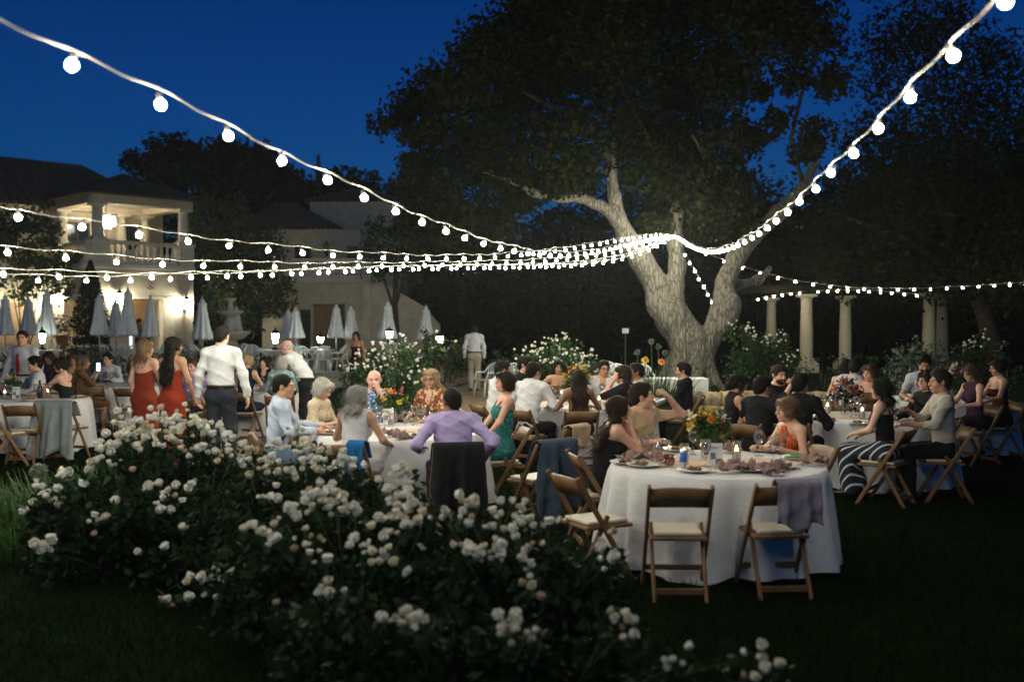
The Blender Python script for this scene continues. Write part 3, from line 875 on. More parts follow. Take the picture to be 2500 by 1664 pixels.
nm = bpy.data.meshes.new_from_object(ev); so.modifiers.clear(); so.data = nm
bpy.data.objects.remove(co)
mb = MB(); mb.tube([(cc[0], .32, cc[1]), (cc[0], .9, cc[1])], .8, 24); mb.build('niche_shade', m_dark, wing)  # dark plug, its colour stands in for shade inside the opening
bust = MB(); bust.lathe([(.16, 0), (.16, .05), (.07, .12), (.2, .3), (.16, .44), (.07, .5), (.11, .62), (.09, .74), (.01, .78)], 14)
b_ = bust.build('garden_bust', m_trimw, None, True); b_.location = (wx(1018), WY + .08, cc[1] - .565)
tag(b_, 'small white stone bust in the round opening of the stair wall', 'statue')
# steps behind the stair wall
for k in range(9):
    mb = MB(); x0 = wx(925) - ox + k * .33; mb.box((x0, .75, (3.6 - k * .36) / 2 + .3), (.33, .85, 3.6 - k * .36)); mb.build('stair', m_cream, wing)

# ------------------------------------------------------------------ climbing plants and topiary by the villa
def leafy(name, label, cat, base, blobs, leaf, dens, mat, mx=3000, stems=6, group=None, sig=.18):
    root = empty(name, base, 0, label, cat, group)
    b = np.array(base)
    mb = MB()
    for k in range(stems):
        c, r = blobs[k % len(blobs)]
        e = np.array(c) - b
        mb.tube([(rng.uniform(-.1, .1), 0, -.05), tuple(e * .5 + rng.normal(size=3) * .08), tuple(e)], [.03, .022, .01], 5)
    mb.build('stem', m_bark, root, True)
    C = clumpy([(np.array(c) - b, r) for c, r in blobs], dens, mx=mx, sig=sig)
    C[:, 2] = np.maximum(C[:, 2], .03 - 0)
    leaves_obj('foliage', C, leaf, mat, root)
    return root
leafy('climbing_vine', 'dense climbing vine covering the villa wall left of the balcony', 'vine', (XatY(60, 41.2), 41.2, .3),
      pxblobs([(20, 540, 50), (80, 560, 50), (130, 590, 36), (20, 640, 60), (90, 650, 55), (140, 670, 44), (180, 640, 30), (110, 540, 40), (60, 700, 40), (160, 720, 26), (-60, 600, 70), (30, 590, 40)], 41.2, .5, ry=.4), .17, 110, LM_VINE, mx=4200)
leafy('climbing_vine', 'dark climbing vine hanging between the villa balcony and the garden wing', 'vine', (XatY(560, 45), 45, .3),
      pxblobs([(490, 560, 40), (530, 590, 50), (580, 560, 50), (640, 590, 50), (520, 660, 50), (600, 660, 55), (660, 640, 40), (560, 720, 50), (640, 720, 55), (690, 700, 36), (690, 750, 30), (520, 740, 36), (480, 620, 30), (610, 780, 40), (500, 500, 36), (570, 510, 40)], 45, .8, ry=.5), .18, 110, LM_VINE, mx=4200)
leafy('bay_shrub', 'tall shrub lit bright green beside the wall lantern of the villa', 'shrub', (XatY(515, 40), 40, .3),
      pxblobs([(520, 700, 22), (510, 740, 26), (530, 780, 26), (505, 790, 24)], 40, .3), .10, 90, LM_STRAP, mx=1200)
tp = empty('topiary', (XatY(222, 36), 36, .3), 0, 'dark conifer topiary clipped to a cone over round tiers by the doorway', 'topiary')
mb = MB(); mb.tube([(0, 0, -.05), (0, 0, 3.6)], [.07, .02], 7); mb.build('trunk', m_bark, tp, True)
zt_ = ZatY(636, 36) - .3
n = 7000; t = rng.random(n)
r = (.78 * (1 - t) ** .75 * np.minimum(1, .55 + t * 4)) * np.sqrt(rng.random(n)) ; a = rng.random(n) * 2 * PI
leaves_obj('crown', np.stack([r * np.cos(a), r * np.sin(a), 1.15 + t * (zt_ - 1.15)], 1), .09, LM_CYP, tp, kind=None)
for (z, rr, hh) in ((.95, .62, .13), (.55, .74, .13), (.2, .6, .12)):
    n = 2200; r = rr * np.sqrt(rng.random(n)); a = rng.random(n) * 2 * PI
    leaves_obj('tier', np.stack([r * np.cos(a), r * np.sin(a), z + rng.normal(size=n) * hh * .5], 1), .09, LM_CYP, tp, kind=None)
# potted plant by the doorway
pt = empty('potted_plant', (XatY(152, 37.5), 37.5, .3), 0, 'terracotta urn with flowering plant by the left wall lantern', 'plant')
mb = MB(); mb.lathe([(.14, 0), (.15, .05), (.10, .5), (.22, .9), (.26, 1.1), (.24, 1.12)], 16); mb.build('urn', M('terracotta', (.45, .17, .08), .85, .15, 8), pt, True)
leaves_obj('foliage', clumpy([((0, 0, 1.5), (.42, .4, .5))], 180), .08, LM_VINE, pt)

# hedges along the terrace
def hedge(label, px0, px1, Y, z, w, seed=0, dens=150):
    x0, x1 = XatY(px0, Y), XatY(px1, Y)
    root = empty('hedge', ((x0 + x1) / 2, Y, 0), 0, label, 'hedge')
    L = x1 - x0; n = int(L * z * dens * 2.2)
    X = rng.uniform(-L / 2, L / 2, n); Yy = rng.uniform(-w / 2, w / 2, n); Zz = rng.uniform(.02, z, n)
    k = rng.integers(0, 3, n)
    Yy = np.where(k == 0, -w / 2 + rng.normal(size=n) * .04, Yy); Zz = np.where(k == 1, z + rng.normal(size=n) * .05, Zz)
    leaves_obj('foliage', np.stack([X, Yy, Zz + .05 * np.sin(X * 3)], 1), .085, LM_HEDGE, root)
    mb = MB()
    for k in range(int(L / .5)): mb.tube([(-L / 2 + .25 + k * .5, 0, -.02), (-L / 2 + .3 + k * .5, 0, z * .9)], [.025, .008], 5)
    mb.build('stem', m_bark, root)
hedge('clipped green hedge along the terrace edge behind the left tables', -60, 745, 29.0, .88, .7)
hedge('clipped dark hedge behind the white rose mound, beside the walking man', 880, 1130, 30.5, .95, .7)
hedge('low dark hedge in front of the oak and the colonnade', 1650, 2460, 25.2, .72, .8, dens=60)
hedge('low dark hedge between the colonnade and the oak roses', 1750, 2350, 31.0, .80, .6, dens=50)

# low stone wall with separate boulders beside the oak
m_rock = M('sandstone', (.36, .28, .17), .92, .35, 3.5, .9, 14)
def rock_mesh(seed):
    r = np.random.default_rng(seed)
    bm = bmesh.new(); bmesh.ops.create_cube(bm, size=1); bmesh.ops.subdivide_edges(bm, edges=bm.edges[:], cuts=3, use_grid_fill=True)
    for v in bm.verts:
        c = v.co; l = max(abs(c.x), abs(c.y), abs(c.z)) * 2; s_ = c.length
        c *= (.72 + .28 * (.5 / max(s_, .01))) ** .9
        c += Vector(r.normal(size=3) * .03)
    me = bpy.data.meshes.new('stone'); bm.to_mesh(me); bm.free(); me.materials.append(m_rock); me.shade_smooth(); return me
rocks = [rock_mesh(i) for i in range(6)]
def rock_wall(label, px0, px1, Y, h, n):
    x0, x1 = XatY(px0, Y), XatY(px1, Y)
    root = empty('stone_wall', ((x0 + x1) / 2, Y, 0), 0, label, 'wall')
    L = x1 - x0; x = -L / 2
    ws = rng.uniform(.6, 1.4, n); ws *= L / ws.sum()
    for i, w in enumerate(ws):
        o = link('stone', rocks[i % 6], root); o.location = (x + w / 2, rng.uniform(-.05, .05), h / 2 - .04); o.scale = (w * 1.06, .55, h * rng.uniform(.95, 1.15)); o.rotation_euler = (0, 0, rng.choice([0, PI]) + rng.uniform(-.1, .1)); x += w
    x = -L / 2
    for i in range(n + 2):
        w = L / (n + 2); o = link('stone', rocks[(i * 2 + 1) % 6], root); o.location = (x + w / 2, -.38, .10); o.scale = (w * .95, .35, rng.uniform(.18, .3)); x += w
rock_wall('low wall of rough sandstone boulders below the oak, behind the bearded man', 1670, 2110, 20.5, .52, 9)

# ------------------------------------------------------------------ colonnade on the right
m_col = M('column_stone', (.46, .40, .28), .85, .14, 5, .25, 40)
cols = [(1883, 40.5, .20, 726, 'slim shadowed column of the pergola half hidden by the white roses'), (1969, 38, .235, 718, 'pergola column standing behind the white rose bush right of the oak'),
        (2064, 38, .225, 722, 'pergola column standing alone above the couple in white'), (2268, 38.5, .235, 715, 'pergola column standing in front of its close twin'), (2300, 40.5, .225, 718, 'pergola column standing just behind its close twin')]
for px, Y, r, py, lab in cols:
    zt = ZatY(py, Y)
    o = column_mb(r, .35, zt).build('stone_column', m_col, None, 'auto'); o.location = (XatY(px, Y), Y, 0)
    tag(o, lab, 'column')
    mb = MB(); mb.box((0, 0, .17), (r * 3.2, r * 3.2, .36)); mb.build('plinth', m_col, o)
m_beam = M('pergola_timber', (.018, .014, .010), .9, .3, 8, spec=.05)
pg = empty('pergola_beams', (XatY(2080, 39), 39, 0), 0, 'dark timber pergola beams resting on the stone columns', 'pergola')
mb = MB(); mb.box((.6, -1.0, ZatY(706, 38)), (11.0, .2, .26)); mb.build('beam', m_beam, pg)
mb = MB(); mb.box((.6, 1.5, ZatY(708, 40.5)), (11.0, .2, .26)); mb.build('beam', m_beam, pg)
for k in range(12):
    mb = MB(); mb.box((-4.6 + k * .95, .25, ZatY(706, 38) + .23), (.10, 3.4, .18)); mb.build('rafter', m_beam, pg)

# ------------------------------------------------------------------ terrace furniture: umbrellas, lanterns, fountain, chairs
m_canvas = M('umbrella_canvas', (.72, .74, .72), .9, .10, 4, .3, 30)
m_pole = M('umbrella_pole', (.45, .38, .28), .6, .1, 5)
def umbrella(px, py0, py1, Y, label, wob):
    x = XatY(px, Y); zt = ZatY(py0, Y); zb = ZatY(py1, Y)
    root = empty('patio_umbrella', (x, Y, T0), wob, label, 'umbrella', 'closed umbrellas along the terrace')
    zt -= T0; zb -= T0
    mb = MB(); mb.tube([(0, 0, .05), (0, 0, zt - .04)], .024, 8); mb.build('pole', m_pole, root, True)
    mb = MB(); mb.lathe([(.26, 0), (.26, .05), (.1, .09), (.045, .3)], 14); mb.build('base', m_iron, root, True)
    H = zt - zb
    def fold(a, z): 
        f = (zt - z) / H
        return 1 + (.05 + .17 * f) * math.sin(8 * a + wob * 3) + .05 * f * math.sin(16 * a + 1)
    pr = [(.02, zt - .08), (.055, zt - .12), (.075, zt - .2), (.125, zt - .24), (.13, zt - .27), (.115, zt - .3), (.15, zt - H * .45), (.20, zt - H * .7), (.27, zt - H * .95), (.24, zt - H), (.18, zt - H * .97)]
    mb = MB(); mb.lathe([(r, z) for r, z in pr][::-1], 48, fold=lambda a, z: fold(a, z)); mb.build('canopy', m_canvas, root, True)
    mb = MB(); mb.lathe([(.02, zt - .1), (.022, zt - .05), (.03, zt - .03), (.004, zt)], 8); mb.build('finial', m_pole, root, True)
    mb = MB(); mb.lathe([(.155, zt - H * .42), (.16, zt - H * .40), (.14, zt - H * .385)], 24, fold=lambda a, z: 1.05 + .1 * math.sin(8 * a + wob * 3)); mb.build('tie_strap', m_canvas, root, True)
ul = [(13, 714, 818, 33, 'closed grey umbrella at the far end, before the arched doorway'), (70, 720, 818, 35, 'closed pale umbrella between the arched doorway and the iron lantern'), (115, 701, 818, 31, 'tall closed pale umbrella behind the iron lantern by the red-tie man'),
      (243, 712, 818, 32.5, 'closed grey umbrella in front of the cone topiary'), (283, 728, 822, 35.5, 'short closed umbrella between the topiary and the tall one'), (313, 698, 820, 31.5, 'tallest closed umbrella, left of the waiter'),
      (368, 719, 823, 34, 'closed grey umbrella right of the waiter in the doorway'), (494, 722, 829, 30.8, 'closed pale umbrella before the bent waiter, left of the fountain'), (577, 743, 826, 37.5, 'closed umbrella standing behind the fountain'),
      (704, 749, 826, 36, 'left umbrella of the touching closed pair by the dark door'), (722, 744, 826, 34.8, 'right umbrella of the touching closed pair by the dark door'), (821, 737, 825, 33.5, 'closed umbrella in front of the loggia opening'),
      (857, 742, 827, 35.5, 'closed umbrella behind the woman in burgundy'), (947, 730, 828, 32.8, 'closed wide umbrella in front of the stair wall, behind an iron lantern'), (1040, 741, 830, 33.6, 'closed umbrella at the round opening of the stair wall')]
for i, (px, a, b, Y, lab) in enumerate(ul): umbrella(px, a, b, Y, lab, i * .37)

m_wcloth = M('white_table_linen', (.72, .72, .70), .85, .06, 5, .15, 60)
m_plast = M('white_plastic', (.62, .64, .63), .5, .08, 4)
def lantern(px, py0, py1, Y, label, lit):
    x = XatY(px, Y); zb = ZatY(py1, Y); zt = ZatY(py0, Y); H = zt - zb
    root = empty('garden_lantern', (x, Y, zb), 0, label, 'lantern')
    mb = MB(); mb.lathe([(.12, 0), (.10, .04), (.03, .07), (.03, H * .22), (.10, H * .26)], 10); mb.build('foot', m_iron, root, True)
    z0, z1 = H * .26, H * .68
    mb = MB(); mb.lathe([(.065, z0 + .02), (.108, z1)], 6); g = mb.build('lantern_glass', emitmat('lamp_glass_%d' % int(lit), (.92, 1.0, .86), lit), root)
    mb = MB()
    for k in range(6):
        a = k / 6 * 2 * PI
        mb.tube([(.07 * math.cos(a), .07 * math.sin(a), z0), (.118 * math.cos(a), .118 * math.sin(a), z1)], .010, 4)
    mb.build('lantern_frame', m_iron, root)
    mb = MB(); mb.lathe([(.155, z1), (.14, z1 + .03), (.07, H * .85), (.025, H * .88), (.03, H * .93), (.004, H)], 6); mb.build('lantern_roof', m_iron, root)
    # masonry pillar it stands on
    p = empty('lantern_pillar', (x, Y, 0), 0, 'pale stone pillar under the ' + label.split(' on ')[0].replace('lit ', ''), 'pillar')
    mb = MB(); mb.box((0, 0, (zb - .06 + .0) / 2), (.42, .42, zb - .06)); mb.build('shaft', m_stone, p, bevel=.01)
    mb = MB(); mb.box((0, 0, zb - .032), (1.0 if px < 200 or px == 672 else .56, .5, .056)); mb.build('coping', m_trimw, p, bevel=.01)
lantern(103, 797, 853, 30.0, 'lit iron lantern by the red-tie man on its pillar', 55)
lantern(672, 797, 853, 30.2, 'lit iron lantern between fountain and bald man on its pillar', 90)
lantern(782, 812, 846, 33.6, 'small lit lantern in front of the loggia on its pillar', 110)
lantern(951, 796, 836, 29.6, 'lit iron lantern over the white rose mound on its pillar', 55)
lantern(1073, 808, 848, 30.0, 'lit lantern glowing through the shrub beside the walking man on its pillar', 80)

fo = empty('fountain', (XatY(563, 35.0), 35.0, T0), 0, 'three-tiered pale stone fountain among the umbrellas', 'fountain')
FH = ZatY(727, 35) - T0
mb = MB(); mb.lathe([(.95, 0), (.95, .35), (.85, .38), (.8, .2), (.3, .18)], 24); mb.build('pool', m_stone, fo, 'auto')
mb = MB(); mb.lathe([(.30, .18), (.30, .3), (.2, .4), (.26, .65), (.30, .8), (.16, FH * .40)], 18); mb.build('pedestal', m_stone, fo, True)
mb = MB(); mb.lathe([(.14, FH * .38), (.45, FH * .42), (.68, FH * .50), (.72, FH * .53), (.62, FH * .51), (.2, FH * .46)], 24); mb.build('lower_bowl', m_stone, fo, True)
mb = MB(); mb.lathe([(.22, FH * .46), (.14, FH * .56), (.26, FH * .62), (.12, FH * .74)], 18); mb.build('shaft', m_stone, fo, True)
mb = MB(); mb.lathe([(.12, FH * .72), (.3, FH * .76), (.44, FH * .80), (.46, FH * .82), (.38, FH * .80), (.1, FH * .77)], 24); mb.build('upper_bowl', m_stone, fo, True)
mb = MB(); mb.lathe([(.08, FH * .77), (.12, FH * .87), (.07, FH * .93), (.2, FH * .98), (.21, FH), (.05, FH * .96)], 18); mb.build('finial_cup', m_stone, fo, True)

def plastic_chair():
    root = empty('plastic_chair')
    mb = MB()
    mb.prism([(-.21, -.2), (.21, -.2), (.24, .22), (-.24, .22)], .415, .445); mb.build('seat', m_plast, root, bevel=.01)
    # curved back of slats
    mb = MB()
    def arc(u): return (-.26 * math.sin(u), -.08 - .20 * math.cos(u))
    us = np.linspace(-1.35, 1.35, 15)
    outer = []
    for u in us:
        x, y = arc(u); zt = .86 - .24 * abs(u / 1.35) ** 2.2
        outer.append((x, y, zt))
    mb.tube(outer, .024, 7)
    for u in np.linspace(-.9, .9, 9):
        x, y = arc(u); zt = .86 - .24 * abs(u / 1.35) ** 2.2
        mb.tube([(x * .85, y * .8, .44), (x, y, zt - .01)], .012 if abs(u) > .05 else .03, 5)
    for s in (-1, 1): mb.tube([outer[0 if s > 0 else -1], (s * .27, .14, .63), (s * .25, .2, .43)], .022, 6)
    mb.build('backrest', m_plast, root, True)
    for sx, sy in ((-1, -1), (1, -1), (-1, 1), (1, 1)):
        mb = MB(); mb.tube([(sx * .19, sy * .17, .42), (sx * .25, sy * .25, 0)], [.03, .02], 6); mb.build('leg', m_plast, root, True)
    return freeze(root)
pc = plastic_chair(); pc_used = [False]
def place_pc(x, y, z, rz, label, group):
    o = pc if not pc_used[0] else copy_tree(pc); pc_used[0] = True
    o.location = (x, y, z); o.rotation_euler = (0, 0, rz)
    tag(o, label, 'chair', group)
def terrace_table(px, Y, label, chairs):
    x = XatY(px, Y)
    root = empty('terrace_table', (x, Y, T0), 0, label, 'table')
    mb = MB(); mb.lathe([(.02, .70), (.55, .70), (.55, .73), (.02, .73)], 24); mb.build('table_top', m_plast, root, 'auto')
    mb = MB(); mb.lathe([(.25, 0), (.25, .03), (.05, .06), (.05, .695)], 12); mb.build('pedestal', m_plast, root, True)
    for k, an in enumerate(chairs):
        place_pc(x + .78 * math.cos(an), Y + .78 * math.sin(an), T0, an + PI / 2, 'white plastic chair at the ' + label.split(' on ')[0], 'chairs of the ' + label.split(' on ')[0])
terrace_table(60, 33.0, 'round terrace table left of the villa doorway on the paving', (-1.9, -.9, .3, 2.4))
terrace_table(320, 33.2, 'round terrace table below the tallest umbrella on the paving', (-2.2, -1.1, .2, 2.2))
terrace_table(520, 32.6, 'round terrace table left of the fountain on the paving', (-2.0, -.9, .4, 2.6))
terrace_table(650, 34.0, 'round terrace table right of the fountain on the paving', (-1.8, -.8, .6, 2.6))
terrace_table(775, 32.2, 'round terrace table facing the loggia on the paving', (-1.9, -1.2, -.25, .6, 2.8))
lr = 'white plastic chair behind the lily bed left of the oak'
for px, Y, rz in ((1262, 24.5, .3), (1480, 25.5, -.2), (1510, 24.2, .1), (1570, 24.0, 0)):
    place_pc(XatY(px, Y), Y, .02, PI + rz, lr, 'chairs behind the lily bed')
place_pc(XatY(1188, 25.5), 25.5, .0, 2.2, 'white plastic chair on the path beside the walking man', 'chair on the path')
# low white table behind the lilies
lt = empty('low_table', (XatY(1640, 22.5), 22.5, 0), 0, 'low linen-covered table in front of the oak trunk', 'table')
mb = MB(); mb.box((0, 0, .62), (1.5, .6, .05)); mb.build('table_top', m_dark, lt)
for sx in (-1, 1):
    for sy in (-1, 1):
        mb = MB(); mb.box((sx * .68, sy * .24, .295), (.05, .05, .60)); mb.build('leg', m_dark, lt)
mb = MB(); mb.box((0, 0, .40), (1.56, .66, .50)); cl = mb.build('table_linen', m_wcloth, None, bevel=.02); cl.location = (XatY(1640, 22.5), 22.5, 0)
tag(cl, 'plain pale linen over the low table before the oak', 'tablecloth')
# sign on a post
sg = empty('sign_post', (XatY(1527, 26.5), 26.5, 0), 0, 'small pale sign on a thin post left of the oak trunk', 'sign')
mb = MB(); mb.tube([(0, 0, 0), (0, 0, 1.62)], .018, 6); mb.build('post', m_iron, sg)
mb = MB(); mb.box((-.045, -.02, 1.68), (.085, .012, .13)); mb.box((.045, -.02, 1.68), (.085, .012, .13)); mb.build('sign_plate', M('sign_face', (.36, .35, .39), .6, .05), sg)
# ================================================================== STRING LIGHTS
m_cord = M('festoon_cord', (.50, .47, .38), .6, .1, 5)
m_sock = M('bulb_socket', (.30, .29, .25), .5, .1, 5)
m_bulb = emitmat('bulb_glow', BULB_COL, BULB)
def bulb_meshes():
    mb = MB(); mb.ball((0, 0, -.020), .021, 10, 7); o = mb.build('bulb', m_bulb, None, True); b = o.data; bpy.data.objects.remove(o)
    mb = MB(); mb.lathe([(.008, .034), (.0125, .028), (.0135, .004), (.011, -.005)], 8); o = mb.build('socket', m_sock, None, True); s = o.data; bpy.data.objects.remove(o)
    return b, s
BM_, SM_ = bulb_meshes()
def string_lights(label, A, B, pts, spacing=.56, deg=5, phase=.3, t0=0.0):
    """straight in plan from A to B; heights fitted from points seen on the cord"""
    A = np.array(A, float); B = np.array(B, float); D = B - A; L = np.linalg.norm(D)
    ts, zs = [], []
    for px, py in pts:
        u = (px - 1250) / FPX
        # X = u*Y along the line
        t = (u * A[1] - A[0]) / (D[0] - u * D[1])
        p = A + D * t
        ts.append(t); zs.append(P(px, py, p[1])[2])
    ts, zs = np.array(ts), np.array(zs)
    co = np.polyfit(ts, zs, deg)
    tmin = max(t0, -1)
    lo = min(ts.min(), tmin) if t0 < 0 else tmin
    def zf(t):
        if t >= ts.min(): return np.polyval(co, t)
        c2 = np.polyder(co); tm = ts.min()
        return np.polyval(co, tm) + np.polyval(c2, tm) * (t - tm) + .6 * (t - tm) ** 2
    def pos(t): p = A + D * t; return np.array([p[0], p[1], zf(t)])
    s0 = pos(lo)
    root = empty('string_lights', s0, 0, label, 'string lights', 'light strings fanning out from the oak')
    n = int(L * (1 - lo) / spacing)
    cord = []
    hang = []
    for i in range(n + 1):
        t = lo + (i + phase) * spacing / L
        if t > 1: break
        hang.append(t)
    step = spacing / L / 6
    t = lo
    while t < 1.0:
        p = pos(t) - s0
        k = math.sin((t - lo) * L / spacing * 2 * PI - 2 * PI * phase)
        wob = .007 * math.cos((t - lo) * L / spacing * 2 * PI - 2 * PI * phase) + .008 * math.sin(t * L * 3.1)
        cord.append((p[0] + .006 * k, p[1], p[2] + wob)); t += step
    cord.append(tuple(pos(1.0) - s0))
    mb = MB(); mb.tube(cord, .0042, 5); mb.build('cord', m_cord, root, True)
    for t in hang:
        p = pos(t) - s0
        b = link('bulb', BM_, root); b.location = (p[0], p[1], p[2] - .036)
        b.rotation_euler = (rng.normal() * .25, rng.normal() * .25, 0)
        s = link('socket', SM_, b)
    return root
TX = XatY(1640, OAKY - .9)
T_ = (TX, OAKY - .9)
def LP(p, q, Y): return (p + q * Y, Y)
def linefrom(px, Y0):
    """plan line through pixel column px at depth Y0 and the oak point"""
    u = (px - 1250) / FPX; uT = T_[0] / T_[1]
    p = (u - uT) / (1 / Y0 - 1 / T_[1]); q = uT - p / T_[1]
    return p, q
p, q = linefrom(175, 3.86)
string_lights('string of bulbs sweeping close overhead from the upper left to the oak', LP(p, q, 2.05), T_, [(175, 117), (382, 222), (536, 297), (668, 355), (782, 413), (872, 458), (955, 492), (1018, 519), (1071, 541), (1130, 563), (1305, 612), (1400, 612), (1500, 598), (1640, 573)], phase=.36, spacing=.563)
p, q = linefrom(13, 6.4)
string_lights('uppermost of the lower strings crossing in front of the villa balcony to the oak', LP(p, q, 3.2), T_, [(13, 505), (156, 527), (284, 548), (401, 564), (501, 578), (597, 590), (682, 598), (759, 606), (831, 612), (900, 616), (1100, 622), (1300, 612), (1640, 573)], phase=.3)
p, q = linefrom(57, 8.0)
string_lights('string crossing the villa balustrade to the oak, second below the balcony roof', LP(p, q, 4.5), T_, [(57, 606), (170, 614), (281, 622), (377, 628), (472, 634), (557, 637), (638, 640), (785, 643), (900, 642), (1100, 634), (1300, 634), (1500, 610), (1640, 573)], phase=.6)
p, q = linefrom(76, 9.0)
string_lights('upper of the twin low strings passing above the umbrellas to the oak', LP(p, q, 5.2), T_, [(0, 656), (200, 661), (450, 663), (700, 660), (900, 653), (1100, 645), (1300, 644), (1450, 634), (1560, 608), (1640, 573)], phase=.1)
p, q = linefrom(18, 9.6)
string_lights('lower of the twin low strings passing above the umbrellas to the oak', LP(p, q, 5.6), T_, [(0, 670), (200, 671), (450, 668), (700, 661), (900, 652), (1100, 646), (1300, 646), (1450, 640), (1560, 615), (1640, 575)], phase=.75)
p, q = linefrom(2332, 3.9)
string_lights('string of bulbs sweeping close overhead from the upper right to the oak', LP(p, q, 2.0), T_, [(2332, 85), (2243, 185), (2165, 267), (2100, 333), (2036, 387), (1970, 462), (1907, 515), (1851, 556), (1798, 588), (1740, 606), (1700, 600), (1640, 573)], phase=.55)
string_lights('string running from the oak across behind its right limb to the colonnade', (XatY(2620, 31), 31), (T_[0], 27.6), [(2500, 688), (2350, 700), (2200, 704), (2090, 700), (2000, 687), (1935, 680), (1850, 668), (1820, 655), (1760, 628), (1640, 573)], deg=3, phase=.2)
string_lights('short string dropping steeply from the oak behind the right limb', (XatY(1742, 33), 33), (T_[0], 27.6), [(1735, 727), (1715, 700), (1695, 660), (1675, 615), (1645, 575)], deg=2, phase=.5)
string_lights('string receding into the dark beneath the second oak by the pergola columns', (XatY(2250, 30), 30), (XatY(1842, 39), 39), [(2210, 712), (2130, 712), (2040, 709), (1955, 706), (1900, 720), (1845, 729)], deg=2, phase=.4)

# ================================================================== FOLDING CHAIRS
m_wood = M('chair_oak', (.155, .082, .034), .5, .35, 5, .15, 40, stretch=(1, 1, .25))
m_pad = M('chair_pad', (.50, .45, .35), .5, .06, 6)
def folding_chair():
    root = empty('folding_chair')
    def bar(mb, a, b, w, d):
        a, b = Vector(a), Vector(b); t = (b - a).normalized(); x = Vector((1, 0, 0)); n = t.cross(x).normalized()
        vs = []
        for p in (a, b):
            for i, j in ((-1, -1), (1, -1), (1, 1), (-1, 1)): vs.append(p + x * i * w / 2 + n * j * d / 2)
        mb.add(vs, [(3, 2, 1, 0), (4, 5, 6, 7), (0, 1, 5, 4), (1, 2, 6, 5), (2, 3, 7, 6), (3, 0, 4, 7)])
    for s in (-1, 1):
        mb = MB(); bar(mb, (s * .212, -.262, .80), (s * .212, .225, .0), .026, .042); mb.build('long_leg', m_wood, root, bevel=.009)
    for s in (-1, 1):
        mb = MB(); bar(mb, (s * .176, .02, .50), (s * .176, -.255, .0), .026, .040); mb.build('rear_leg', m_wood, root, bevel=.009)
    # curved backrest slat
    mb = MB(); n = 9
    vs = []
    for j, (z, yo) in enumerate(((.64, -.165), (.775, -.247))):
        for i in range(n):
            u = i / (n - 1) * 2 - 1
            y = yo - .030 * (1 - u * u)
            zz = z + (.014 * (1 - u * u) if j else .008 * (1 - u * u))
            vs += [(u * .198, y - .008, zz - .004), (u * .198, y + .008, zz + .004)]
    fs = []
    for i in range(n - 1):
        a = 2 * i; b = 2 * i + 2; c = 2 * n
        fs += [(a, b, b + c, a + c), (b + 1, a + 1, a + 1 + c, b + 1 + c), (a + 1, b + 1, b, a), (a + c, b + c, b + 1 + c, a + 1 + c)]
    fs += [(0, 2 * n, 2 * n + 1, 1), (2 * n - 2, 2 * n - 1, 4 * n - 1, 4 * n - 2)]
    mb.add(vs, fs); mb.build('backrest', m_wood, root, True)
    mb = MB(); mb.prism([(-.196, -.17), (.196, -.17), (.196, .23), (-.196, .23)], .405, .432); seat = mb.build('seat', m_wood, root, bevel=.008)
    mb = MB(); mb.prism([(-.165, -.145), (.165, -.145), (.168, .205), (-.168, .205)], .433, .462); mb.build('cushion', m_pad, seat, bevel=.013)
    mb = MB(); mb.box((0, -.222, .075), (.328, .018, .045)); mb.build('stretcher', m_wood, root, bevel=.006)
    mb = MB(); mb.box((0, .135, .155), (.40, .018, .04)); mb.build('stretcher', m_wood, root, bevel=.006)
    mb = MB(); mb.tube([(-.2, -.02, .405), (.2, -.02, .405)], .009, 6); mb.build('pivot_rod', m_iron, root)
    return freeze(root)
fc = folding_chair(); fc_used = [False]
def chair(x, y, rz, label, group='wooden folding chairs at the dinner tables', z=0.0):
    o = fc if not fc_used[0] else copy_tree(fc); fc_used[0] = True
    o.location = (x, y, z); o.rotation_euler = (0, 0, rz)
    tag(o, label, 'chair', group)
    return o

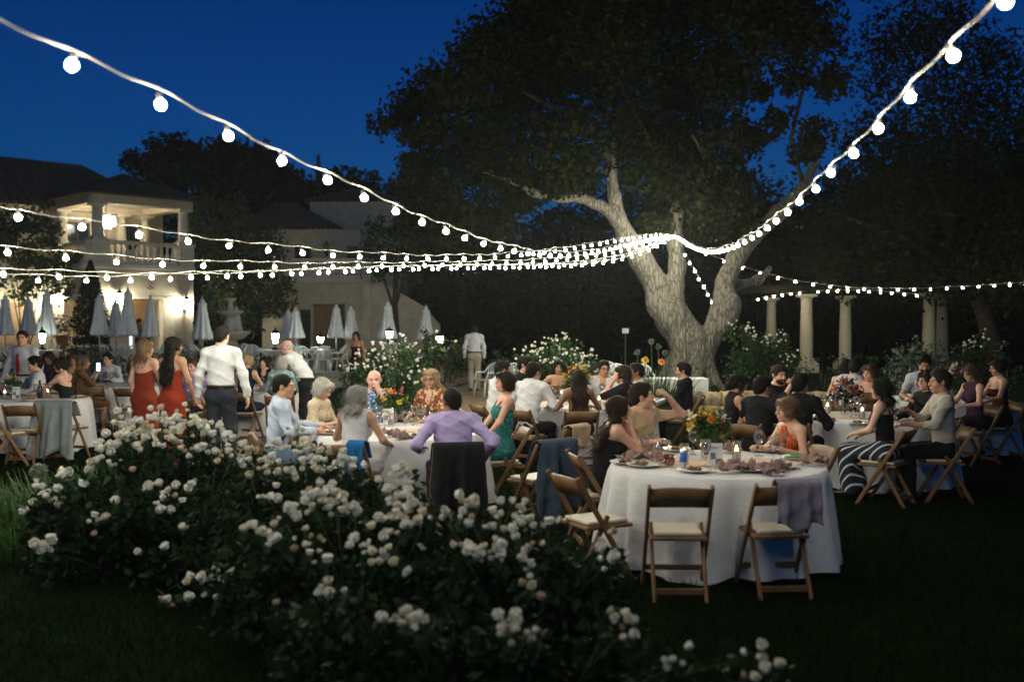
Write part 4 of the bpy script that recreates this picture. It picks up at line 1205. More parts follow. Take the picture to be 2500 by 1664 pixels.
# ================================================================== TABLES
m_linen = M('table_linen_white', (.60, .60, .61), .85, .06, 4, .5, 14)
m_runner = M('table_runner', (.60, .45, .36), .9, .08, 6, .2, 90)
TH = .76
def round_table(name, px, Y, R, label, clabel, seed, runner=None):
    x = XatY(px, Y)
    root = empty('round_table', (x, Y, 0), 0, label, 'table', 'round dinner tables')
    mb = MB(); mb.lathe([(.02, TH - .03), (R - .01, TH - .03), (R - .01, TH - .006), (.02, TH - .006)], 40); mb.build('table_top', m_dark, root)
    for k in range(4):
        a = k * PI / 2 + .6
        mb = MB(); mb.tube([(.5 * math.cos(a), .5 * math.sin(a), .0), (.45 * math.cos(a), .45 * math.sin(a), TH - .03)], .02, 6); mb.build('leg', m_iron, root)
    r_ = np.random.default_rng(seed)
    ph = r_.random(8) * 6.28; n = 180
    rings = [0, .25, .5, .75, .92, .985, 1.0]
    drops = np.linspace(0, 1, 12)[1:]
    vs = [(0, 0, TH)]; 
    for q in rings[1:]:
        for k in range(n):
            a = 2 * PI * k / n; vs.append((q * R * math.cos(a), q * R * math.sin(a), TH - (.004 if q == 1 else 0)))
    base = len(rings) - 1
    for d in drops:
        for k in range(n):
            a = 2 * PI * k / n
            sharp = 1.2 * math.sin(9 * a + ph[0] + .5 * math.sin(2 * a + ph[1])) + .7 * math.sin(14 * a + ph[2]) + .5 * math.sin(5 * a + ph[3]) + .25 * math.sin(23 * a + ph[4])
            rr = R + .014 + d ** .8 * (.02 + .095 * abs(math.sin(6 * a + ph[0] + .6 * math.sin(2 * a + ph[1]))) ** .8 + .035 * math.sin(17 * a + ph[2]) + .02 * math.sin(5 * a + ph[3]))
            # square-cut cloth: hem dips at four corners
            hem = .70 + .045 * max(0, math.cos(4 * (a + ph[5] / 6))) ** 2
            vs.append((rr * math.cos(a), rr * math.sin(a), TH - .012 - d * (hem if hem < TH - .02 else TH - .02)))
    fs = [(0, 1 + k, 1 + (k + 1) % n) for k in range(n)]
    for j in range(base + len(drops) - 1):
        for k in range(n):
            a, b = 1 + j * n + k, 1 + j * n + (k + 1) % n
            fs.append((a, a + n, b + n, b))
    mb = MB(); mb.add(vs, fs); c = mb.build('tablecloth', m_linen, None, True)
    c.location = (x, Y, 0); tag(c, clabel, 'tablecloth', 'white round tablecloths')
    if runner is not None:
        mb = MB(); m_ = 24; w = .17; vs = []; fs = []
        for i in range(m_ + 1):
            u = (i / m_ * 2 - 1) * (R - .02)
            for s in (-1, 1): vs.append((u, s * w + .02 * math.sin(u * 6), TH + .006 + .003 * math.sin(u * 17 + s)))
        fs = [(2 * i, 2 * i + 2, 2 * i + 3, 2 * i + 1) for i in range(m_)]
        mb.add(vs, fs); o = mb.build('table_runner', m_runner, None, True); o.location = (x, Y, 0); o.rotation_euler = (0, 0, runner)
        tag(o, 'blush table runner laid over the ' + clabel.split(' on ')[0].replace('white cloth', 'cloth') + ' of the ' + label.split(' set ')[0], 'runner')
    return np.array([x, Y])
tF = round_table('F', 1752, 8.06, .85, 'round table with the yellow bouquet set nearest the empty folding chairs', 'white cloth on the round table with the yellow bouquet', 1, .15)
tM = round_table('M', 975, 10.45, .90, 'round table of the lavender-shirted man set beside the foreground roses', 'white cloth on the round table of the lavender-shirted man', 2, .4)
tB = round_table('B', 1440, 14.0, .90, 'round table with the orange bouquet set below the white rose mound', 'white cloth on the round table with the orange bouquet', 3, .2)
tR = round_table('R', 2125, 11.9, .90, 'round table with the trailing pink bouquet set by the boulder wall', 'white cloth on the round table with the trailing pink bouquet', 4, -.3)
tA = round_table('A', 62, 15.0, .90, 'round table of the red-tie men set at the lawn edge', 'white cloth on the round table of the red-tie men', 5)
tC = round_table('C', 305, 18.3, .90, 'round table of the man in white facing the lawn set by the hedge', 'white cloth on the round table of the man in white by the hedge', 6)
tD = round_table('D', 632, 17.2, .90, 'round table of the woman in navy set below the fountain', 'white cloth on the round table of the woman in navy', 7)
tE = round_table('E', 2310, 14.8, .90, 'round table set in the dark behind the man holding a can', 'white cloth on the dark table behind the man holding a can', 8)

# ------------------------------------------------------------------ tableware templates
g_clear = glassmat('clear_glass'); g_pink = glassmat('pink_glass', (.80, .52, .50), .12)
m_water = glassmat('water', (.92, .95, .95), .06); m_wine = M('red_wine', (.05, .004, .008), .1, .1)
m_china = M('china', (.74, .73, .70), .25, .04, 5)
m_food = M('leftover_food', (.16, .075, .03), .6, .5, 30, .8, 60)
m_green = M('green_plate', (.03, .20, .03), .4, .2, 30, .6, 60)
m_napk = M('mauve_napkin', (.25, .155, .145), .9, .12, 10, .2, 80)
m_wax = M('candle_wax', (.80, .74, .62), .5, .03)
m_flame = emitmat('flame', (1.0, .62, .22), 210)
m_steel = M('steel', (.6, .6, .6), .25, .05, metal=1.0)
m_alu = M('aluminium_can', (.62, .64, .68), .3, .08, 20, metal=.9)
def goblet(tall=1.0, wine=False):
    root = empty('wine_glass')
    mb = MB(); mb.lathe([(.034, 0), (.033, .004), (.006, .010), (.005, .075 * tall), (.010, .085 * tall), (.034, .112 * tall), (.041, .14 * tall), (.036, .185 * tall), (.0345, .185 * tall), (.039, .14 * tall), (.030, .112 * tall), (.002, .092 * tall)], 16)
    mb.build('glass', g_clear, root, True)
    mb = MB(); mb.lathe([(.002, .094 * tall), (.028, .113 * tall), (.036, .135 * tall), (.002, .1355 * tall)], 14); mb.build('wine' if wine else 'water', m_wine if wine else m_water, root, True)
    return freeze(root)
def tumbler(g=None):
    root = empty('tumbler'); mb = MB(); mb.lathe([(.03, 0), (.043, .02), (.045, .09), (.043, .09), (.040, .02), (.002, .008)], 16); mb.build('glass', g or g_pink, root, True)
    mb = MB(); mb.lathe([(.002, .01), (.038, .022), (.040, .05), (.002, .0505)], 14); mb.build('water', m_water, root, True); return freeze(root)
def plate(food=True, green=False):
    root = empty('dinner_plate'); mb = MB(); mb.lathe([(.07, .0), (.09, .004), (.135, .018), (.136, .021), (.09, .009), (.002, .008)], 28); mb.build('plate', m_china, root, True)
    if food:
        mb = MB()
        for k in range(11):
            a = rng.uniform(0, 6.28); r = rng.uniform(0, .055); s = rng.uniform(.012, .028)
            mb.ball((r * math.cos(a), r * math.sin(a), .012 + s * .35), (s, s * rng.uniform(.6, 1), s * rng.uniform(.4, .8)), 7, 5)
        mb.build('food', m_food, root, False)
    if green:
        mb = MB(); mb.lathe([(.115, .022), (.118, .028), (.08, .036), (.002, .040)], 26, fold=lambda a, z: 1 + .03 * math.sin(13 * a)); mb.build('leaf_salad', m_green, root, True)
    return freeze(root)
def napkin(seed):
    r = np.random.default_rng(seed); root = empty('napkin'); n = 13; vs = []; fs = []
    ph = r.random(6) * 6.3
    for i in range(n):
        for j in range(n):
            u, v = i / (n - 1) - .5, j / (n - 1) - .5
            h = .030 * (math.sin(9 * u + ph[0] + 4 * v) + .7 * math.sin(13 * v + ph[1] - 5 * u) + .4 * math.sin(21 * (u + v) + ph[2])) + .035
            d = math.hypot(u, v)
            vs.append((u * .19 + .02 * math.sin(8 * v + ph[3]), v * .14 + .02 * math.sin(9 * u + ph[4]), max(.003, h * (1.25 - d))))
    fs = [(i * n + j, (i + 1) * n + j, (i + 1) * n + j + 1, i * n + j + 1) for i in range(n - 1) for j in range(n - 1)]
    mb = MB(); mb.add(vs, fs); mb.build('cloth', m_napk, root, True); return freeze(root)
def candle(h=.09, gh=.17):
    root = empty('candle_holder')
    mb = MB(); mb.lathe([(.036, 0), (.037, gh), (.0355, gh), (.034, .006), (.002, .005)], 16); mb.build('glass_cylinder', g_clear, root, True)
    mb = MB(); mb.lathe([(.022, .007), (.022, h), (.002, h - .006)], 12); mb.build('candle', m_wax, root, 'auto')
    mb = MB(); mb.lathe([(.001, h), (.008, h + .010), (.006, h + .022), (.0006, h + .042)], 8); mb.build('flame', m_flame, root, True)
    return freeze(root)
def can():
    root = empty('drink_can'); mb = MB(); mb.lathe([(.024, 0), (.031, .008), (.031, .105), (.026, .118), (.024, .116), (.002, .115)], 16); mb.build('can_body', m_alu, root, 'auto'); return freeze(root)
def menu_card():
    root = empty('menu_card'); wht = M('card_white', (.75, .73, .70), .7, .03); blk = M('print_black', (.03, .03, .035), .6, .3, 60)
    mb = MB(); mb.box((0, 0, .095), (.115, .004, .18)); mb.build('card', wht, root)
    mb = MB(); mb.box((-.022, -.004, .085), (.040, .002, .05)); mb.box((.024, -.004, .038), (.056, .002, .05)); mb.build('printed_photo', M('photo_print', (.03, .03, .05), .5, .9, 90, col2=(.3, .28, .28)), root)
    cu = bpy.data.curves.new('lettering', 'FONT'); cu.body = 'Table 7'; cu.size = .026; cu.align_x = 'CENTER'; cu.extrude = .0004
    t = bpy.data.objects.new('tmp', cu); COL.objects.link(t)
    me = bpy.data.meshes.new_from_object(t.evaluated_get(bpy.context.evaluated_depsgraph_get())); bpy.data.objects.remove(t)
    me.materials.clear(); me.materials.append(blk)
    l = link('lettering', me, root); l.location = (0, -.0032, .142); l.rotation_euler = (PI / 2, 0, 0)
    mb = MB(); mb.box((0, .01, .003), (.12, .05, .006)); mb.build('card_stand', g_clear, root)
    return freeze(root)
def cutlery():
    root = empty('fork'); mb = MB(); mb.tube([(-.09, 0, .004), (.03, 0, .006), (.05, 0, .005)], [.005, .003, .006], 6, flat=.4)
    for k in (-1, 0, 1): mb.tube([(.05, k * .006, .005), (.09, k * .006, .007)], .0022, 4)
    mb.build('fork_body', m_steel, root); return freeze(root)
def bottle(colr, name):
    root = empty('bottle'); mb = MB(); mb.lathe([(.034, 0), (.036, .01), (.036, .17), (.014, .215), (.013, .27), (.015, .275), (.002, .276)], 14); mb.build('bottle_body', colr, root, True); return freeze(root)
def shaker():
    root = empty('pepper_jar'); mb = MB(); mb.lathe([(.036, 0), (.04, .02), (.04, .07), (.03, .085)], 14); mb.build('jar', g_clear, root, True)
    mb = MB(); mb.lathe([(.031, .085), (.033, .10), (.012, .115), (.014, .135), (.003, .15)], 12); mb.build('lid', m_steel, root, True)
    mb = MB(); mb.lathe([(.002, .004), (.034, .01), (.034, .055), (.002, .056)], 12); mb.build('contents', M('peppercorn', (.10, .06, .05), .7, .6, 150), root, True); return freeze(root)
TEMPL = {}
def put(kind, maker, t, dx, dy, rz, label, cat, group=None, z=None, rot=None):
    if kind not in TEMPL: TEMPL[kind] = maker(); o = TEMPL[kind]
    else: o = copy_tree(TEMPL[kind])
    o.location = (t[0] + dx, t[1] + dy, (TH + .007) if z is None else z)
    o.rotation_euler = rot if rot is not None else (0, 0, rz)
    for k in ('label', 'category', 'group'):
        if k in o: del o[k]
    tag(o, label, cat, group)
    return o
def tpx(t, px, py):
    """offset on the table top seen at pixel px,py"""
    g = G(px, py, TH); return g[0] - t[0], g[1] - t[1]

# ------------------------------------------------------------------ bouquets
def petal_flower(col, n=9, rr=.035, name='flower', full=False):
    """cupped layered bloom"""
    mb = MB()
    rings = ((n, 1.0, .95, 0), (max(5, n - 2), .78, .55, .15), (5, .5, .22, .3))
    if full: rings = ((n, 1.12, 1.0, .0), (n, 1.0, .86, .06), (n - 1, .88, .66, .10), (n - 1, .74, .48, .13), (6, .55, .32, .17), (5, .36, .16, .22))
    for ring, (k, r, tilt, zz) in enumerate(rings):
        for i in range(k):
            a = 2 * PI * (i + .5 * ring) / k + .2 * ring + rng.uniform(-.12, .12)
            ca, sa = math.cos(a), math.sin(a)
            pts = []
            j = rng.uniform(.88, 1.12)
            for (u, w, h) in ((.08, .14, 0), (.5, .42 if full else .34, .10), (.88 * j, .46 if full else .30, .42 - .3 * tilt), (1.02 * j, .26 if full else .08, .50 - .40 * tilt)):
                x = r * rr * u * (.35 + .65 * tilt); z = rr * (zz + h * (1.4 if not full else 1.0) + u * (1 - tilt) * (.9 if not full else .55))
                for s in (-1, 1): pts.append((x * ca - s * w * r * rr * sa, x * sa + s * w * r * rr * ca, z))
            mb.add(pts, [(0, 1, 3, 2), (2, 3, 5, 4), (4, 5, 7, 6)])
    o = mb.build(name, col, None, True); me = o.data; bpy.data.objects.remove(o); return me
def rose_mesh(col, rr, seed, n=30):
    r_ = np.random.default_rng(seed); mb = MB()
    for i in range(n):
        f = (i + .5) / n; zc_ = 1 - f * 1.25; ph = i * 2.39996 + r_.uniform(-.25, .25)
        s_ = math.sqrt(max(0, 1 - zc_ * zc_)); d = Vector((s_ * math.cos(ph), s_ * math.sin(ph), zc_))
        t = Vector((0, 0, 1)).cross(d); t = t.normalized() if t.length > .05 else Vector((1, 0, 0)); b = d.cross(t).normalized()
        sz = rr * (.34 + .30 * f) * r_.uniform(.85, 1.15); c = d * rr * (.62 + .20 * f) * Vector((1, 1, 1)).length / 1.732
        c = Vector((c.x, c.y, c.z * .72 + rr * .25)); pts = []
        for v, wv, lift in ((-.9, .75, 0), (-.1, 1.05, .08), (.7, .95, .30), (1.05, .5, .52)):
            for s in (-1, 0, 1): pts.append(c + t * s * wv * sz + b * v * sz + d * sz * (lift - .22 * abs(s)) + Vector(r_.normal(size=3)) * sz * .05)
        mb.add(pts, [(3 * j + k, 3 * j + k + 1, 3 * j + k + 4, 3 * j + k + 3) for j in range(3) for k in range(2)])
    o = mb.build('rose', col, None, True); me = o.data; bpy.data.objects.remove(o); return me
petm = lambda nm, a, b: leafmat(nm, a, b, .35, .6)
FY = petal_flower(petm('petal_yellow', (.55, .36, .03), (.75, .58, .06)), 9, .036)
FO = petal_flower(petm('petal_orange', (.70, .22, .03), (.80, .38, .06)), 9, .034)
FW = petal_flower(petm('petal_cream', (.70, .66, .55), (.80, .76, .66)), 10, .045)
FP = petal_flower(petm('petal_pink', (.35, .10, .12), (.55, .24, .24)), 9, .038)
FR = petal_flower(petm('petal_red', (.5, .05, .03), (.65, .12, .05)), 8, .03)
def bouquet(t, dx, dy, label, meshes, n, r, h, vh=.14, trail=False):
    root = empty('flower_bouquet', (t[0] + dx, t[1] + dy, TH + .007), 0, label, 'flowers')
    mb = MB(); mb.lathe([(.045, 0), (.05, .02), (.042, vh * .6), (.055, vh), (.052, vh), (.038, vh * .6), (.002, .01)], 18); mb.build('vase', g_clear, root, True)
    stems = MB()
    for k in range(n):
        a = rng.uniform(0, 6.28); el = rng.uniform(.15, 1.45); q = rng.uniform(.75, 1.0)
        p = np.array([r * q * math.cos(el) * math.cos(a), r * q * math.cos(el) * math.sin(a), vh + .03 + h * q * math.sin(el)])
        o = link('flower', meshes[k % len(meshes)], root); o.location = p
        dr = Vector(p - np.array([0, 0, vh * .6])).normalized(); o.rotation_mode = 'QUATERNION'; o.rotation_quaternion = Vector((0, 0, 1)).rotation_difference(dr)
        o.scale = [rng.uniform(.8, 1.25)] * 3
        stems.tube([(rng.uniform(-.02, .02), rng.uniform(-.02, .02), .02), tuple(p * np.array([.35, .35, .7])), tuple(p)], .003, 4)
    stems.build('stem', m_stem, root)
    C = clumpy([((0, 0, vh + h * .4), (r * 1.0, r * 1.0, h * .7))], 900, sub=14, sig=.25, mx=420)
    if trail:
        tr = np.array([[.02 + .05 * s, -.10 - .05 * s + rng.normal() * .03, vh - .02 - .12 * s] for s in np.linspace(0, 1.2, 26)]) + rng.normal(size=(26, 3)) * .025
        C = np.concatenate([C, tr])
    leaves_obj('foliage', C, .05, LM_STRAP if not trail else LM_ROSE, root)
    return root

# table F, as seen
def F_(px, py): return tpx(tF, px, py)
d = F_(1728, 1120); bouquet(tF, d[0], d[1] + .06, 'bouquet of yellow and cream flowers in a glass vase on the front table', [FY, FY, FO, FW, FY, FY, FR], 24, .19, .20, .16)
lab = 'clear water goblet on the table with the yellow bouquet'
for px, py, k in ((1574, 1114, 1.0), (1625, 1133, 1.05), (1692, 1110, 1.1), (1722, 1140, 1.15), (1852, 1114, 1.15), (1888, 1136, 1.2), (1906, 1126, 1.2)):
    d = F_(px, py); o = put('goblet', goblet, tF, d[0], d[1], 0, lab, 'glass', 'goblets on the yellow bouquet table'); o.scale = (k, k, k)
d = F_(1634, 1138); put('tumbler', tumbler, tF, d[0], d[1], 0, 'pink tinted tumbler beside the mauve napkins on the front table', 'glass')
d = F_(1607, 1120); put('shaker', shaker, tF, d[0], d[1], 0, 'glass jar with metal lid beside the elbows of the woman in black', 'jar')
d = F_(1670, 1136); o = put('candle', candle, tF, d[0], d[1], 0, 'lit pillar candle in a tall glass cylinder behind the blue can', 'candle')
d = F_(1798, 1128); put('candle', candle, tF, d[0], d[1], 0, 'lit candle in a glass cylinder right of the menu card', 'candle')
d = F_(1668, 1148)
root = empty('drink_can', (tF[0] + d[0], tF[1] + d[1], TH + .007), 0, 'slim blue and silver drink can on the front table', 'can')
mb = MB(); mb.lathe([(.024, 0), (.027, .006), (.027, .062)], 16); mb.build('can_body', m_alu, root, 'auto')
mb = MB(); mb.lathe([(.027, .134), (.027, .145), (.022, .155), (.002, .154)], 16); mb.build('can_top', m_alu, root, 'auto')
mb = MB(); mb.lathe([(.0272, .062), (.0272, .134)], 16); mb.build('blue_label', M('blue_print', (.02, .12, .45), .4, .1), root, True)
d = F_(1748, 1141); put('card', menu_card, tF, d[0], d[1], 0, 'small printed menu card beside the vase on the front table', 'card').rotation_euler = (-.12, 0, .08)
pl = 'white dinner plate with leftovers on the table with the yellow bouquet'
for px, py in ((1530, 1133), (1538, 1117), (1572, 1139), (1695, 1152), (1830, 1150), (1912, 1142), (1868, 1102), (1650, 1101)):
    d = F_(px, py); put('plate', plate, tF, d[0], d[1], rng.uniform(0, 6), pl, 'plate', 'plates on the yellow bouquet table')
d = F_(1948, 1122); put('gplate', lambda: plate(False, True), tF, d[0], d[1], 0, 'white plate heaped with bright green leaves before the woman in red', 'plate')
nl = 'crumpled mauve napkin on the table with the yellow bouquet'
for i, (px, py, rz) in enumerate(((1555, 1126, .3), (1600, 1128, 1.2), (1782, 1155, .2), (1822, 1150, 2), (1893, 1150, .6), (1985, 1137, -.1), (1780, 1104, 1), (1880, 1160, 2.2))):
    d = F_(px, py); put('napkin%d' % (i % 3), (lambda i=i: napkin(i)), tF, d[0], d[1], rz, nl, 'napkin', 'napkins on the yellow bouquet table', z=TH + .02)
for px, py, rz in ((1665, 1147, 0), (1735, 1146, .3), (1860, 1152, -.2), (1900, 1153, -.4)):
    d = F_(px, py); put('fork', cutlery, tF, d[0], d[1], rz, 'steel fork lying on the cloth with the yellow bouquet', 'fork', 'forks on the yellow bouquet table')
# table M
def Mt(px, py): return tpx(tM, px, py)
d = Mt(960, 1034); bouquet(tM, d[0], d[1], 'dark bouquet with yellow and red blooms before the man drinking from a tumbler', [FY, FR, FP, FY], 12, .17, .19, .18)
lab = 'clear goblet on the table of the lavender-shirted man'
for px, py in ((925, 1040), (940, 1052), (990, 1056), (1012, 1038), (985, 1034), (1035, 1034), (905, 1036), (960, 1060)):
    d = Mt(px, py); o = put('goblet', goblet, tM, d[0], d[1], 0, lab, 'glass', 'goblets on the lavender table'); o.scale = (1.15,) * 3
d = Mt(1028, 1052); o = put('wgoblet', lambda: goblet(1.0, True), tM, d[0], d[1], 0, 'goblet of red wine left of the lavender-shirted man', 'glass'); o.scale = (1.2,) * 3
d = Mt(1055, 1046); put('candle', candle, tM, d[0], d[1], 0, 'lit candle in glass cylinder left of the lavender-shirted man', 'candle')
d = Mt(905, 1054); put('candle', candle, tM, d[0], d[1], 0, 'lit candle in glass cylinder beside the grey-haired woman in white', 'candle')
d = Mt(948, 1040); put('card', menu_card, tM, d[0], d[1], 0, 'menu card standing by the dark bouquet', 'card')
for px, py in ((805, 1060), (822, 1044), (1015, 1068), (1160, 1045), (870, 1032), (1060, 1030)):
    d = Mt(px, py); put('plate', plate, tM, d[0], d[1], rng.uniform(0, 6), 'white dinner plate on the table of the lavender-shirted man', 'plate', 'plates on the lavender table')
for i, (px, py) in enumerate(((950, 1066), (980, 1072), (1130, 1040))):
    d = Mt(px, py); put('napkin%d' % (i % 3), (lambda i=i: napkin(i)), tM, d[0], d[1], i * 1.1, 'mauve napkin on the table of the lavender-shirted man', 'napkin', 'napkins on the lavender table', z=TH + .012)
# table B
def Bt(px, py): return tpx(tB, px, py)
d = Bt(1410, 972); bouquet(tB, d[0], d[1], 'orange and yellow bouquet on the table below the white rose mound', [FO, FY, FO, FY, FR], 22, .24, .22, .22)
d = Bt(1380, 983); put('card', menu_card, tB, d[0], d[1], 0, 'menu card standing by the orange bouquet', 'card')
for px, py in ((1342, 978), (1347, 985), (1470, 972), (1485, 978), (1362, 990), (1495, 985), (1440, 990)):
    d = Bt(px, py); o = put('goblet', goblet, tB, d[0], d[1], 0, 'clear goblet on the table with the orange bouquet', 'glass', 'goblets on the orange bouquet table'); o.scale = (1.15,) * 3
for px, py in ((1450, 982), (1462, 992), (1370, 976)):
    d = Bt(px, py); put('candle', candle, tB, d[0], d[1], 0, 'lit candle in glass on the table with the orange bouquet', 'candle', 'candles on the orange bouquet table')
for px, py in ((1345, 995), (1500, 995), (1420, 965), (1480, 966), (1540, 985)):
    d = Bt(px, py); put('plate', plate, tB, d[0], d[1], 0, 'white dinner plate on the table with the orange bouquet', 'plate', 'plates on the orange bouquet table')
# table R
def Rt(px, py): return tpx(tR, px, py)
d = Rt(2062, 1012); bouquet(tR, d[0], d[1], 'trailing bouquet of pink and orange flowers on the right-hand table', [FP, FP, FO, FP], 16, .17, .19, .2, True)
for px, py in ((2020, 1010), (2105, 1022)):
    d = Rt(px, py); put('candle', candle, tR, d[0], d[1], 0, 'lit candle in glass beside the trailing pink bouquet', 'candle', 'candles by the trailing bouquet')
for px, py in ((2085, 1008), (2080, 1018), (2092, 1015), (2025, 1004), (2012, 1006)):
    d = Rt(px, py); o = put('goblet', goblet, tR, d[0], d[1], 0, 'clear goblet beside the trailing pink bouquet', 'glass', 'goblets by the trailing bouquet'); o.scale = (1.15,) * 3
for px, py in ((2098, 1036), (2160, 1020), (2005, 1020)):
    d = Rt(px, py); put('plate', plate, tR, d[0], d[1], 0, 'white dinner plate beside the trailing pink bouquet', 'plate', 'plates by the trailing bouquet')
d = Rt(2012, 1032); put('napkin0', lambda: napkin(0), tR, d[0], d[1], .4, 'dark napkin lying at the table edge before the trailing bouquet', 'napkin', z=TH + .012)
# tables A, C, D, E
bl_dark = M('dark_bottle', (.02, .02, .012), .15, .1)
for t, lab, n in ((tA, 'table of the red-tie men', 9), (tC, 'table of the man in white by the hedge', 8), (tD, 'table of the woman in navy', 5), (tE, 'dark table behind the man holding a can', 4)):
    for k in range(n):
        a = rng.uniform(0, 6.28); r = rng.uniform(.2, .72)
        o = put('goblet', goblet, t, r * math.cos(a), r * math.sin(a), 0, 'clear goblet on the ' + lab, 'glass', 'goblets on the ' + lab); o.scale = (1.2,) * 3
    for k in range(4):
        a = k * 1.6 + rng.uniform(0, .5)
        put('plate', plate, t, .66 * math.cos(a), .66 * math.sin(a), 0, 'white dinner plate on the ' + lab, 'plate', 'plates on the ' + lab)
    for k in range(2):
        a = rng.uniform(0, 6.28)
        put('candle', candle, t, .3 * math.cos(a), .3 * math.sin(a), 0, 'lit candle in glass on the ' + lab, 'candle', 'candles on the ' + lab)
put('bottle', lambda: bottle(bl_dark, 'b'), tA, .28, -.15, 0, 'dark bottle the woman in black reaches for', 'bottle')
bouquet(tC, .1, .1, 'single orange blooms in a vase on the table by the hedge', [FO], 4, .12, .26, .2)
bouquet(tA, -.25, .1, 'small yellow bouquet on the table of the red-tie men', [FY, FW], 8, .14, .15, .15)
bouquet(tE, .1, .0, 'pale pink bouquet on the dark table behind the man holding a can', [FP, FW], 10, .16, .25, .22)
put('card', menu_card, tA, .0, -.3, .0, 'menu card on the table of the red-tie men', 'card')
# ================================================================== PEOPLE
def rx(a): c, s = math.cos(a), math.sin(a); return np.array([[1, 0, 0], [0, c, s], [0, -s, c]])      # +a tips the head forward (+y)
def ry(a): c, s = math.cos(a), math.sin(a); return np.array([[c, 0, s], [0, 1, 0], [-s, 0, c]])      # +a tips towards +x
def rzm(a): c, s = math.cos(a), math.sin(a); return np.array([[c, -s, 0], [s, c, 0], [0, 0, 1]])
def unit(v): v = np.asarray(v, float); return v / (np.linalg.norm(v) + 1e-9)

def head_template(fem):
    h = .0062
    s = SDF((-.11, -.13, -.17), (.11, .15, .14), h)
    s.ell((0, -.012, .030), (.0765, .096, .088), k=.02)
    s.ell((0, .028, -.040), (.058 if not fem else .054, .066, .076), k=.035)
    s.ell((0, .066, -.092), (.026 if not fem else .021, .022, .020), k=.03)
    for sx in (-1, 1):
        s.ell((sx * .036, .055, -.030), (.028, .030, .028), k=.02)
        s.ell((sx * .048, .0, -.075), (.016, .03, .022), k=.03)
        s.cap((sx * .012, .091, .026), (sx * .046, .074, .027), .010, .009, .014)
        s.ell((sx * .031, .100, .006), (.018, .016, .012), k=.012, op='s')
        s.ell((sx * .078, -.008, -.006), (.010, .020, .032), R=ry(sx * .25), k=.008)
        s.ell((sx * .013, .103, -.030), (.009, .011, .008), k=.008)
    s.cap((0, .090, .018), (0, .114, -.024), .009, .0125, .012)
    s.ell((0, .086, -.062), (.025, .014, .016), k=.012)
    s.cap((-.019, .094, -.055), (.019, .094, -.055), .0055, .0055, .006)
    s.cap((-.017, .093, -.066), (.017, .093, -.066), .0065, .0065, .006)
    s.cap((-.024, .103, -.0605), (.024, .103, -.0605), .0028, .0028, .004, op='s')
    s.cap((0, -.02, -.08), (0, -.035, -.16), .052 if not fem else .044, .056 if not fem else .047, .03)
    V, F = s.mesh()
    C = np.ones((len(V), 3))
    x, y, z = V[:, 0], V[:, 1], V[:, 2]
    lips = (np.abs(x) < .025) & (np.abs(z + .0605) < .013) & (y > .082)
    C[lips] = (.80, .48, .46) if fem else (.86, .62, .58)
    brow = (np.abs(np.abs(x) - .031) < .020) & (np.abs(z - .029 + .12 * (np.abs(x) - .031) ** 2 * 20) < .0058) & (y > .06)
    C[brow] = (.22, .18, .16)
    ck = np.exp(-(((np.abs(x) - .04) / .02) ** 2 + ((z + .03) / .02) ** 2)) * (y > .03)
    C *= 1 - ck[:, None] * np.array([0, .14, .14])
    EV, EF, EC = [], [], []
    for sx in (-1, 1):
        mb = MB(); mb.ball((0, 0, 0), .0118, 12, 9)
        v = np.array(mb.v); f = mb.f
        off = sum(len(e) for e in EV)
        c = np.tile([1.15, 1.2, 1.25], (len(v), 1))
        c[v[:, 1] > .0085] = (.08, .06, .05)
        EV.append(v + np.array([sx * .0305, .0855, .0045])); EC.append(c)
        EF += [[q[0], q[1], q[2], q[-1]] if len(q) == 4 else [q[0], q[1], q[2], q[2]] for q in [[i + off for i in ff] for ff in f]]
        # lids
    return V, F, C, np.concatenate(EV), EF, np.concatenate(EC)
HEADT = {0: head_template(False), 1: head_template(True)}

def hand_template(curl, spread=.1):
    """right hand, palm down (-z), fingers along +y, thumb on -x"""
    s = SDF((-.085, -.035, -.10), (.065, .21, .04), .0055)
    s.cap((0, -.02, 0), (0, .02, 0), .026, .028, .02, fl=((0, 0, 1), .75))
    s.cap((-.018, .025, 0), (-.022, .085, -.002), .021, .019, .015, fl=((0, 0, 1), .72))
    s.cap((.012, .025, 0), (.020, .080, -.004), .021, .018, .015, fl=((0, 0, 1), .72))
    s.cap((-.02, .04, 0), (.018, .05, 0), .02, .02, .015, fl=((0, 0, 1), .7))
    for i, (x, L, r) in enumerate(((-.029, .074, .0086), (-.009, .082, .0090), (.011, .076, .0086), (.029, .060, .0078))):
        p = np.array([x, .086 - .006 * abs(i - 1), -.002]); a = 0; sp = (i - 1.4) * spread * .35
        for seg, (fr, bend) in enumerate(((.45, curl * .85), (.30, curl * 1.15), (.25, curl * .7))):
            a += bend
            d = np.array([math.sin(sp) * math.cos(a), math.cos(sp) * math.cos(a), -math.sin(a)])
            q = p + d * L * fr
            s.cap(p, q, r * (1 - .08 * seg), r * (.92 - .08 * seg), .006); p = q
    p = np.array([-.022, .022, -.006])
    for d, L, r in (((-.75, .55, -.25 - curl * .25), .040, .0125), ((-.45 + .3 * curl, .80, -.35 * curl - .1), .034, .0105), ((-.15 + .5 * curl, .9, -.45 * curl), .026, .0088)):
        q = p + unit(d) * L; s.cap(p, q, r, r * .9, .010); p = q
    return s.mesh()
HANDT = {'relax': hand_template(.38), 'grip': hand_template(.85, .0), 'flat': hand_template(.14), 'fist': hand_template(1.25, 0)}

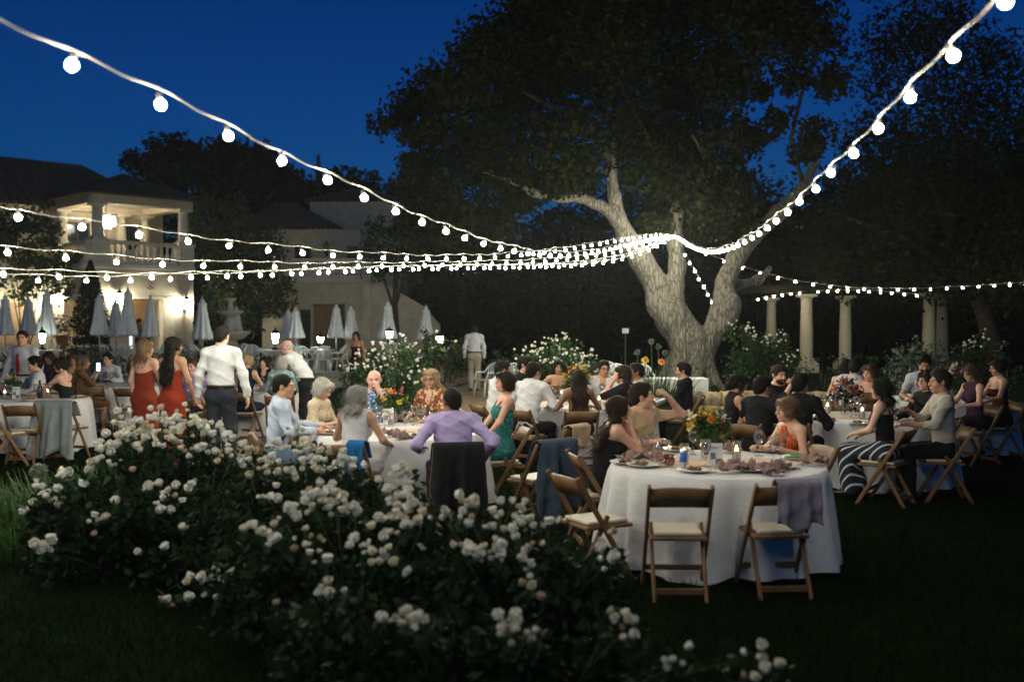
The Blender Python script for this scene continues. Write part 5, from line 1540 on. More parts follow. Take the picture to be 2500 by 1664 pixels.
SKIN = {'fair': (.60, .36, .26), 'tan': (.48, .27, .175), 'olive': (.42, .24, .15), 'brown': (.22, .115, .07), 'dark': (.12, .065, .042), 'pink': (.62, .35, .28)}
HAIRC = {'black': (.010, .008, .007), 'dkbrown': (.025, .015, .010), 'brown': (.07, .04, .022), 'ltbrown': (.15, .09, .05), 'blond': (.34, .23, .12), 'grey': (.22, .21, .20), 'silver': (.42, .40, .36)}
def hairmat(c): return M('hair_' + c, HAIRC[c], .62, .35, 14, .6, 30, stretch=(6, 6, .8), spec=.12)
def cloth(name, col, **kw):
    kw.setdefault('rough', .85); kw.setdefault('bump', .75); kw.setdefault('bscale', 13); kw.setdefault('var', .07); kw.setdefault('spec', .1)
    return M('cloth_' + name, col, **kw)
m_white = cloth('white_shirt', (.54, .54, .555)); m_ltblue = cloth('light_blue_shirt', (.44, .50, .62))
m_lav = cloth('lavender_shirt', (.42, .34, .60)); m_blk = cloth('black', (.012, .012, .014)); m_navy = cloth('navy', (.012, .016, .032))
m_red = cloth('rust_dress', (.20, .032, .015)); m_red2 = cloth('red_dress', (.22, .028, .012)); m_char = cloth('charcoal_trousers', (.022, .026, .034))
m_khaki = cloth('khaki', (.33, .29, .22)); m_jean = cloth('jeans', (.10, .15, .22), bump=.5); m_tan = cloth('tan_shirt', (.50, .36, .23)); m_cream = m_cream
m_creamb = cloth('cream_lace', (.62, .52, .38), scale=55, col2=(.50, .40, .27), thr=.5)
m_teal = cloth('teal_floral', (.02, .13, .13), scale=30, col2=(.10, .30, .28), thr=.6)
m_tealp = cloth('grey_teal_print', (.12, .22, .24), scale=40, col2=(.28, .38, .38), thr=.5)
m_bluep = cloth('blue_print', (.06, .16, .38), scale=34, col2=(.45, .55, .70), thr=.52)
m_brownp = cloth('brown_swirl_print', (.20, .07, .035), scale=22, col2=(.62, .42, .26), thr=.56)
m_burg = cloth('burgundy', (.055, .010, .014)); m_stone_sh = cloth('stone_shirt', (.40, .37, .31)); m_plum = cloth('plum', (.05, .025, .045))
m_gvest = cloth('grey_vest', (.20, .20, .22)); m_stripe = M('cloth_striped_skirt', (.015, .018, .03), .85, .1, 5.5, .15, 60, wave=.12, col2=(.62, .64, .68), thr=.88)
MATS['cloth_striped_skirt'].node_tree.nodes['Wave Texture'].bands_direction = 'DIAGONAL'
m_orange = cloth('orange_red_halter', (.45, .07, .03), scale=18, col2=(.52, .12, .04), thr=.5); m_lilac = cloth('lilac', (.30, .20, .36))
m_brownd = cloth('bronze_dress', (.14, .07, .035)); m_tie = cloth('red_tie', (.34, .03, .03)); m_tied = cloth('dark_tie', (.03, .015, .03))
m_shoe = M('shoe_leather', (.02, .015, .012), .35, .1, 6); m_belt = M('belt_leather', (.03, .018, .012), .4)
m_frame = M('spectacle_frame', (.02, .015, .012), .3)

def ik(a, w, l1, l2, pole):
    d = w - a; L = np.linalg.norm(d)
    L2 = min(L, (l1 + l2) * .985); u = d / (L + 1e-9); w = a + u * L2
    t = (l1 * l1 - l2 * l2 + L2 * L2) / (2 * L2); h = math.sqrt(max(l1 * l1 - t * t, 0))
    p = np.asarray(pole, float); p = p - (p @ u) * u; p = unit(p)
    return a + u * t + p * h, w

def person(label, px, Y, yaw, pose='sit', top=None, sex='m', lean=4, roll=0, twist=0, head=(0, 0, 0), hl=None, hr=None, pl=None, pr=None,
           gl='relax', gr='relax', skin='fair', hair=('short', 'dkbrown'), shirt=None, lower=None, sleeve='long', neckline='shirt', skirt=False,
           collar=None, tie=None, res=None, x_extra=(), legs=None, sc=None, chair_label=None, z0=0.0, glasses=False, beard=False, mkchair=True, belt=False, fingers=None, width=1.0):
    fem = 1 if sex == 'f' else 0
    s_ = sc or (.94 if fem else 1.0)
    h = res or (.013 if Y < 10 else .0155 if Y < 15 else .02)
    sit = pose == 'sit'
    hipz = .545 if sit else .93
    yawr = math.radians(yaw)
    le, ro, tw = math.radians(lean), math.radians(roll), math.radians(twist)
    hy, hp, hrol = (math.radians(a) for a in head)
    def spine(ts):
        hip = np.array([0, 0, hipz])
        R1 = rx(le * .55) @ ry(ro * .6); R2 = rzm(tw) @ rx(le) @ ry(ro)
        waist = hip + R1 @ np.array([0, -.005, .20 * ts]); chest = waist + R2 @ np.array([0, 0, .185 * ts])
        neck = chest + R2 @ np.array([0, -.012, .150 * ts])
        hd = neck + (rx(le * .5) @ ry(ro * .5)) @ np.array([0, .030, .145])
        return hip, waist, chest, neck, hd, R2
    ts = 1.0
    if top is not None:
        zt = (ZatY(top, Y) - z0) / s_
        a = spine(1.0); model = a[4][2] + .118
        if sit: ts = float(np.clip(1 + (zt - model) / .54, .86, 1.14))
        else:
            if lean < 20: s_ = float(np.clip((ZatY(top, Y) - z0) / model, .86, 1.1))
    hip, waist, chest, neck, hd, R2 = spine(ts)
    Rh = rzm(hy) @ rx(hp) @ ry(hrol)
    fw, rt, up = R2 @ np.array([0, 1, 0]), R2 @ np.array([1, 0, 0]), R2 @ np.array([0, 0, 1])
    sw = (.172 if not fem else .150) * width
    shL, shR = chest - rt * sw + up * .105 * ts, chest + rt * sw + up * .105 * ts
    A = .93 if fem else 1.0
    # arms (L = person's left, -x)
    def dflt(side):
        if sit: return np.array([side * .20, .36, .80])
        return np.array([side * (sw + .09), .06, hipz - .13])
    wl_, wr_ = (dflt(-1) if hl is None else np.array(hl, float)), (dflt(1) if hr is None else np.array(hr, float))
    elL, wl_ = ik(shL, wl_, .285 * A, .255 * A, pl if pl is not None else (-.55, -.35, -.7))
    elR, wr_ = ik(shR, wr_, .285 * A, .255 * A, pr if pr is not None else (.55, -.35, -.7))
    # legs
    hjL, hjR = hip + np.array([-.085, 0, -.02]), hip + np.array([.085, 0, -.02])
    if legs: kL, aL, kR, aR = (np.array(q, float) for q in legs)
    elif sit:
        kL, kR = np.array([-.12, .42, .50]), np.array([.12, .42, .50]); aL, aR = np.array([-.12, .36, .09]), np.array([.12, .38, .09])
    elif pose == 'walk':
        kL, kR = np.array([-.09, .10, .50]), np.array([.09, .02, .49]); aL, aR = np.array([-.09, -.12, .12]), np.array([.09, .14, .09])
    else:
        kL, kR = np.array([-.095, .02, .50]), np.array([.095, .03, .50]); aL, aR = np.array([-.10, -.02, .09]), np.array([.11, .0, .09])
    fl = (fw, .68)
    bw = (1.0 if not fem else .90) * width
    PR = {}
    PR['pelvis'] = [(hip + np.array([-.055, -.01, 0]), hip + np.array([.055, -.01, 0]), .118, .118, (np.array([0, 1, 0]), .92))]
    PR['belly'] = [(hip + np.array([0, 0, .02]), waist, .150 * bw, .140 * bw if not fem else .122, fl)]
    PR['chest'] = [(waist, chest + up * .05, .142 * bw if not fem else .120, .162 * bw if not fem else .140, fl)]
    PR['shoulder'] = [(shL + rt * .01, shR - rt * .01, .058 * A, .058 * A, None), (neck + up * .0, shL - up * .01, .050, .050, None), (neck, shR - up * .01, .050, .050, None)]
    if fem: PR['bust'] = [(chest - rt * .062 + fw * .075 - up * .02, chest - rt * .062 + fw * .080 - up * .03, .060, .060, None), (chest + rt * .062 + fw * .075 - up * .02, chest + rt * .062 + fw * .080 - up * .03, .060, .060, None)]
    PR['neck'] = [(neck - up * .02, hd + Rh @ np.array([0, -.03, -.10]), .056 * A if not fem else .047, .052 if not fem else .044, None)]
    ra = 1.0 if not fem else .86
    PR['uarmL'] = [(shL, elL, .052 * ra, .041 * ra, None)]; PR['uarmR'] = [(shR, elR, .052 * ra, .041 * ra, None)]
    PR['farmL'] = [(elL, wl_, .041 * ra, .027 * ra, None)]; PR['farmR'] = [(elR, wr_, .041 * ra, .027 * ra, None)]
    rl = 1.0 if not fem else .95
    PR['thighL'] = [(hjL, kL, .088 * rl, .058 * rl, None)]; PR['thighR'] = [(hjR, kR, .088 * rl, .058 * rl, None)]
    def calf(k, a):
        m = k * .68 + a * .32 + np.array([0, -.015, 0]); return [(k, m, .056 * rl, .054 * rl, None), (m, a, .054 * rl, .036 * rl, None)]
    PR['calfL'], PR['calfR'] = calf(kL, aL), calf(kR, aR)
    allp = [q for v in PR.values() for q in v]
    lo = np.min([np.minimum(q[0], q[1]) - max(q[2], q[3]) for q in allp], 0) - .06
    hi = np.max([np.maximum(q[0], q[1]) + max(q[2], q[3]) for q in allp], 0) + .06
    def union(keys, inf=0.0, wrk=0.0, k=.035, extra=(), clips=(), cuts=(), frac={}, hh=None, wf=20.0, grow={}):
        S_ = SDF(lo - .04, hi + .04, hh or h)
        for key in keys:
            for (a, b, r0, r1, f) in PR.get(key, []):
                if key in frac: b = a + (b - a) * frac[key]
                g = inf + grow.get(key, 0)
                S_.cap(a, b, r0 + g, r1 + g, k, f, wr=wrk, wf=wf)
        for (a, b, r0, r1, f, kk) in extra: S_.cap(a, b, r0, r1, kk, f, wr=wrk, wf=wf)
        for p_, n_ in clips: S_.clip(p_, n_)
        for p_, r_ in cuts: S_.ell(p_, r_, R2, .01, 's')
        return S_.mesh()
    # ---- body
    V, F = union(PR.keys(), 0, 0, .03)
    HV, HF, HC, EVv, EFf, ECc = HEADT[fem]
    n0 = len(V)
    hs = 1.0 if not fem else .96
    Hw = hd + (HV * hs) @ Rh.T; Ew = hd + (EVv * hs) @ Rh.T
    parts_v = [V, Hw]; parts_f = [F, HF + n0]; parts_c = [np.ones((len(V), 3)), HC]
    off = n0 + len(Hw)
    for side, el, wr, gt in ((-1, elL, wl_, gl), (1, elR, wr_, gr)):
        TV, TF = HANDT[gt]
        y_ = unit(wr - el)
        if fingers and side in fingers: y_ = unit(fingers[side])
        bk = np.array([side * .5, -.2, 1.0]) if sit or abs(y_[2]) < .7 else np.array([side * 1.0, .2, 0])
        if fingers and (side, 'b') in fingers: bk = np.array(fingers[(side, 'b')], float)
        z_ = unit(bk - (bk @ y_) * y_); x_ = np.cross(y_, z_)
        B_ = np.stack([x_, y_, z_], 1)
        tv = TV * np.array([side, 1, 1]) * (.92 if fem else 1.0)
        parts_v.append(wr + tv @ B_.T); tf = TF if side > 0 else TF[:, ::-1]
        parts_f.append(tf + off); parts_c.append(np.ones((len(TV), 3))); off += len(TV)
    Vb = np.concatenate(parts_v); Fb = np.concatenate(parts_f); Cb = np.concatenate(parts_c)
    EF4 = np.array([f for f in EFf]) ;
    e_off = len(Vb)
    Vb = np.concatenate([Vb, Ew]); Cb = np.concatenate([Cb, ECc])
    root = empty('person', (0, 0, 0), 0, label, 'person')
    # faces of the eyes: triangles kept as separate poly list through from_pydata-like path
    quads = Fb
    eq = EF4 + e_off
    tri = eq[eq[:, 2] == eq[:, 3]][:, :3]; eqq = eq[eq[:, 2] != eq[:, 3]]
    me = bpy.data.meshes.new('body')
    faces_q = np.concatenate([quads, eqq])
    me.vertices.add(len(Vb)); me.vertices.foreach_set('co', Vb.astype(np.float32).ravel())
    nl_ = faces_q.size + tri.size
    me.loops.add(nl_); me.loops.foreach_set('vertex_index', np.concatenate([faces_q.ravel(), tri.ravel()]).astype(np.int32))
    me.polygons.add(len(faces_q) + len(tri))
    ls = np.concatenate([np.arange(0, faces_q.size, 4), faces_q.size + np.arange(0, tri.size, 3)]).astype(np.int32)
    lt = np.concatenate([np.full(len(faces_q), 4), np.full(len(tri), 3)]).astype(np.int32)
    me.polygons.foreach_set('loop_start', ls); me.polygons.foreach_set('loop_total', lt)
    me.materials.append(skinmat('skin_' + skin, SKIN[skin])); me.update(calc_edges=True); me.shade_smooth()
    at = me.color_attributes.new('Col', 'FLOAT_COLOR', 'POINT')
    at.data.foreach_set('color', np.concatenate([Cb, np.ones((len(Cb), 1))], 1).astype(np.float32).ravel())
    link('body', me, root)
    def part(name, VF, mat):
        if len(VF[0]) == 0: return None
        return link(name, np_mesh(name, VF[0], VF[1], [mat], True), root)
    # ---- lower garment
    ONE = bool(skirt) and lower is shirt and sleeve == 'none'
    if skirt and not ONE:
        ex = []
        if sit:
            mid = (kL + kR) / 2
            ex = [(hip + np.array([0, .02, -.02]), mid + np.array([0, 0, -.02]), .135, .10, (np.array([0, 0, 1]), .8), .08)]
            keys = ['pelvis', 'thighL', 'thighR'] + (['calfL', 'calfR'] if skirt == 'long' else [])
            if skirt == 'long': ex += [(mid + np.array([0, 0, -.03]), (aL + aR) / 2 + np.array([0, -.02, .06]), .11, .15, None, .10)]
            part('skirt', union(keys, .022, .006, .07, ex), lower)
        else:
            bot = np.array([0, .0, .06 if skirt == 'long' else .5])
            ex = [(hip + np.array([0, 0, .02]), hip * .45 + bot * .55, .138, .155, (np.array([0, 1, 0]), .8), .12), (hip * .45 + bot * .55, bot, .155, .205, (np.array([0, 1, 0]), .85), .10)]
            part('skirt', union(['pelvis', 'thighL', 'thighR'], .014, .006, .06, ex, wf=14.0), lower)
    elif lower is not None:
        part('trousers', union(['pelvis', 'thighL', 'thighR', 'calfL', 'calfR'], .014, .007, .035, grow={'calfL': .016, 'calfR': .016}, clips=[(waist - up * .04, up)]), lower)
    # ---- upper garment
    keys = ['pelvis', 'belly', 'chest', 'shoulder']
    if fem: keys.append('bust')
    frac = {}
    if sleeve in ('long', 'roll', 'short'):
        keys += ['uarmL', 'uarmR']
        if sleeve == 'short': frac = {'uarmL': .62, 'uarmR': .62}
        else:
            keys += ['farmL', 'farmR']; f_ = .94 if sleeve == 'long' else .35; frac = {'farmL': f_, 'farmR': f_}
    clips = [(neck + up * .040, unit(up * .97 + fw * .22))]; cuts = []
    if neckline == 'v': cuts = [(neck + fw * .105 - up * .025, (.040, .070, .080))]
    if neckline == 'halter': clips = [(neck + up * .02, up), (neck + rt * .050, unit(rt * .86 + up * .5)), (neck - rt * .050, unit(-rt * .86 + up * .5)), (neck - fw * .05 - up * .02, unit(up * .7 - fw * .7))]
    if neckline == 'strap': clips = [(chest + up * .035, unit(up * .98 - fw * .15))]
    if neckline == 'strapless': clips = [(chest + up * .015, up)]
    if neckline == 'lowback': clips = [(chest + up * .02, unit(up * .80 - fw * .6))]
    if sleeve == 'none':
        keys = [k for k in keys if k != 'shoulder'] + (['shoulder'] if neckline in ('shirt', 'v', 'halter') else [])
    bare = ['pelvis', 'belly', 'chest'] + (['bust'] if fem else [])
    kk = keys if sleeve != 'none' or neckline in ('shirt', 'v', 'halter') else [k for k in keys if k != 'shoulder']
    cl2 = list(clips) + [(hip + np.array([0, 0, -.10 if not (sit and not skirt) else -.04]), np.array([0, 0, -1.0]))]
    if sleeve == 'none' and 'shoulder' in kk and neckline != 'halter':
        o_ = sw * .80
        cl2 += [(chest + rt * (o_ + .02), rt), (chest - rt * (o_ + .02), -rt)]
    dropk = [k for k in kk if not (k == 'pelvis' and (belt or skirt))]
    if not ONE: part('dress_bodice' if skirt == 'long' or neckline in ('strap', 'strapless', 'halter', 'lowback') else 'shirt', union(dropk, .011 if fem else .014, .0105 if not fem else .006, .03, wf=27.0, clips=cl2, cuts=cuts, frac=frac, grow={'farmL': .006, 'farmR': .006, 'belly': .006}), shirt)
    if ONE:
        S0 = None
        mid = (kL + kR) / 2
        kx = ['pelvis', 'belly', 'chest', 'bust', 'thighL', 'thighR'] + (['shoulder'] if neckline in ('shirt', 'v', 'halter') else [])
        cl3 = [c for c in cl2 if abs(c[1][2] + 1) > 1e-6]
        if sit:
            ex = [(hip + np.array([0, .02, -.02]), mid + np.array([0, 0, -.02]), .135, .10, (np.array([0, 0, 1]), .8), .08)]
            if skirt == 'long': kx += ['calfL', 'calfR']; ex += [(mid + np.array([0, 0, -.03]), (aL + aR) / 2 + np.array([0, -.02, .06]), .11, .15, None, .10)]
        else:
            bot = np.array([0, .0, .06 if skirt == 'long' else .5])
            ex = [(hip + np.array([0, 0, -.05]), hip * .45 + bot * .55, .128, .150, (np.array([0, 1, 0]), .82), .12), (hip * .45 + bot * .55, bot, .150, .20, (np.array([0, 1, 0]), .85), .10)]
        part('dress', union(kx, .012, .006, .045, ex, clips=cl3, cuts=cuts), shirt)
    if neckline in ('strap', 'lowback'):
        for sx in (-1, 1):
            a0 = chest + rt * sx * .075 + fw * .118 + up * .02; a1 = chest + rt * sx * .095 + up * .165 ; a2 = chest + rt * sx * (.07 if neckline == 'strap' else -.04) - fw * .095 + up * .02
            mb = MB(); mb.tube([tuple(a0), tuple((a0 + a1) / 2 + fw * .02), tuple(a1), tuple((a1 + a2) / 2 - fw * .02 + up * .02), tuple(a2)], .007, 6); mb.build('shoulder_strap', shirt, root, True)
    if neckline == 'halter':
        mb = MB()
        ring = [tuple(neck + up * .012 + rt * math.cos(a) * .056 + fw * (math.sin(a) * .056 + .004)) for a in np.linspace(0, 2 * PI, 15)]
        mb.tube(ring, .012, 6); mb.build('halter_neck', shirt, root, True)
    if collar is not None or neckline == 'shirt' and sleeve in ('long', 'roll') and not fem:
        cm = collar or shirt
        mb = MB(); vs, fs = [], []; n_ = 20
        for j, (rr, zz) in enumerate(((.062, .045), (.066, .046), (.080, .0), (.074, -.004))):
            for i in range(n_):
                a = PI / 2 + (i / (n_ - 1) * 2 - 1) * (PI * .93)
                a += PI
                zz2 = zz - (.012 if abs(i / (n_ - 1) * 2 - 1) > .8 else 0)
                vs.append(tuple(neck + up * (zz2 + .005) + rt * math.cos(a) * rr + fw * (math.sin(a) * rr + .006)))
        fs = [(j * n_ + i, j * n_ + i + 1, (j + 1) * n_ + i + 1, (j + 1) * n_ + i) for j in range(3) for i in range(n_ - 1)]
        mb.add(vs, fs); mb.build('collar', cm, root, True)
    if tie is not None:
        a0 = neck + fw * .090 - up * .005; a1 = chest + fw * .150; a2 = waist + fw * .150 + up * .0; a3 = hip + fw * .155 + up * .12
        mb = MB(); vs, fs = [], []
        for p_, w_ in ((a0 + up * .02, .016), (a0 - up * .03, .014), (a1 + up * .03, .026), (a2 + up * .08, .036), (a2 - up * .0, .040), (a3 - up * .02, .004)):
            for sx, df in ((-1, 0), (0, .008), (1, 0)): vs.append(tuple(p_ + rt * sx * w_ + fw * df))
        for j in range(5): fs += [(j * 3, j * 3 + 1, j * 3 + 4, j * 3 + 3), (j * 3 + 1, j * 3 + 2, j * 3 + 5, j * 3 + 4)]
        mb.add(vs, fs); mb.build('necktie', tie, root, True)
    if belt:
        mb = MB(); c_ = hip + np.array([0, -.006, .10]); rr = .164 * bw
        ring = [tuple(c_ + np.array([math.cos(a) * rr, math.sin(a) * rr * .80, 0])) for a in np.linspace(0, 2 * PI, 25)]
        mb.tube(ring, .018, 6, flat=1.0); mb.build('belt', m_belt, root, True)
    # ---- shoes
    for a_, k_ in ((aL, kL), (aR, kR)):
        S_ = SDF(a_ - np.array([.12, .2, .12]), a_ + np.array([.12, .3, .14]), .014)
        S_.cap(a_ + np.array([0, -.03, -.03]), a_ + np.array([0, .14, -.055]), .042, .034, .03, fl=(np.array([0, 0, 1]), .9))
        S_.cap(a_ + np.array([0, 0, .03]), a_ + np.array([0, .02, -.03]), .04, .045, .03)
        S_.clip(a_ + np.array([0, 0, -.088]), np.array([0, 0, -1.0]))
        part('shoe', S_.mesh(), m_shoe)
    # ---- hair
    st, hc = hair
    if st:
        b0 = hd + np.array([-.2, -.28, -.75 if st in ('long', 'verylong', 'wavylong') else -.25]); b1 = hd + np.array([.2, .22, .2])
        S_ = SDF(np.minimum(b0, hd - .25), np.maximum(b1, hd + .2), .0085 if Y < 11 else .011)
        T = lambda v: hd + Rh @ (np.array(v) * hs)
        E = lambda c, r, k=.015, op='u': S_.ell(T(c), [q * hs for q in r], Rh, k, op)
        Cp = lambda a, b, ra_, rb_, k=.03: S_.cap(T(a), T(b), ra_, rb_, k, wr=.006, wf=38)
        if st in ('short', 'crop', 'receding'):
            t_ = .012 if st == 'short' else .006
            E((0, -.016, .036), (.0765 + t_, .096 + t_, .086 + t_ * 1.5))
            if st == 'short': E((0, .035, .095), (.06, .055, .034), .03)
            E((0, -.075, -.02), (.060, .035, .055), .03)
            E((0, .110, -.018), (.082, .080, .100), .012, 's')
            for sx in (-1, 1): E((sx * .085, .005, -.045), (.035, .05, .050), .012, 's')
            S_.clip(T((0, -.06, -.075)), Rh @ unit((0, .35, -1)))
            if st == 'receding': E((0, .07, .10), (.055, .07, .05), .012, 's')
        elif st == 'fringe':
            E((0, -.03, .0), (.083, .088, .055)); E((0, .02, .09), (.075, .13, .075), .012, 's'); E((0, .10, -.02), (.09, .09, .1), .012, 's')
            S_.clip(T((0, -.06, -.06)), Rh @ unit((0, .3, -1)))
        elif st == 'bob':
            E((0, -.02, .034), (.094, .112, .102)); E((0, -.035, -.035), (.098, .088, .085), .03)
            for sx in (-1, 1): Cp((sx * .07, .035, .05), (sx * .080, .025, -.06), .028, .024)
            Cp((-.04, .075, .085), (.045, .080, .080), .03, .026)
            E((0, .118, -.03), (.060, .062, .096), .012, 's')
            S_.clip(T((0, 0, -.112)), Rh @ np.array([0, 0, -1.0]))
        else:
            E((0, -.018, .036), (.090, .110, .100))
            for sx in (-1, 1): Cp((sx * .045, .065, .085), (sx * .078, .02, -.03), .026, .03)
            E((0, .122, -.03), (.060, .066, .100), .012, 's')
            nb = neck - fw * .09
            wd = {'long': .07, 'verylong': .085, 'wavylong': .095, 'bun': 0, 'shoulder': .075, 'updo': 0, 'lowbun': 0}[st]
            ln = {'long': .30, 'verylong': .46, 'wavylong': .36, 'bun': 0, 'shoulder': .13, 'updo': 0, 'lowbun': 0}[st]
            if ln:
                back = hd + Rh @ np.array([0, -.06, -.02])
                end = neck - fw * .105 - up * (ln - .10)
                if st == 'shoulder': end = neck - fw * .06 - up * .03
                for sx in (-1, -.35, .35, 1):
                    m1 = hd + Rh @ np.array([sx * .058, -.055, -.10]); e_ = end + rt * sx * wd * .9 + up * rng.uniform(-.03, .04)
                    S_.cap(hd + Rh @ np.array([sx * .06, -.05, .0]), m1, .040, .042, .03, wr=.007, wf=34)
                    m2 = (m1 + e_) / 2 - fw * .02 + rt * sx * .015
                    S_.cap(m1, m2, .042, .038, .03, wr=.010, wf=30); S_.cap(m2, e_, .038, .016, .03, wr=.011, wf=32)
            else:
                E((0, -.115, .02 if st != 'lowbun' else -.04), (.045, .04, .045), .02)
                E((0, -.07, -.03), (.06, .04, .05), .03)
        hm = hairmat(hc)
        HVv, HFf = S_.mesh()
        if len(HVv):
            e1, e2 = HVv[HFf[:, 1]] - HVv[HFf[:, 0]], HVv[HFf[:, 2]] - HVv[HFf[:, 0]]
            fn_ = np.cross(e1, e2); vn = np.zeros_like(HVv)
            for c_ in range(4): np.add.at(vn, HFf[:, c_], fn_)
            vn /= np.linalg.norm(vn, axis=1)[:, None] + 1e-9
            ns = 650 if Y < 12 else 420 if Y < 17 else 200
            Lh = {'short': .045, 'crop': .02, 'receding': .03, 'fringe': .02, 'bob': .07, 'updo': .05, 'bun': .05, 'lowbun': .06}.get(st, .11)
            pk = rng.integers(0, len(HVv), ns); p0 = HVv[pk]; nn = vn[pk]
            fl0 = np.tile(np.array([0, 0, -1.0]), (ns, 1)) + (Rh @ np.array([0, -.5, 0])) + rng.normal(size=(ns, 3)) * .35
            fl0 -= (fl0 * nn).sum(1)[:, None] * nn; fl0 /= np.linalg.norm(fl0, axis=1)[:, None] + 1e-9
            sd = np.cross(nn, fl0); ll = Lh * rng.uniform(.6, 1.3, (ns, 1)); wd_ = (.0022 if Y < 12 else .0032)
            q0 = p0 - nn * .003; q1 = p0 + fl0 * ll * .5 + nn * .0045; q2 = p0 + fl0 * ll + nn * rng.uniform(-.004, .010, (ns, 1))
            SV = np.stack([q0 - sd * wd_, q0 + sd * wd_, q1 - sd * wd_, q1 + sd * wd_, q2 - sd * wd_ * .3, q2 + sd * wd_ * .3], 1).reshape(-1, 3)
            SF = (np.array([[0, 1, 3, 2], [2, 3, 5, 4]])[None] + (np.arange(ns) * 6)[:, None, None]).reshape(-1, 4) + len(HVv)
            part('hair', (np.concatenate([HVv, SV]), np.concatenate([HFf, SF])), hm)
    if beard:
        S_ = SDF(hd - .2, hd + .2, .0085)
        T = lambda v: hd + Rh @ (np.array(v) * hs)
        S_.ell(T((0, .038, -.062)), (.062, .068, .064), Rh, .02); S_.ell(T((0, .052, .008)), (.075, .09, .060), Rh, .01, 's'); S_.ell(T((0, .106, -.058)), (.024, .018, .012), Rh, .006, 's')
        S_.cap(T((-.024, .100, -.044)), T((.024, .100, -.044)), .008, .008, .01)
        part('beard', S_.mesh(), hairmat(hc if hc else 'dkbrown'))
    if glasses:
        mb = MB()
        for sx in (-1, 1):
            mb.tube([tuple(hd + Rh @ (np.array([sx * .032 + .024 * math.cos(a), .110, .004 + .019 * math.sin(a)]) * hs)) for a in np.linspace(0, 2 * PI, 17)], .0028, 5)
            mb.tube([tuple(hd + Rh @ (np.array(q) * hs)) for q in ((sx * .056, .106, .008), (sx * .080, .05, .010), (sx * .083, -.01, .006))], .0025, 5)
        mb.tube([tuple(hd + Rh @ (np.array(q) * hs)) for q in ((-.009, .112, .006), (.009, .112, .006))], .0025, 5)
        mb.build('glasses', m_frame, root, True)
    for fn in x_extra: fn(root, dict(hip=hip, waist=waist, chest=chest, neck=neck, hd=hd, Rh=Rh, rt=rt, up=up, fw=fw, wl=wl_, wr=wr_, elL=elL, elR=elR))
    # ---- place
    X = XatY(px, Y); hdw = rzm(yawr) @ (hd * s_)
    zoff = z0
    if sit: zoff = .462 - (.545 - .108) * s_ + z0
    loc = np.array([X - hdw[0], Y - hdw[1], zoff])
    root.location = loc; root.rotation_euler = (0, 0, yawr); root.scale = (s_,) * 3
    W = lambda v: loc + rzm(yawr) @ (np.array(v) * s_)
    if sit and mkchair:
        c = W((0, 0, 0)); chair(c[0], c[1], yawr, chair_label or ('wooden folding chair under the ' + label.split(' in ')[0] + ' in ' + ' '.join(label.split(' in ')[1].split()[:4])) if ' in ' in label else 'wooden folding chair')
    return dict(W=W, wl=W(wl_), wr=W(wr_), R=rzm(yawr), hd=W(hd), chest=W(chest), loc=loc, yaw=yawr, y_l=rzm(yawr) @ unit(wl_ - elL), y_r=rzm(yawr) @ unit(wr_ - elR), mouth=W(hd + Rh @ np.array([0, .112, -.058])))
def hold(kind, maker, pos, label, cat, rot=(0, 0, 0), group=None):
    put(kind, maker, (0, 0), 0, 0, 0, label, cat, group, z=0).location = pos
    o = [q for q in COL.objects if q.get('label') == label][-1]
    o.rotation_euler = rot; return o

def sip(r, kind, maker, label, cat, L):
    """a cup or can held from the left hand with its rim at the lips"""
    ctr = r['wl'] + (r['mouth'] - r['wl']) * .35
    ax = unit(r['mouth'] - ctr)
    o = put(kind, maker, (0, 0), 0, 0, 0, label, cat, None, z=0)
    o.location = tuple(r['mouth'] - ax * (L - .004) + np.array([0, 0, -.012]))
    o.rotation_mode = 'QUATERNION'; o.rotation_quaternion = Vector((0, 0, 1)).rotation_difference(Vector(ax))
    return o
# ---------------- the table of the lavender-shirted man
person('young dark-haired man in pale blue shirt seated beside the cream-bloused woman', 692, 10.1, -78, top=921, lean=6, head=(-8, 4, 0), shirt=m_ltblue, lower=m_jean, hair=('crop', 'black'), skin='tan', hl=(-.10, .42, .80), hr=(.16, .36, .79))
person('older woman in cream lace blouse looking down at her plate', 788, 11.0, -105, top=936, sex='f', lean=15, head=(-5, 26, 0), shirt=m_creamb, lower=m_khaki, sleeve='roll', hair=('bob', 'silver'), skin='fair', hl=(-.10, .38, .81), hr=(.14, .36, .80))
person('grey-haired woman in sleeveless white top with a blue shawl on her chair', 874, 9.35, -18, top=955, sex='f', lean=8, head=(-38, -2, 0), shirt=m_white, lower=m_white, skirt='short', sleeve='none', hair=('shoulder', 'grey'), skin='olive', hl=(-.20, .36, .80), hr=(.24, .30, .74))
r = person('balding old man in blue printed shirt drinking from a tumbler', 913, 11.75, 178, top=909, lean=5, head=(8, 2, 0), shirt=m_bluep, lower=m_khaki, sleeve='short', hair=('fringe', 'silver'), skin='pink', hl=(-.075, .255, 1.10), gl='grip', pl=(-.6, .1, -.9), fingers={-1: (.25, -.25, .9), (-1, 'b'): (-1, .6, 0)}, hr=(.2, .34, .8))
sip(r, 'cup', lambda: tumbler(g_clear), 'clear tumbler lifted to the mouth of the balding old man', 'glass', .09)
person('blond woman in brown swirl blouse with dark spectacles', 1052, 11.6, 152, top=912, sex='f', lean=6, head=(12, 6, 0), shirt=m_brownp, lower=m_khaki, sleeve='roll', hair=('shoulder', 'blond'), skin='fair', glasses=True, hl=(-.14, .38, .80), hr=(.17, .34, .80), neckline='v')
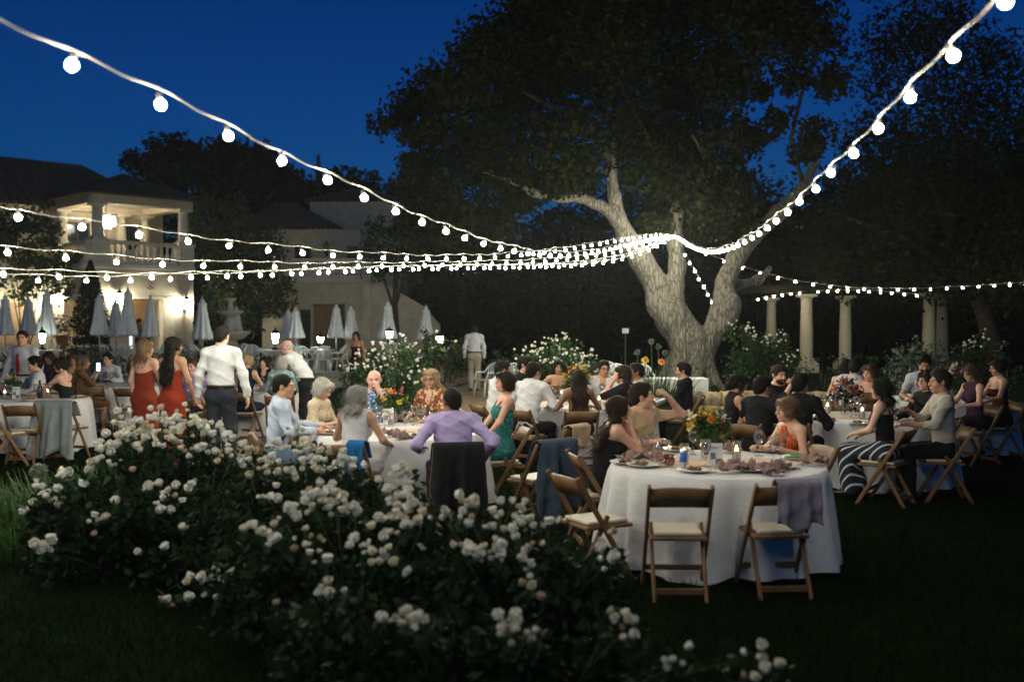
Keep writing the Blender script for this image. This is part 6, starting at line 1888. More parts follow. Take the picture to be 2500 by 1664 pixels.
P25 = person('dark-skinned man in lavender shirt with a black jacket over his chair', 1103, 9.2, 12, top=966, lean=12, head=(14, 4, 0), shirt=m_lav, lower=m_char, hair=('crop', 'black'), skin='brown', hl=(-.30, .16, .72), hr=(.33, .12, .66), width=1.08)
person('dark-haired woman in teal floral dress turned away from the table', 1232, 10.5, 105, top=917, sex='f', lean=-4, head=(8, -6, 0), shirt=m_teal, lower=m_teal, skirt='long', sleeve='none', neckline='strap', hair=('bob', 'dkbrown'), skin='fair', hl=(-.16, .26, .66), hr=(.12, .30, .66))
# ---------------- the table with the orange bouquet
person('dark-haired man in loose white shirt behind the teal-dressed woman', 1228, 13.5, -62, top=887, lean=14, head=(-10, 6, 0), shirt=m_white, lower=m_blk, hair=('short', 'black'), skin='tan')
person('man in black shirt peering between two men wearing white', 1283, 14.7, -125, top=875, lean=4, head=(10, 4, 0), shirt=m_blk, lower=m_blk, hair=('short', 'black'), skin='tan')
person('broad-backed man in white shirt leaning on the table with the orange bouquet', 1303, 13.0, -32, top=891, lean=20, head=(-12, 4, 0), shirt=m_white, lower=m_blk, hair=('short', 'black'), skin='tan', hr=(.26, .42, .80), hl=(-.2, .40, .80), width=1.08)
person('long-haired woman in strapless dress facing out behind the menu card', 1364, 15.2, 172, top=886, sex='f', lean=5, head=(10, 4, 0), shirt=m_brownd, lower=m_brownd, skirt='short', sleeve='none', neckline='strapless', hair=('long', 'black'), skin='olive', hr=(.2, .30, .95), pr=(.8, .3, -.6))
person('woman in backless dark dress with long wavy brown hair', 1412, 12.75, 4, top=912, sex='f', lean=8, head=(0, 2, 0), shirt=m_brownd, lower=m_blk, skirt='short', sleeve='none', neckline='strap', hair=('wavylong', 'dkbrown'), skin='brown', hl=(-.24, .34, .80), hr=(.24, .34, .80))
person('young man in open white shirt with thin spectacles', 1474, 15.1, 168, top=886, lean=4, head=(22, 2, 0), shirt=m_white, lower=m_char, neckline='v', collar=m_white, hair=('short', 'black'), skin='olive', glasses=True)
person('long-haired man in black shirt resting his cheek on one hand', 1520, 13.6, 72, top=898, lean=14, head=(0, 6, 8), shirt=m_blk, lower=m_blk, hair=('long', 'dkbrown'), skin='fair', hl=(-.10, .22, 1.10), pl=(-.3, .9, -1), gl='relax', fingers={-1: (.3, -.2, 1), (-1, 'b'): (-1, .4, 0)}, sleeve='roll')
person('short-haired man in cream shirt behind the long-haired man', 1553, 14.6, 95, top=897, lean=6, shirt=m_stone_sh, lower=m_char, hair=('short', 'black'), skin='brown')
person('young man in black shirt in profile before the boulder wall', 1668, 14.9, 72, top=900, lean=3, head=(6, 2, 0), shirt=m_blk, lower=m_blk, hair=('short', 'black'), skin='olive', hl=(-.15, .36, .70), hr=(.15, .36, .70))
# ---------------- the table with the yellow bouquet
person('long-haired woman in black strapless dress propping her chin on her hands', 1512, 8.5, -80, top=983, sex='f', lean=17, head=(-4, -6, 0), shirt=m_blk, lower=m_blk, skirt='long', sleeve='none', neckline='strapless', hair=('wavylong', 'dkbrown'), skin='fair', hl=(-.055, .225, 1.035), hr=(.05, .245, 1.03), pl=(-.1, .7, -1), pr=(.1, .7, -1), fingers={-1: (.25, -.15, 1), 1: (-.25, -.10, 1), (-1, 'b'): (-.6, 1, .2), (1, 'b'): (.6, 1, .2)})
r = person('moustached man in tan short-sleeved shirt drinking from a silver can', 1568, 9.3, -142, top=944, lean=3, head=(46, -6, 0), shirt=m_tan, lower=m_char, sleeve='short', neckline='v', collar=m_tan, hair=('short', 'dkbrown'), skin='fair', hl=(-.235, .15, 1.175), pl=(-1, .25, -.55), gl='grip', hr=(.16, .34, .80), fingers={-1: (.55, -.1, .45), (-1, 'b'): (-.3, .8, .6)})
sip(r, 'can', can, 'plain silver can lifted by the moustached man wearing tan', 'can', .118)
person('fair-haired woman in orange-red halter leaning on the front table', 1922, 8.85, 108, top=985, sex='f', lean=17, head=(-4, 2, 0), shirt=m_orange, lower=m_blk, skirt='short', sleeve='none', neckline='halter', hair=('lowbun', 'ltbrown'), skin='fair', hl=(-.20, .36, .80), hr=(.02, .46, .80), gr='grip', chair_label='wooden folding chair under the fair-haired woman in orange-red')
# ---------------- the table with the trailing pink bouquet
person('woman in sleeveless black dress with an earring in profile', 1802, 11.5, -82, top=925, sex='f', lean=12, head=(0, 12, 0), shirt=m_blk, lower=m_blk, skirt='short', sleeve='none', hair=('lowbun', 'black'), skin='olive')
person('dark-haired man in black tee, back turned beside the earringed woman', 1862, 11.1, -48, top=926, lean=10, head=(-6, 6, 0), shirt=m_blk, lower=m_blk, sleeve='short', hair=('short', 'black'), skin='olive', neckline='shirt')
person('bearded man in black shirt with clasped hands before his mouth', 1902, 12.95, -152, top=898, lean=8, head=(-6, 6, 0), shirt=m_blk, lower=m_blk, sleeve='roll', hair=('short', 'dkbrown'), skin='fair', beard=True, hl=(-.055, .30, 1.08), hr=(.0, .30, 1.08), pl=(-.5, .4, -1), pr=(.5, .4, -1), gl='fist', gr='fist', fingers={-1: (.6, 0, .8), 1: (-.6, 0, .8)})
person('man in black suit, back turned at the trailing pink bouquet', 1955, 11.2, -34, top=920, lean=12, head=(-10, 4, 0), shirt=m_blk, lower=m_blk, hair=('short', 'black'), skin='brown')
person('man in white shirt, back turned, sitting above the boulder wall table', 2090, 13.6, -24, top=880, lean=8, roll=6, head=(-14, 6, 6), shirt=m_white, lower=m_char, hair=('short', 'black'), skin='tan', sleeve='roll')
person('bare-armed woman in dark top with long hair beside the white-shirted man', 2066, 14.1, -14, top=873, sex='f', lean=5, head=(-10, 0, 0), shirt=m_plum, lower=m_blk, skirt='short', sleeve='none', neckline='strap', hair=('long', 'dkbrown'), skin='fair')
person('brown-haired woman in bronze dress smiling across the pink bouquet', 2124, 13.15, 158, top=900, sex='f', lean=6, head=(-30, 0, 0), shirt=m_brownd, lower=m_brownd, skirt='short', sleeve='none', neckline='strap', hair=('long', 'brown'), skin='fair')
person('dark-haired woman in black top and striped skirt, back half turned', 2152, 10.45, 52, top=937, sex='f', lean=4, head=(8, -2, 0), shirt=m_blk, lower=m_stripe, skirt='long', sleeve='none', neckline='strap', hair=('shoulder', 'black'), skin='fair', hl=(-.12, .30, .72), hr=(.16, .28, .70))
r = person('laughing man in stone-grey shirt holding a silver can', 2296, 10.6, 80, top=912, lean=3, head=(6, 0, 4), shirt=m_stone_sh, lower=m_blk, sleeve='roll', hair=('short', 'dkbrown'), skin='tan', hl=(-.14, .38, .80), hr=(.05, .36, .93), gr='grip', pr=(.5, 0, -1))
hold('can', can, tuple(r['wr'] + np.array([-.09, -.02, .0])), 'silver can held up by the laughing man wearing stone-grey', 'can', (0, .25, 0))
person('dark-haired woman in black blouse laughing beside the man with a can', 2262, 11.45, 112, top=918, sex='f', lean=6, head=(6, -4, 0), shirt=m_blk, lower=m_blk, hair=('shoulder', 'dkbrown'), skin='fair', hl=(-.05, .30, 1.0), gl='grip')
person('bearded man in white tee looking down at the dark table', 2258, 14.0, 162, top=868, lean=10, head=(0, 26, 0), shirt=m_white, lower=m_char, sleeve='short', hair=('short', 'black'), skin='tan', beard=True)
person('woman in dark green dress with hair over her face', 2372, 13.3, 102, top=900, sex='f', lean=6, head=(0, 14, 0), shirt=m_plum, lower=m_blk, skirt='short', sleeve='none', hair=('shoulder', 'brown'), skin='fair')
person('woman in low-backed dark dress at the edge of the light', 2436, 13.8, 92, top=884, sex='f', lean=4, head=(0, 10, 0), shirt=m_burg, lower=m_blk, skirt='short', sleeve='none', neckline='strapless', hair=('updo', 'dkbrown'), skin='tan')
# ---------------- the three tables on the left
person('standing man in white shirt with a long red tie', 54, 16.2, 168, 'stand', top=808, lean=3, head=(24, 2, 0), shirt=m_white, lower=m_jean, tie=m_tie, hair=('crop', 'dkbrown'), skin='fair', belt=True, hr=(.34, .10, .86), hl=(-.30, .04, .84), width=1.1)
person('seated young man in white shirt and red tie facing left', 84, 15.8, 118, top=875, lean=6, head=(4, 6, 0), shirt=m_white, lower=m_char, tie=m_tie, hair=('short', 'black'), skin='fair')
person('woman in black strappy dress reaching for a bottle', 148, 15.1, 84, top=882, sex='f', lean=10, head=(6, 6, 0), shirt=m_blk, lower=m_blk, skirt='short', sleeve='none', neckline='lowback', hair=('updo', 'dkbrown'), skin='fair', hl=(-.16, .50, .86), hr=(.16, .42, .84))
person('seated figure in plum blouse in the shade behind the red-tie pair', 118, 17.6, 175, top=853, sex='f', lean=4, shirt=m_plum, lower=m_blk, hair=('shoulder', 'dkbrown'), skin='brown', head=(0, 8, 0))
person('long-haired woman in red dress in the shade by the hedge', 176, 18.2, -150, top=872, sex='f', lean=6, shirt=m_red, lower=m_red, skirt='short', sleeve='none', neckline='strap', hair=('long', 'brown'), skin='olive', head=(0, 10, 0))
r = person('woman in bronze dress holding up a lit phone', 203, 16.9, -68, top=876, sex='f', lean=6, head=(-6, 4, 0), shirt=m_brownd, lower=m_brownd, skirt='short', sleeve='roll', hair=('long', 'ltbrown'), skin='olive', hr=(.10, .30, 1.06), gr='grip', pr=(.5, .2, -1), fingers={1: (0, .3, 1)})
ph = empty('phone', tuple(r['wr'] + np.array([.03, -.02, .10])), 0, 'smartphone with a glowing screen held up by the woman', 'phone')
mb = MB(); mb.box((0, 0, 0), (.074, .009, .15)); mb.build('case', m_iron, ph, bevel=.003)
mb = MB(); mb.box((0, -.0055, 0), (.066, .001, .138)); mb.build('screen', emitmat('phone_screen', (.75, .85, 1.0), 2.2), ph)
person('man in white shirt and dark tie facing the lawn from the hedge table', 262, 19.2, 178, top=866, lean=4, head=(-4, 4, 0), shirt=m_white, lower=m_char, tie=m_tied, hair=('short', 'black'), skin='fair')
person('standing woman in rust dress with crossed back straps and wavy hair', 355, 13.3, -16, 'stand', top=829, sex='f', lean=2, head=(-30, 2, 0), shirt=m_red, lower=m_red, skirt='long', sleeve='none', neckline='lowback', hair=('shoulder', 'ltbrown'), skin='fair', hr=(.22, .18, .92), hl=(-.22, .05, .84))
person('standing woman in red dress with very long black hair', 424, 12.8, -22, 'stand', top=823, sex='f', lean=2, head=(-24, 2, 0), shirt=m_red2, lower=m_red2, skirt='long', sleeve='none', neckline='lowback', hair=('verylong', 'black'), skin='olive', hl=(-.24, .10, .88), hr=(.26, .16, .86))
person('standing dark-haired man in white shirt, back turned, charcoal trousers', 541, 12.6, -2, 'stand', top=797, lean=2, head=(-4, 6, 0), shirt=m_white, lower=m_char, hair=('crop', 'black'), skin='fair', hr=(.33, .04, .80), hl=(-.31, .05, .78), width=.98, belt=True)
person('seated person in lilac shirt mostly hidden by the standing man', 468, 16.1, 175, top=893, lean=4, shirt=m_lilac, lower=m_char, hair=('crop', 'brown'), skin='fair')
person('short-haired blond woman in navy dress, back turned', 603, 16.1, -14, top=874, sex='f', lean=6, shirt=m_navy, lower=m_navy, skirt='short', sleeve='none', hair=('updo', 'blond'), skin='fair', head=(-6, 4, 0))
person('laughing woman in black V-neck dress across the navy-dressed woman', 645, 18.2, 178, top=878, sex='f', lean=4, head=(-14, -10, -8), shirt=m_blk, lower=m_blk, skirt='short', sleeve='none', neckline='v', hair=('updo', 'black'), skin='fair')
person('grey-haired woman in printed teal blouse, back turned', 686, 15.4, 8, top=869, sex='f', lean=5, shirt=m_tealp, lower=m_khaki, hair=('bob', 'silver'), skin='fair', head=(20, 2, 0))
person('bald man in white shirt bending forward over the table', 700, 15.7, 72, 'stand', sex='m', lean=42, head=(6, 22, 0), shirt=m_white, lower=m_blk, hair=('fringe', 'silver'), skin='pink', glasses=True, hl=(-.18, .62, .95), hr=(.2, .60, .92), belt=True)
# ---------------- waiters and walkers further back
person('waiter in white shirt and grey vest standing in the lit doorway', 341, 38.0, -80, 'stand', top=778, shirt=m_gvest, lower=m_blk, hair=('short', 'black'), skin='tan', z0=T0, hr=(.1, .25, 1.35), pr=(.5, .2, -1), collar=m_white)
person('waiter in white shirt bending behind an umbrella', 478, 36.0, 100, 'stand', lean=28, shirt=m_white, lower=m_blk, hair=('short', 'black'), skin='tan', z0=T0, head=(0, 20, 0), sc=.98)
person('woman in burgundy off-shoulder dress walking down from the terrace', 869, 26.0, 172, 'stand', top=809, sex='f', shirt=m_burg, lower=m_burg, skirt='long', sleeve='none', neckline='strapless', hair=('long', 'dkbrown'), skin='tan', hr=(.36, .2, 1.0))
person('man in white shirt and khaki trousers walking away up the path', 1158, 27.2, 2, 'walk', top=792, lean=3, shirt=m_white, lower=m_khaki, hair=('crop', 'black'), skin='dark', belt=True, head=(0, 4, 0))

# ---------------- empty chairs
def echair(px, Y, yaw, label):
    o = chair(XatY(px, Y), Y, math.radians(yaw), label); return o
c_f1 = echair(1652, 6.95, -2, 'bare wooden folding chair pushed in at the front of the yellow bouquet table')
c_f2 = echair(1893, 7.02, 4, 'wooden folding chair with a lavender wrap over its back')
c_f3 = echair(1447, 7.35, -62, 'empty wooden folding chair turned side-on left of the yellow bouquet table')
c_m1 = echair(1312, 9.3, 38, 'wooden folding chair hung with a denim jacket')
c_m2 = echair(1362, 10.6, 52, 'wooden folding chair with a tan wrap folded over its top')
c_a1 = echair(62, 13.55, 6, 'empty wooden folding chair with bare back at the red-tie table')
c_a2 = echair(160, 13.85, -8, 'wooden folding chair covered by a grey shawl')
c_a3 = echair(8, 13.1, -42, 'wooden folding chair standing askew beside the red-tie table')
c_c1 = echair(232, 17.0, 4, 'empty wooden folding chair pushed in at the hedge table')
c_c2 = echair(322, 17.05, -3, 'wooden folding chair at the hedge table beside the rust-dressed woman')
c_d1 = echair(502, 14.6, 10, 'empty wooden folding chair beside the standing man with charcoal trousers')
c_r1 = echair(2010, 13.4, 150, 'empty wooden folding chair on the far side of the pink bouquet table')
# ---------------- things hung over chairs
def drape(ch, name, label, cat, mat, w, lf, lb, x0=0.0, flare=.0, seed=0, out=.02, wob=.03):
    r_ = np.random.default_rng(seed); phs = r_.random(6) * 6.28
    nu, nf, nb = 26, 9, 13
    vs = []
    prof = [('f', t) for t in np.linspace(1, 0, nf)] + [('t', t) for t in np.linspace(0, 1, 4)] + [('b', t) for t in np.linspace(0, 1, nb)]
    for kind, t in prof:
        for i in range(nu):
            u = i / (nu - 1) * 2 - 1
            if kind == 'f': y, z, g = -.215 + t * lf * .45 + .012, .815 - t * lf, t * lf
            elif kind == 't': a = t * PI; y, z, g = -.240 + .028 * math.cos(a) - .012, .815 + .018 * math.sin(a), 0
            else: y, z, g = -.285 - out - .06 * t * lb, .815 - t * lb * (1 + .10 * math.sin(4 * u + phs[4])), t * lb
            f = wob * min(1, g * 2.5) * (math.sin(7 * u + phs[0]) + .6 * math.sin(13 * u + phs[1] + 3 * g)) + .010 * math.sin(9 * g * 4 + phs[2] + 5 * u) * min(1, g * 4)
            vs.append((x0 + u * (w / 2) * (1 + flare * g), y + (f if kind != 'f' else -abs(f) * .3 + .004), max(.05, z)))
    n = len(prof)
    fs = [(j * nu + i, j * nu + i + 1, (j + 1) * nu + i + 1, (j + 1) * nu + i) for j in range(n - 1) for i in range(nu - 1)]
    mb = MB(); mb.add(vs, fs); o = mb.build(name, mat, None, True)
    so_ = o.modifiers.new('thick', 'SOLIDIFY'); so_.thickness = .006
    o.location = ch.location; o.rotation_euler = ch.rotation_euler
    tag(o, label, cat); return o
def chair_of(lab): return [o for o in COL.objects if str(o.get('label', '')) .startswith(lab)][0]
drape(c_f2, 'wrap', 'lavender-grey wrap hanging over a chair back at the front table', 'wrap', cloth('lavender_wrap', (.19, .165, .215)), .30, .10, .30, .07, .1, 1)
drape(c_m1, 'denim_jacket', 'faded denim jacket hanging over a folding chair', 'jacket', cloth('denim', (.045, .065, .10)), .44, .25, .66, 0, .3, 2, .04, .07)
drape(c_m2, 'wrap', 'tan wrap folded over the top of a folding chair', 'wrap', cloth('tan_wrap', (.42, .30, .20)), .34, .10, .22, 0, 0, 3)
drape(c_a2, 'shawl', 'soft grey shawl covering a whole chair back at the red-tie table', 'shawl', cloth('grey_shawl', (.24, .27, .27)), .56, .2, .74, 0, .25, 4, .03, .045)
drape(chair_of('wooden folding chair under the grey-haired woman in sleeveless'), 'shawl', 'bright blue fringed shawl hanging from the chair of the grey-haired woman', 'shawl', cloth('blue_shawl', (.01, .10, .26), bump=.8), .17, .15, .52, .16, .2, 5, .02, .035)
drape(chair_of('wooden folding chair under the dark-skinned man in lavender'), 'jacket', 'black suit jacket hung over the chair of the lavender-shirted man', 'jacket', m_blk, .46, .2, .62, 0, .12, 6, .03, .05)

# ================================================================== ROSES AND BORDER PLANTS
RW = [rose_mesh(leafmat('rose_white', (.80, .79, .72), (.88, .87, .81), .1, .6), .0245, 1), rose_mesh(leafmat('rose_cream', (.74, .68, .52), (.84, .79, .66), .1, .6), .0215, 2), rose_mesh(petm('rose_faded', (.45, .36, .26), (.62, .50, .38)), .019, 3, 22)]
def fgY(py): return 5.3 - (py - 1040) * .0035
def rose_bush(label, base, clusters, fill, leaf=.05, nleaf=45, size=1.0, mat=None, dens=500, group=None, mx=6000, spread=.040, stemr=.004):
    """clusters: [(world pos, n)]"""
    root = empty('rose_bush', base, 0, label, 'rose bush', group)
    b = np.array(base, float); st = MB(); LC = []
    for p, n in clusters:
        p = np.array(p) - b
        foot = np.array([p[0] * .35 + rng.uniform(-.1, .1), p[1] * .35 + rng.uniform(-.1, .1), 0.0])
        mid = foot * .45 + p * .55 + np.array([rng.uniform(-.05, .05), rng.uniform(-.05, .05), .06])
        st.tube([tuple(foot), tuple(mid), tuple(p - np.array([0, 0, .02]))], [stemr * 1.6, stemr, stemr * .6], 5)
        for k in range(int(n * 2.1) if base[1] < 9 else n + n // 2):
            q = p + rng.normal(size=3) * np.array([spread, spread * .7, spread * .6]) * size * (0 if n == 1 else 1) * (.75 + .16 * n)
            o = link('rose', RW[rng.choice(3, p=[.66, .24, .10])], root)
            o.location = q + np.array([0, -.13, .045]) * (1 if base[1] < 9 else .6)
            d = Vector((rng.normal() * .5, -.45 + rng.normal() * .4, 1.0 + rng.normal() * .3)).normalized()
            o.rotation_mode = 'QUATERNION'; o.rotation_quaternion = Vector((0, 0, 1)).rotation_difference(d)
            o.scale = (size * rng.uniform(.5, 1.25),) * 3
        LC.append(p + rng.normal(size=(nleaf, 3)).clip(-1.5, 1.5) * np.array([.09, .08, .09]) * size - np.array([0, -.10, .15 * size]))
    st.build('stem', m_stem, root, True)
    LC = np.concatenate(LC + [clumpy([(np.array(c) - b + np.array([0, .16 if base[1] < 9 else 0, -.03]), np.array(r) * (.84 if base[1] < 9 else 1)) for c, r in fill], dens, sub=40, sig=.14, mx=mx)])
    LC[:, 2] = np.maximum(LC[:, 2], .02)
    leaves_obj('foliage', LC, leaf, mat or LM_ROSE, root, .62)
    return root
def cl(lst, y0, p0, k): return [(P(px, py, y0 - (py - p0) * k), n) for px, py, n in lst]
def ground_of(px, Y): return (XatY(px, Y), Y, 0)
left = [(310, 1040, 3), (350, 1030, 3), (395, 1045, 4), (430, 1040, 4), (450, 1018, 3), (485, 1037, 4), (520, 1060, 5), (552, 1075, 4), (330, 1070, 3), (300, 1080, 3), (288, 1102, 3), (380, 1066, 4), (420, 1067, 4), (460, 1075, 4), (490, 1105, 3), (530, 1105, 2), (265, 1100, 2), (280, 1137, 3), (240, 1147, 2), (345, 1092, 2), (410, 1095, 2), (360, 1050, 3), (405, 1030, 2), (575, 1090, 2),
        (172, 1172, 2), (130, 1205, 4), (150, 1226, 3), (80, 1256, 1), (245, 1282, 2), (275, 1270, 1), (400, 1186, 3), (412, 1240, 2), (440, 1216, 3), (480, 1182, 2), (140, 1330, 4), (112, 1346, 2), (420, 1340, 1), (355, 1352, 1), (462, 1293, 1), (510, 1420, 5), (540, 1412, 2), (590, 1420, 2), (430, 1466, 2), (475, 1462, 1), (340, 1155, 1), (220, 1190, 1), (300, 1230, 1)]
fl_ = [((XatY(420, 7.6), 7.6, .5), (1.0, .55, .5)), ((XatY(250, 7.1), 7.2, .42), (.8, .45, .42)), ((XatY(510, 7.0), 7.1, .35), (.7, .45, .38)), ((XatY(140, 7.2), 7.2, .3), (.42, .38, .34)), ((XatY(530, 6.6), 6.65, .25), (.45, .32, .28))]
rose_bush('big white rose bush in the foreground border below the red dresses', ground_of(390, 7.3), cl(left, 7.9, 1040, .0032), fl_, mx=6500, dens=900, size=1.08, leaf=.065)
mid = [(590, 1115, 3), (612, 1100, 2), (635, 1150, 3), (690, 1092, 3), (730, 1062, 2), (755, 1100, 5), (790, 1112, 3), (722, 1165, 3), (745, 1140, 2), (840, 1120, 3), (857, 1150, 3), (830, 1137, 2), (662, 1216, 2), (690, 1226, 1), (685, 1194, 1), (610, 1145, 2), (660, 1128, 2), (780, 1150, 2)]
rose_bush('white rose bush in the foreground border below the man in pale blue', ground_of(730, 7.1), cl(mid, 7.5, 1060, .0035), [((XatY(720, 7.3), 7.35, .45), (.85, .5, .48)), ((XatY(640, 7.0), 7.05, .38), (.6, .45, .4)), ((XatY(830, 7.0), 7.1, .4), (.5, .4, .4))], mx=5200, dens=900, size=1.02, leaf=.065)
midc = [(800, 1208, 6), (830, 1218, 5), (770, 1245, 4), (870, 1250, 3), (735, 1255, 2), (700, 1270, 3), (650, 1300, 3), (670, 1320, 2), (630, 1290, 2), (765, 1320, 4), (790, 1362, 2), (985, 1155, 4), (962, 1175, 3), (985, 1200, 4), (960, 1225, 3), (1000, 1230, 4), (1012, 1250, 4), (975, 1270, 3), (945, 1287, 3), (992, 1287, 3), (1030, 1275, 2), (912, 1326, 3), (880, 1350, 2), (915, 1380, 1), (952, 1370, 3), (985, 1382, 2), (822, 1440, 2), (852, 1446, 1), (690, 1475, 1), (820, 1235, 3), (760, 1215, 2)]
rose_bush('cream-white rose bush at the middle of the foreground border below the lavender shirt', ground_of(850, 5.8), cl(midc, 6.4, 1155, .0045), [((XatY(820, 6.1), 6.15, .4), (.8, .5, .42)), ((XatY(980, 6.2), 6.25, .45), (.48, .42, .48)), ((XatY(850, 5.4), 5.5, .32), (.85, .5, .36)), ((XatY(680, 5.7), 5.75, .32), (.5, .45, .36)), ((XatY(1010, 5.5), 5.5, .32), (.5, .45, .36))], mx=5600, dens=900, size=.92, leaf=.06)
rgt = [(1092, 1265, 2), (1140, 1232, 3), (1157, 1275, 2), (1225, 1232, 1), (1280, 1233, 1), (1250, 1255, 3), (1230, 1287, 3), (1270, 1297, 2), (1300, 1270, 2), (1340, 1287, 2), (1165, 1345, 4), (1140, 1360, 2), (1187, 1346, 3), (1215, 1366, 3), (1310, 1362, 3), (1290, 1382, 2), (1310, 1432, 2), (1475, 1310, 2), (1482, 1370, 3), (1460, 1345, 1), (1205, 1340, 2)]
rose_bush('white rose bush in the foreground border below the denim jacket', ground_of(1260, 5.6), cl(rgt, 6.0, 1230, .004), [((XatY(1200, 5.8), 5.8, .38), (.7, .45, .4)), ((XatY(1340, 5.6), 5.6, .34), (.5, .4, .36)), ((XatY(1180, 5.3), 5.3, .28), (.75, .45, .32)), ((XatY(1440, 5.5), 5.5, .25), (.35, .3, .28))], mx=4800, dens=850, size=.92, leaf=.06)
low = [(995, 1510, 4), (1032, 1520, 2), (1020, 1537, 1), (1250, 1512, 3), (1230, 1546, 2), (1282, 1556, 3), (1490, 1522, 2), (1522, 1532, 2), (1612, 1612, 1), (1642, 1622, 2), (1822, 1592, 2), (1850, 1640, 2), (1882, 1622, 1)]
rose_bush('low sparse rose bush nearest the bottom edge of the border', ground_of(1250, 4.4), cl(low, 4.5, 1510, .003), [((XatY(1000, 4.5), 4.5, .28), (.6, .42, .32)), ((XatY(1260, 4.5), 4.5, .28), (.6, .42, .32)), ((XatY(1520, 4.3), 4.4, .24), (.5, .38, .28)), ((XatY(1790, 4.1), 4.2, .22), (.45, .35, .26)), ((XatY(820, 4.7), 4.75, .28), (.45, .38, .32))], mx=3800, dens=750, size=.82, leaf=.055)
def mound(label, pxs, Y, n, base, fill, size=1.0, leaf=.07):
    cs = []
    for _ in range(n):
        px, py, sx, sy = pxs[rng.integers(len(pxs))]
        y = Y + rng.uniform(-.5, .2)
        cs.append((P(px + rng.normal() * sx, py + rng.normal() * sy, y), int(rng.integers(1, 4))))
    rose_bush(label, base, cs, fill, leaf, 30, size, mat=LM_HEDGE, dens=260, mx=5200, spread=.07)
mound('tall white rose mound between the burgundy dress and the hedge', [(1000, 836, 26, 10), (950, 850, 40, 10), (905, 880, 26, 10), (980, 880, 30, 12), (950, 905, 40, 10), (1010, 920, 16, 14), (900, 900, 24, 10), (880, 905, 16, 8)], 16.6, 44, (XatY(950, 17), 17, 0),
      [((XatY(955, 17), 17, .62), (.62, .5, .62)), ((XatY(1000, 17), 17.1, .9), (.42, .4, .5)), ((XatY(905, 17), 16.9, .5), (.45, .4, .5))])
mound('white rose mound behind the table with the orange bouquet', [(1365, 830, 14, 8), (1330, 850, 24, 8), (1385, 850, 30, 8), (1300, 865, 20, 8), (1420, 870, 24, 10), (1360, 880, 40, 12), (1395, 900, 20, 14), (1440, 860, 10, 6)], 18.8, 46, (XatY(1370, 19.2), 19.2, 0),
      [((XatY(1365, 19.2), 19.2, .65), (.8, .55, .65)), ((XatY(1390, 19.2), 19.2, 1.0), (.5, .4, .5)), ((XatY(1290, 19.2), 19.2, .5), (.5, .4, .5)), ((XatY(1440, 19.2), 19.2, .6), (.5, .4, .55))])
mound('white rose bush right of the oak trunk before the columns', [(1830, 810, 22, 8), (1880, 815, 22, 8), (1800, 800, 12, 8), (1900, 830, 14, 10), (1850, 835, 30, 8), (1925, 870, 8, 8)], 25.6, 24, (XatY(1850, 26), 26, 0),
      [((XatY(1850, 26), 26, .9), (.9, .6, .75)), ((XatY(1900, 26), 26, .7), (.6, .5, .6))], 1.1, .09)
mound('dim rose bush in the dark beside the twin columns', [(2380, 830, 30, 8), (2430, 835, 26, 8), (2360, 845, 16, 8)], 22, 8, (XatY(2400, 22.4), 22.4, 0), [((XatY(2400, 22.4), 22.4, .7), (.9, .6, .7))], 1.0, .09)
leafy('flowering_shrub', 'leafy grey-green shrub before the twin columns', 'shrub', (XatY(2240, 22), 22, 0), [((XatY(2240, 22), 22, .7), (.9, .6, .7)), ((XatY(2290, 22), 22, .9), (.5, .4, .5)), ((XatY(2200, 22), 22, .6), (.5, .4, .5))], .09, 130, LM_PALE, mx=2600)
leafy('flowering_shrub', 'pale leafy shrub behind the woman holding a phone', 'shrub', (XatY(225, 24), 24, 0), [((XatY(225, 24), 24, .8), (.55, .5, .75)), ((XatY(170, 24), 24, .6), (.5, .45, .55)), ((XatY(270, 24), 24, .65), (.5, .45, .6))], .085, 170, LM_PALE, mx=3000)
leafy('flowering_shrub', 'pale leafy shrub between the red dress and the standing man', 'shrub', (XatY(475, 24), 24, 0), [((XatY(475, 24), 24, .75), (.5, .45, .7)), ((XatY(600, 24.5), 24.5, .55), (.6, .4, .5))], .085, 170, LM_PALE, mx=3000)
leafy('flowering_shrub', 'tangled shrub lit by the lantern beside the walking man', 'shrub', (XatY(1080, 29.0), 29.0, 0), [((XatY(1060, 29), 29, .9), (.5, .4, .8)), ((XatY(1100, 29), 29.2, 1.0), (.5, .4, .7)), ((XatY(1040, 29), 29, 1.2), (.3, .3, .5)), ((XatY(1215, 28.5), 28.5, .6), (.6, .4, .55))], .09, 150, LM_VINE, mx=2600)

def strap_plant(label, base, n, h, spread, group=None, wdt=.014, name='lily_clump'):
    root = empty(name, base, 0, label, 'plant', group)
    a = rng.random(n) * 2 * PI; r0 = np.sqrt(rng.random(n)) * spread * .45; L = h * rng.uniform(.55, 1.15, n); cv = rng.uniform(.15, .9, n)
    ts = np.linspace(0, 1, 5); V = []
    d = np.stack([np.cos(a), np.sin(a)], 1); pn = np.stack([-np.sin(a), np.cos(a)], 1)
    for t in ts:
        out = r0 + L * cv * t ** 1.6 * .9; z = L * (t - .45 * cv * t ** 2.6)
        c = np.concatenate([d * out[:, None], z[:, None]], 1)
        w = wdt * (1 - .85 * t)
        for s in (-1, 1): V.append(c + np.concatenate([pn * (s * w), np.zeros((n, 1))], 1))
    V = np.stack(V, 1)  # n,10,3
    F = np.array([[2 * j, 2 * j + 1, 2 * j + 3, 2 * j + 2] for j in range(4)])
    F = (F[None] + (np.arange(n) * 10)[:, None, None]).reshape(-1, 4)
    o = link('leaf_blades', np_mesh('leaf_blades', V.reshape(-1, 3), F, [LM_STRAP], True), root); o['kind'] = 'stuff'
    return root
strap_plant('strap-leaved lily clump below the rose mound by the burgundy dress', ground_of(880, 17.2), 420, .8, 1.1)
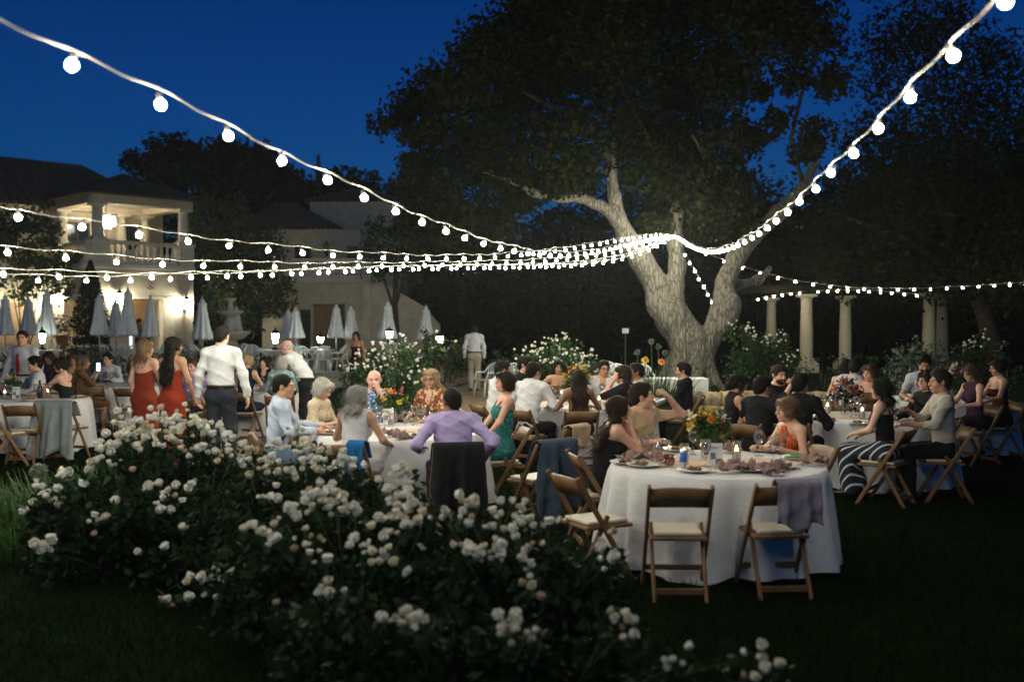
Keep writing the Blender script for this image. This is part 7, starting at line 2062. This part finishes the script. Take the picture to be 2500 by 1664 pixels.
strap_plant('strap-leaved lily clump left of the oak beside the black-shirted man', ground_of(1600, 19.5), 700, 1.0, 1.7)
strap_plant('tall strap-leaved lily clump in front of the plastic chairs', ground_of(1520, 20.5), 420, 1.15, 1.2)
strap_plant('strap-leaved clump in the border below the grey shawl', ground_of(150, 9.4), 700, .52, 1.3)
strap_plant('strap-leaved clump in the border left of the big rose bush', ground_of(40, 8.6), 420, .55, 1.1)
strap_plant('strap-leaved clump in the border beside the rust dress', ground_of(255, 9.8), 380, .5, .9)
strap_plant('thin-leaved clump at the lawn edge of the foreground border', ground_of(40, 8.0), 300, .5, .8)
# seed-headed allium stalks by the oak
for i, (px, py, Y, lab) in enumerate(((1590, 834, 21.5, 'tallest green flower stalk with a round head by the oak trunk'), (1607, 846, 21.8, 'second green flower stalk with a round head nearest the oak trunk'), (1556, 860, 21.2, 'short green flower stalk with a round head beside the sign'), (1624, 861, 21.0, 'low green flower stalk with a round head touching the oak trunk'), (1352, 838, 22.5, 'dim flower stalk with a round head behind the rose mound'), (95, 1150, 7.6, 'flower stalk with a pale round head in the left border'))):
    p = P(px, py, Y); root = empty('allium', (p[0], p[1], 0), 0, lab, 'flower')
    mb = MB(); mb.tube([(0, 0, 0), (.02, 0, p[2] * .6), (0, 0, p[2])], .012, 6); mb.build('stalk', m_stem, root, True)
    C = rng.normal(size=(90, 3)); C /= np.linalg.norm(C, axis=1)[:, None]; leaves_obj('flower_head', C * .055 + np.array([0, 0, p[2]]), .05, LM_PALE, root, .4)
for px, py, Y, m_, lab in ((1575, 880, 20.4, FY, 'yellow lily bloom above the strap leaves'), (1615, 884, 20.2, FO, 'orange lily bloom above the strap leaves')):
    p = P(px, py, Y); root = empty('lily', (p[0], p[1], 0), 0, lab, 'flower')
    mb = MB(); mb.tube([(0, 0, 0), (0, 0, p[2])], .008, 5); mb.build('stalk', m_stem, root, True)
    o = link('bloom', m_, root); o.location = (0, 0, p[2]); o.scale = (2.2,) * 3; o.rotation_euler = (.9, 0, 0)

# ---------------- lawn blades near the tables
n = 190000
Yb = 2.6 + 15 * rng.random(n) ** 1.25; Xb = (rng.random(n) * 2 - 1) * (Yb * .62 + .8)
h_ = rng.uniform(.025, .07, n); a = rng.random(n) * 2 * PI; w = (.0022 + .00035 * Yb)[:, None][:, 0]
base = np.stack([Xb, Yb, np.full(n, .0)], 1); side = np.stack([np.cos(a) * w, np.sin(a) * w, np.zeros(n)], 1)
tip = base + np.stack([rng.normal(size=n) * .02, rng.normal(size=n) * .02, h_], 1)
V = np.stack([base - side, base + side, tip], 1).reshape(-1, 3)
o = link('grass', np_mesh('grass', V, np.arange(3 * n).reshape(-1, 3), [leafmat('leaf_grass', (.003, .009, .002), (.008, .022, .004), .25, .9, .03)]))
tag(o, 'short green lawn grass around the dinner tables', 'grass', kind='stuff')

# ------------------------------------------------------------------ thin scattering volume added to lift blacks and imitate lens bloom
mb = MB(); mb.prism([(-300, -40), (300, -40), (300, 460), (-300, 460)], -1.2, 22.0)
hm, hnt, hN, hL, hout = newmat('bloom_haze')
pv = hN.new('ShaderNodeVolumePrincipled'); pv.inputs['Color'].default_value = (.85, .92, .95, 1); pv.inputs['Density'].default_value = .0003; pv.inputs['Anisotropy'].default_value = .72
hL.new(pv.outputs[0], hout.inputs['Volume'])
ho = mb.build('bloom_haze_box', hm); tag(ho, kind='stuff')
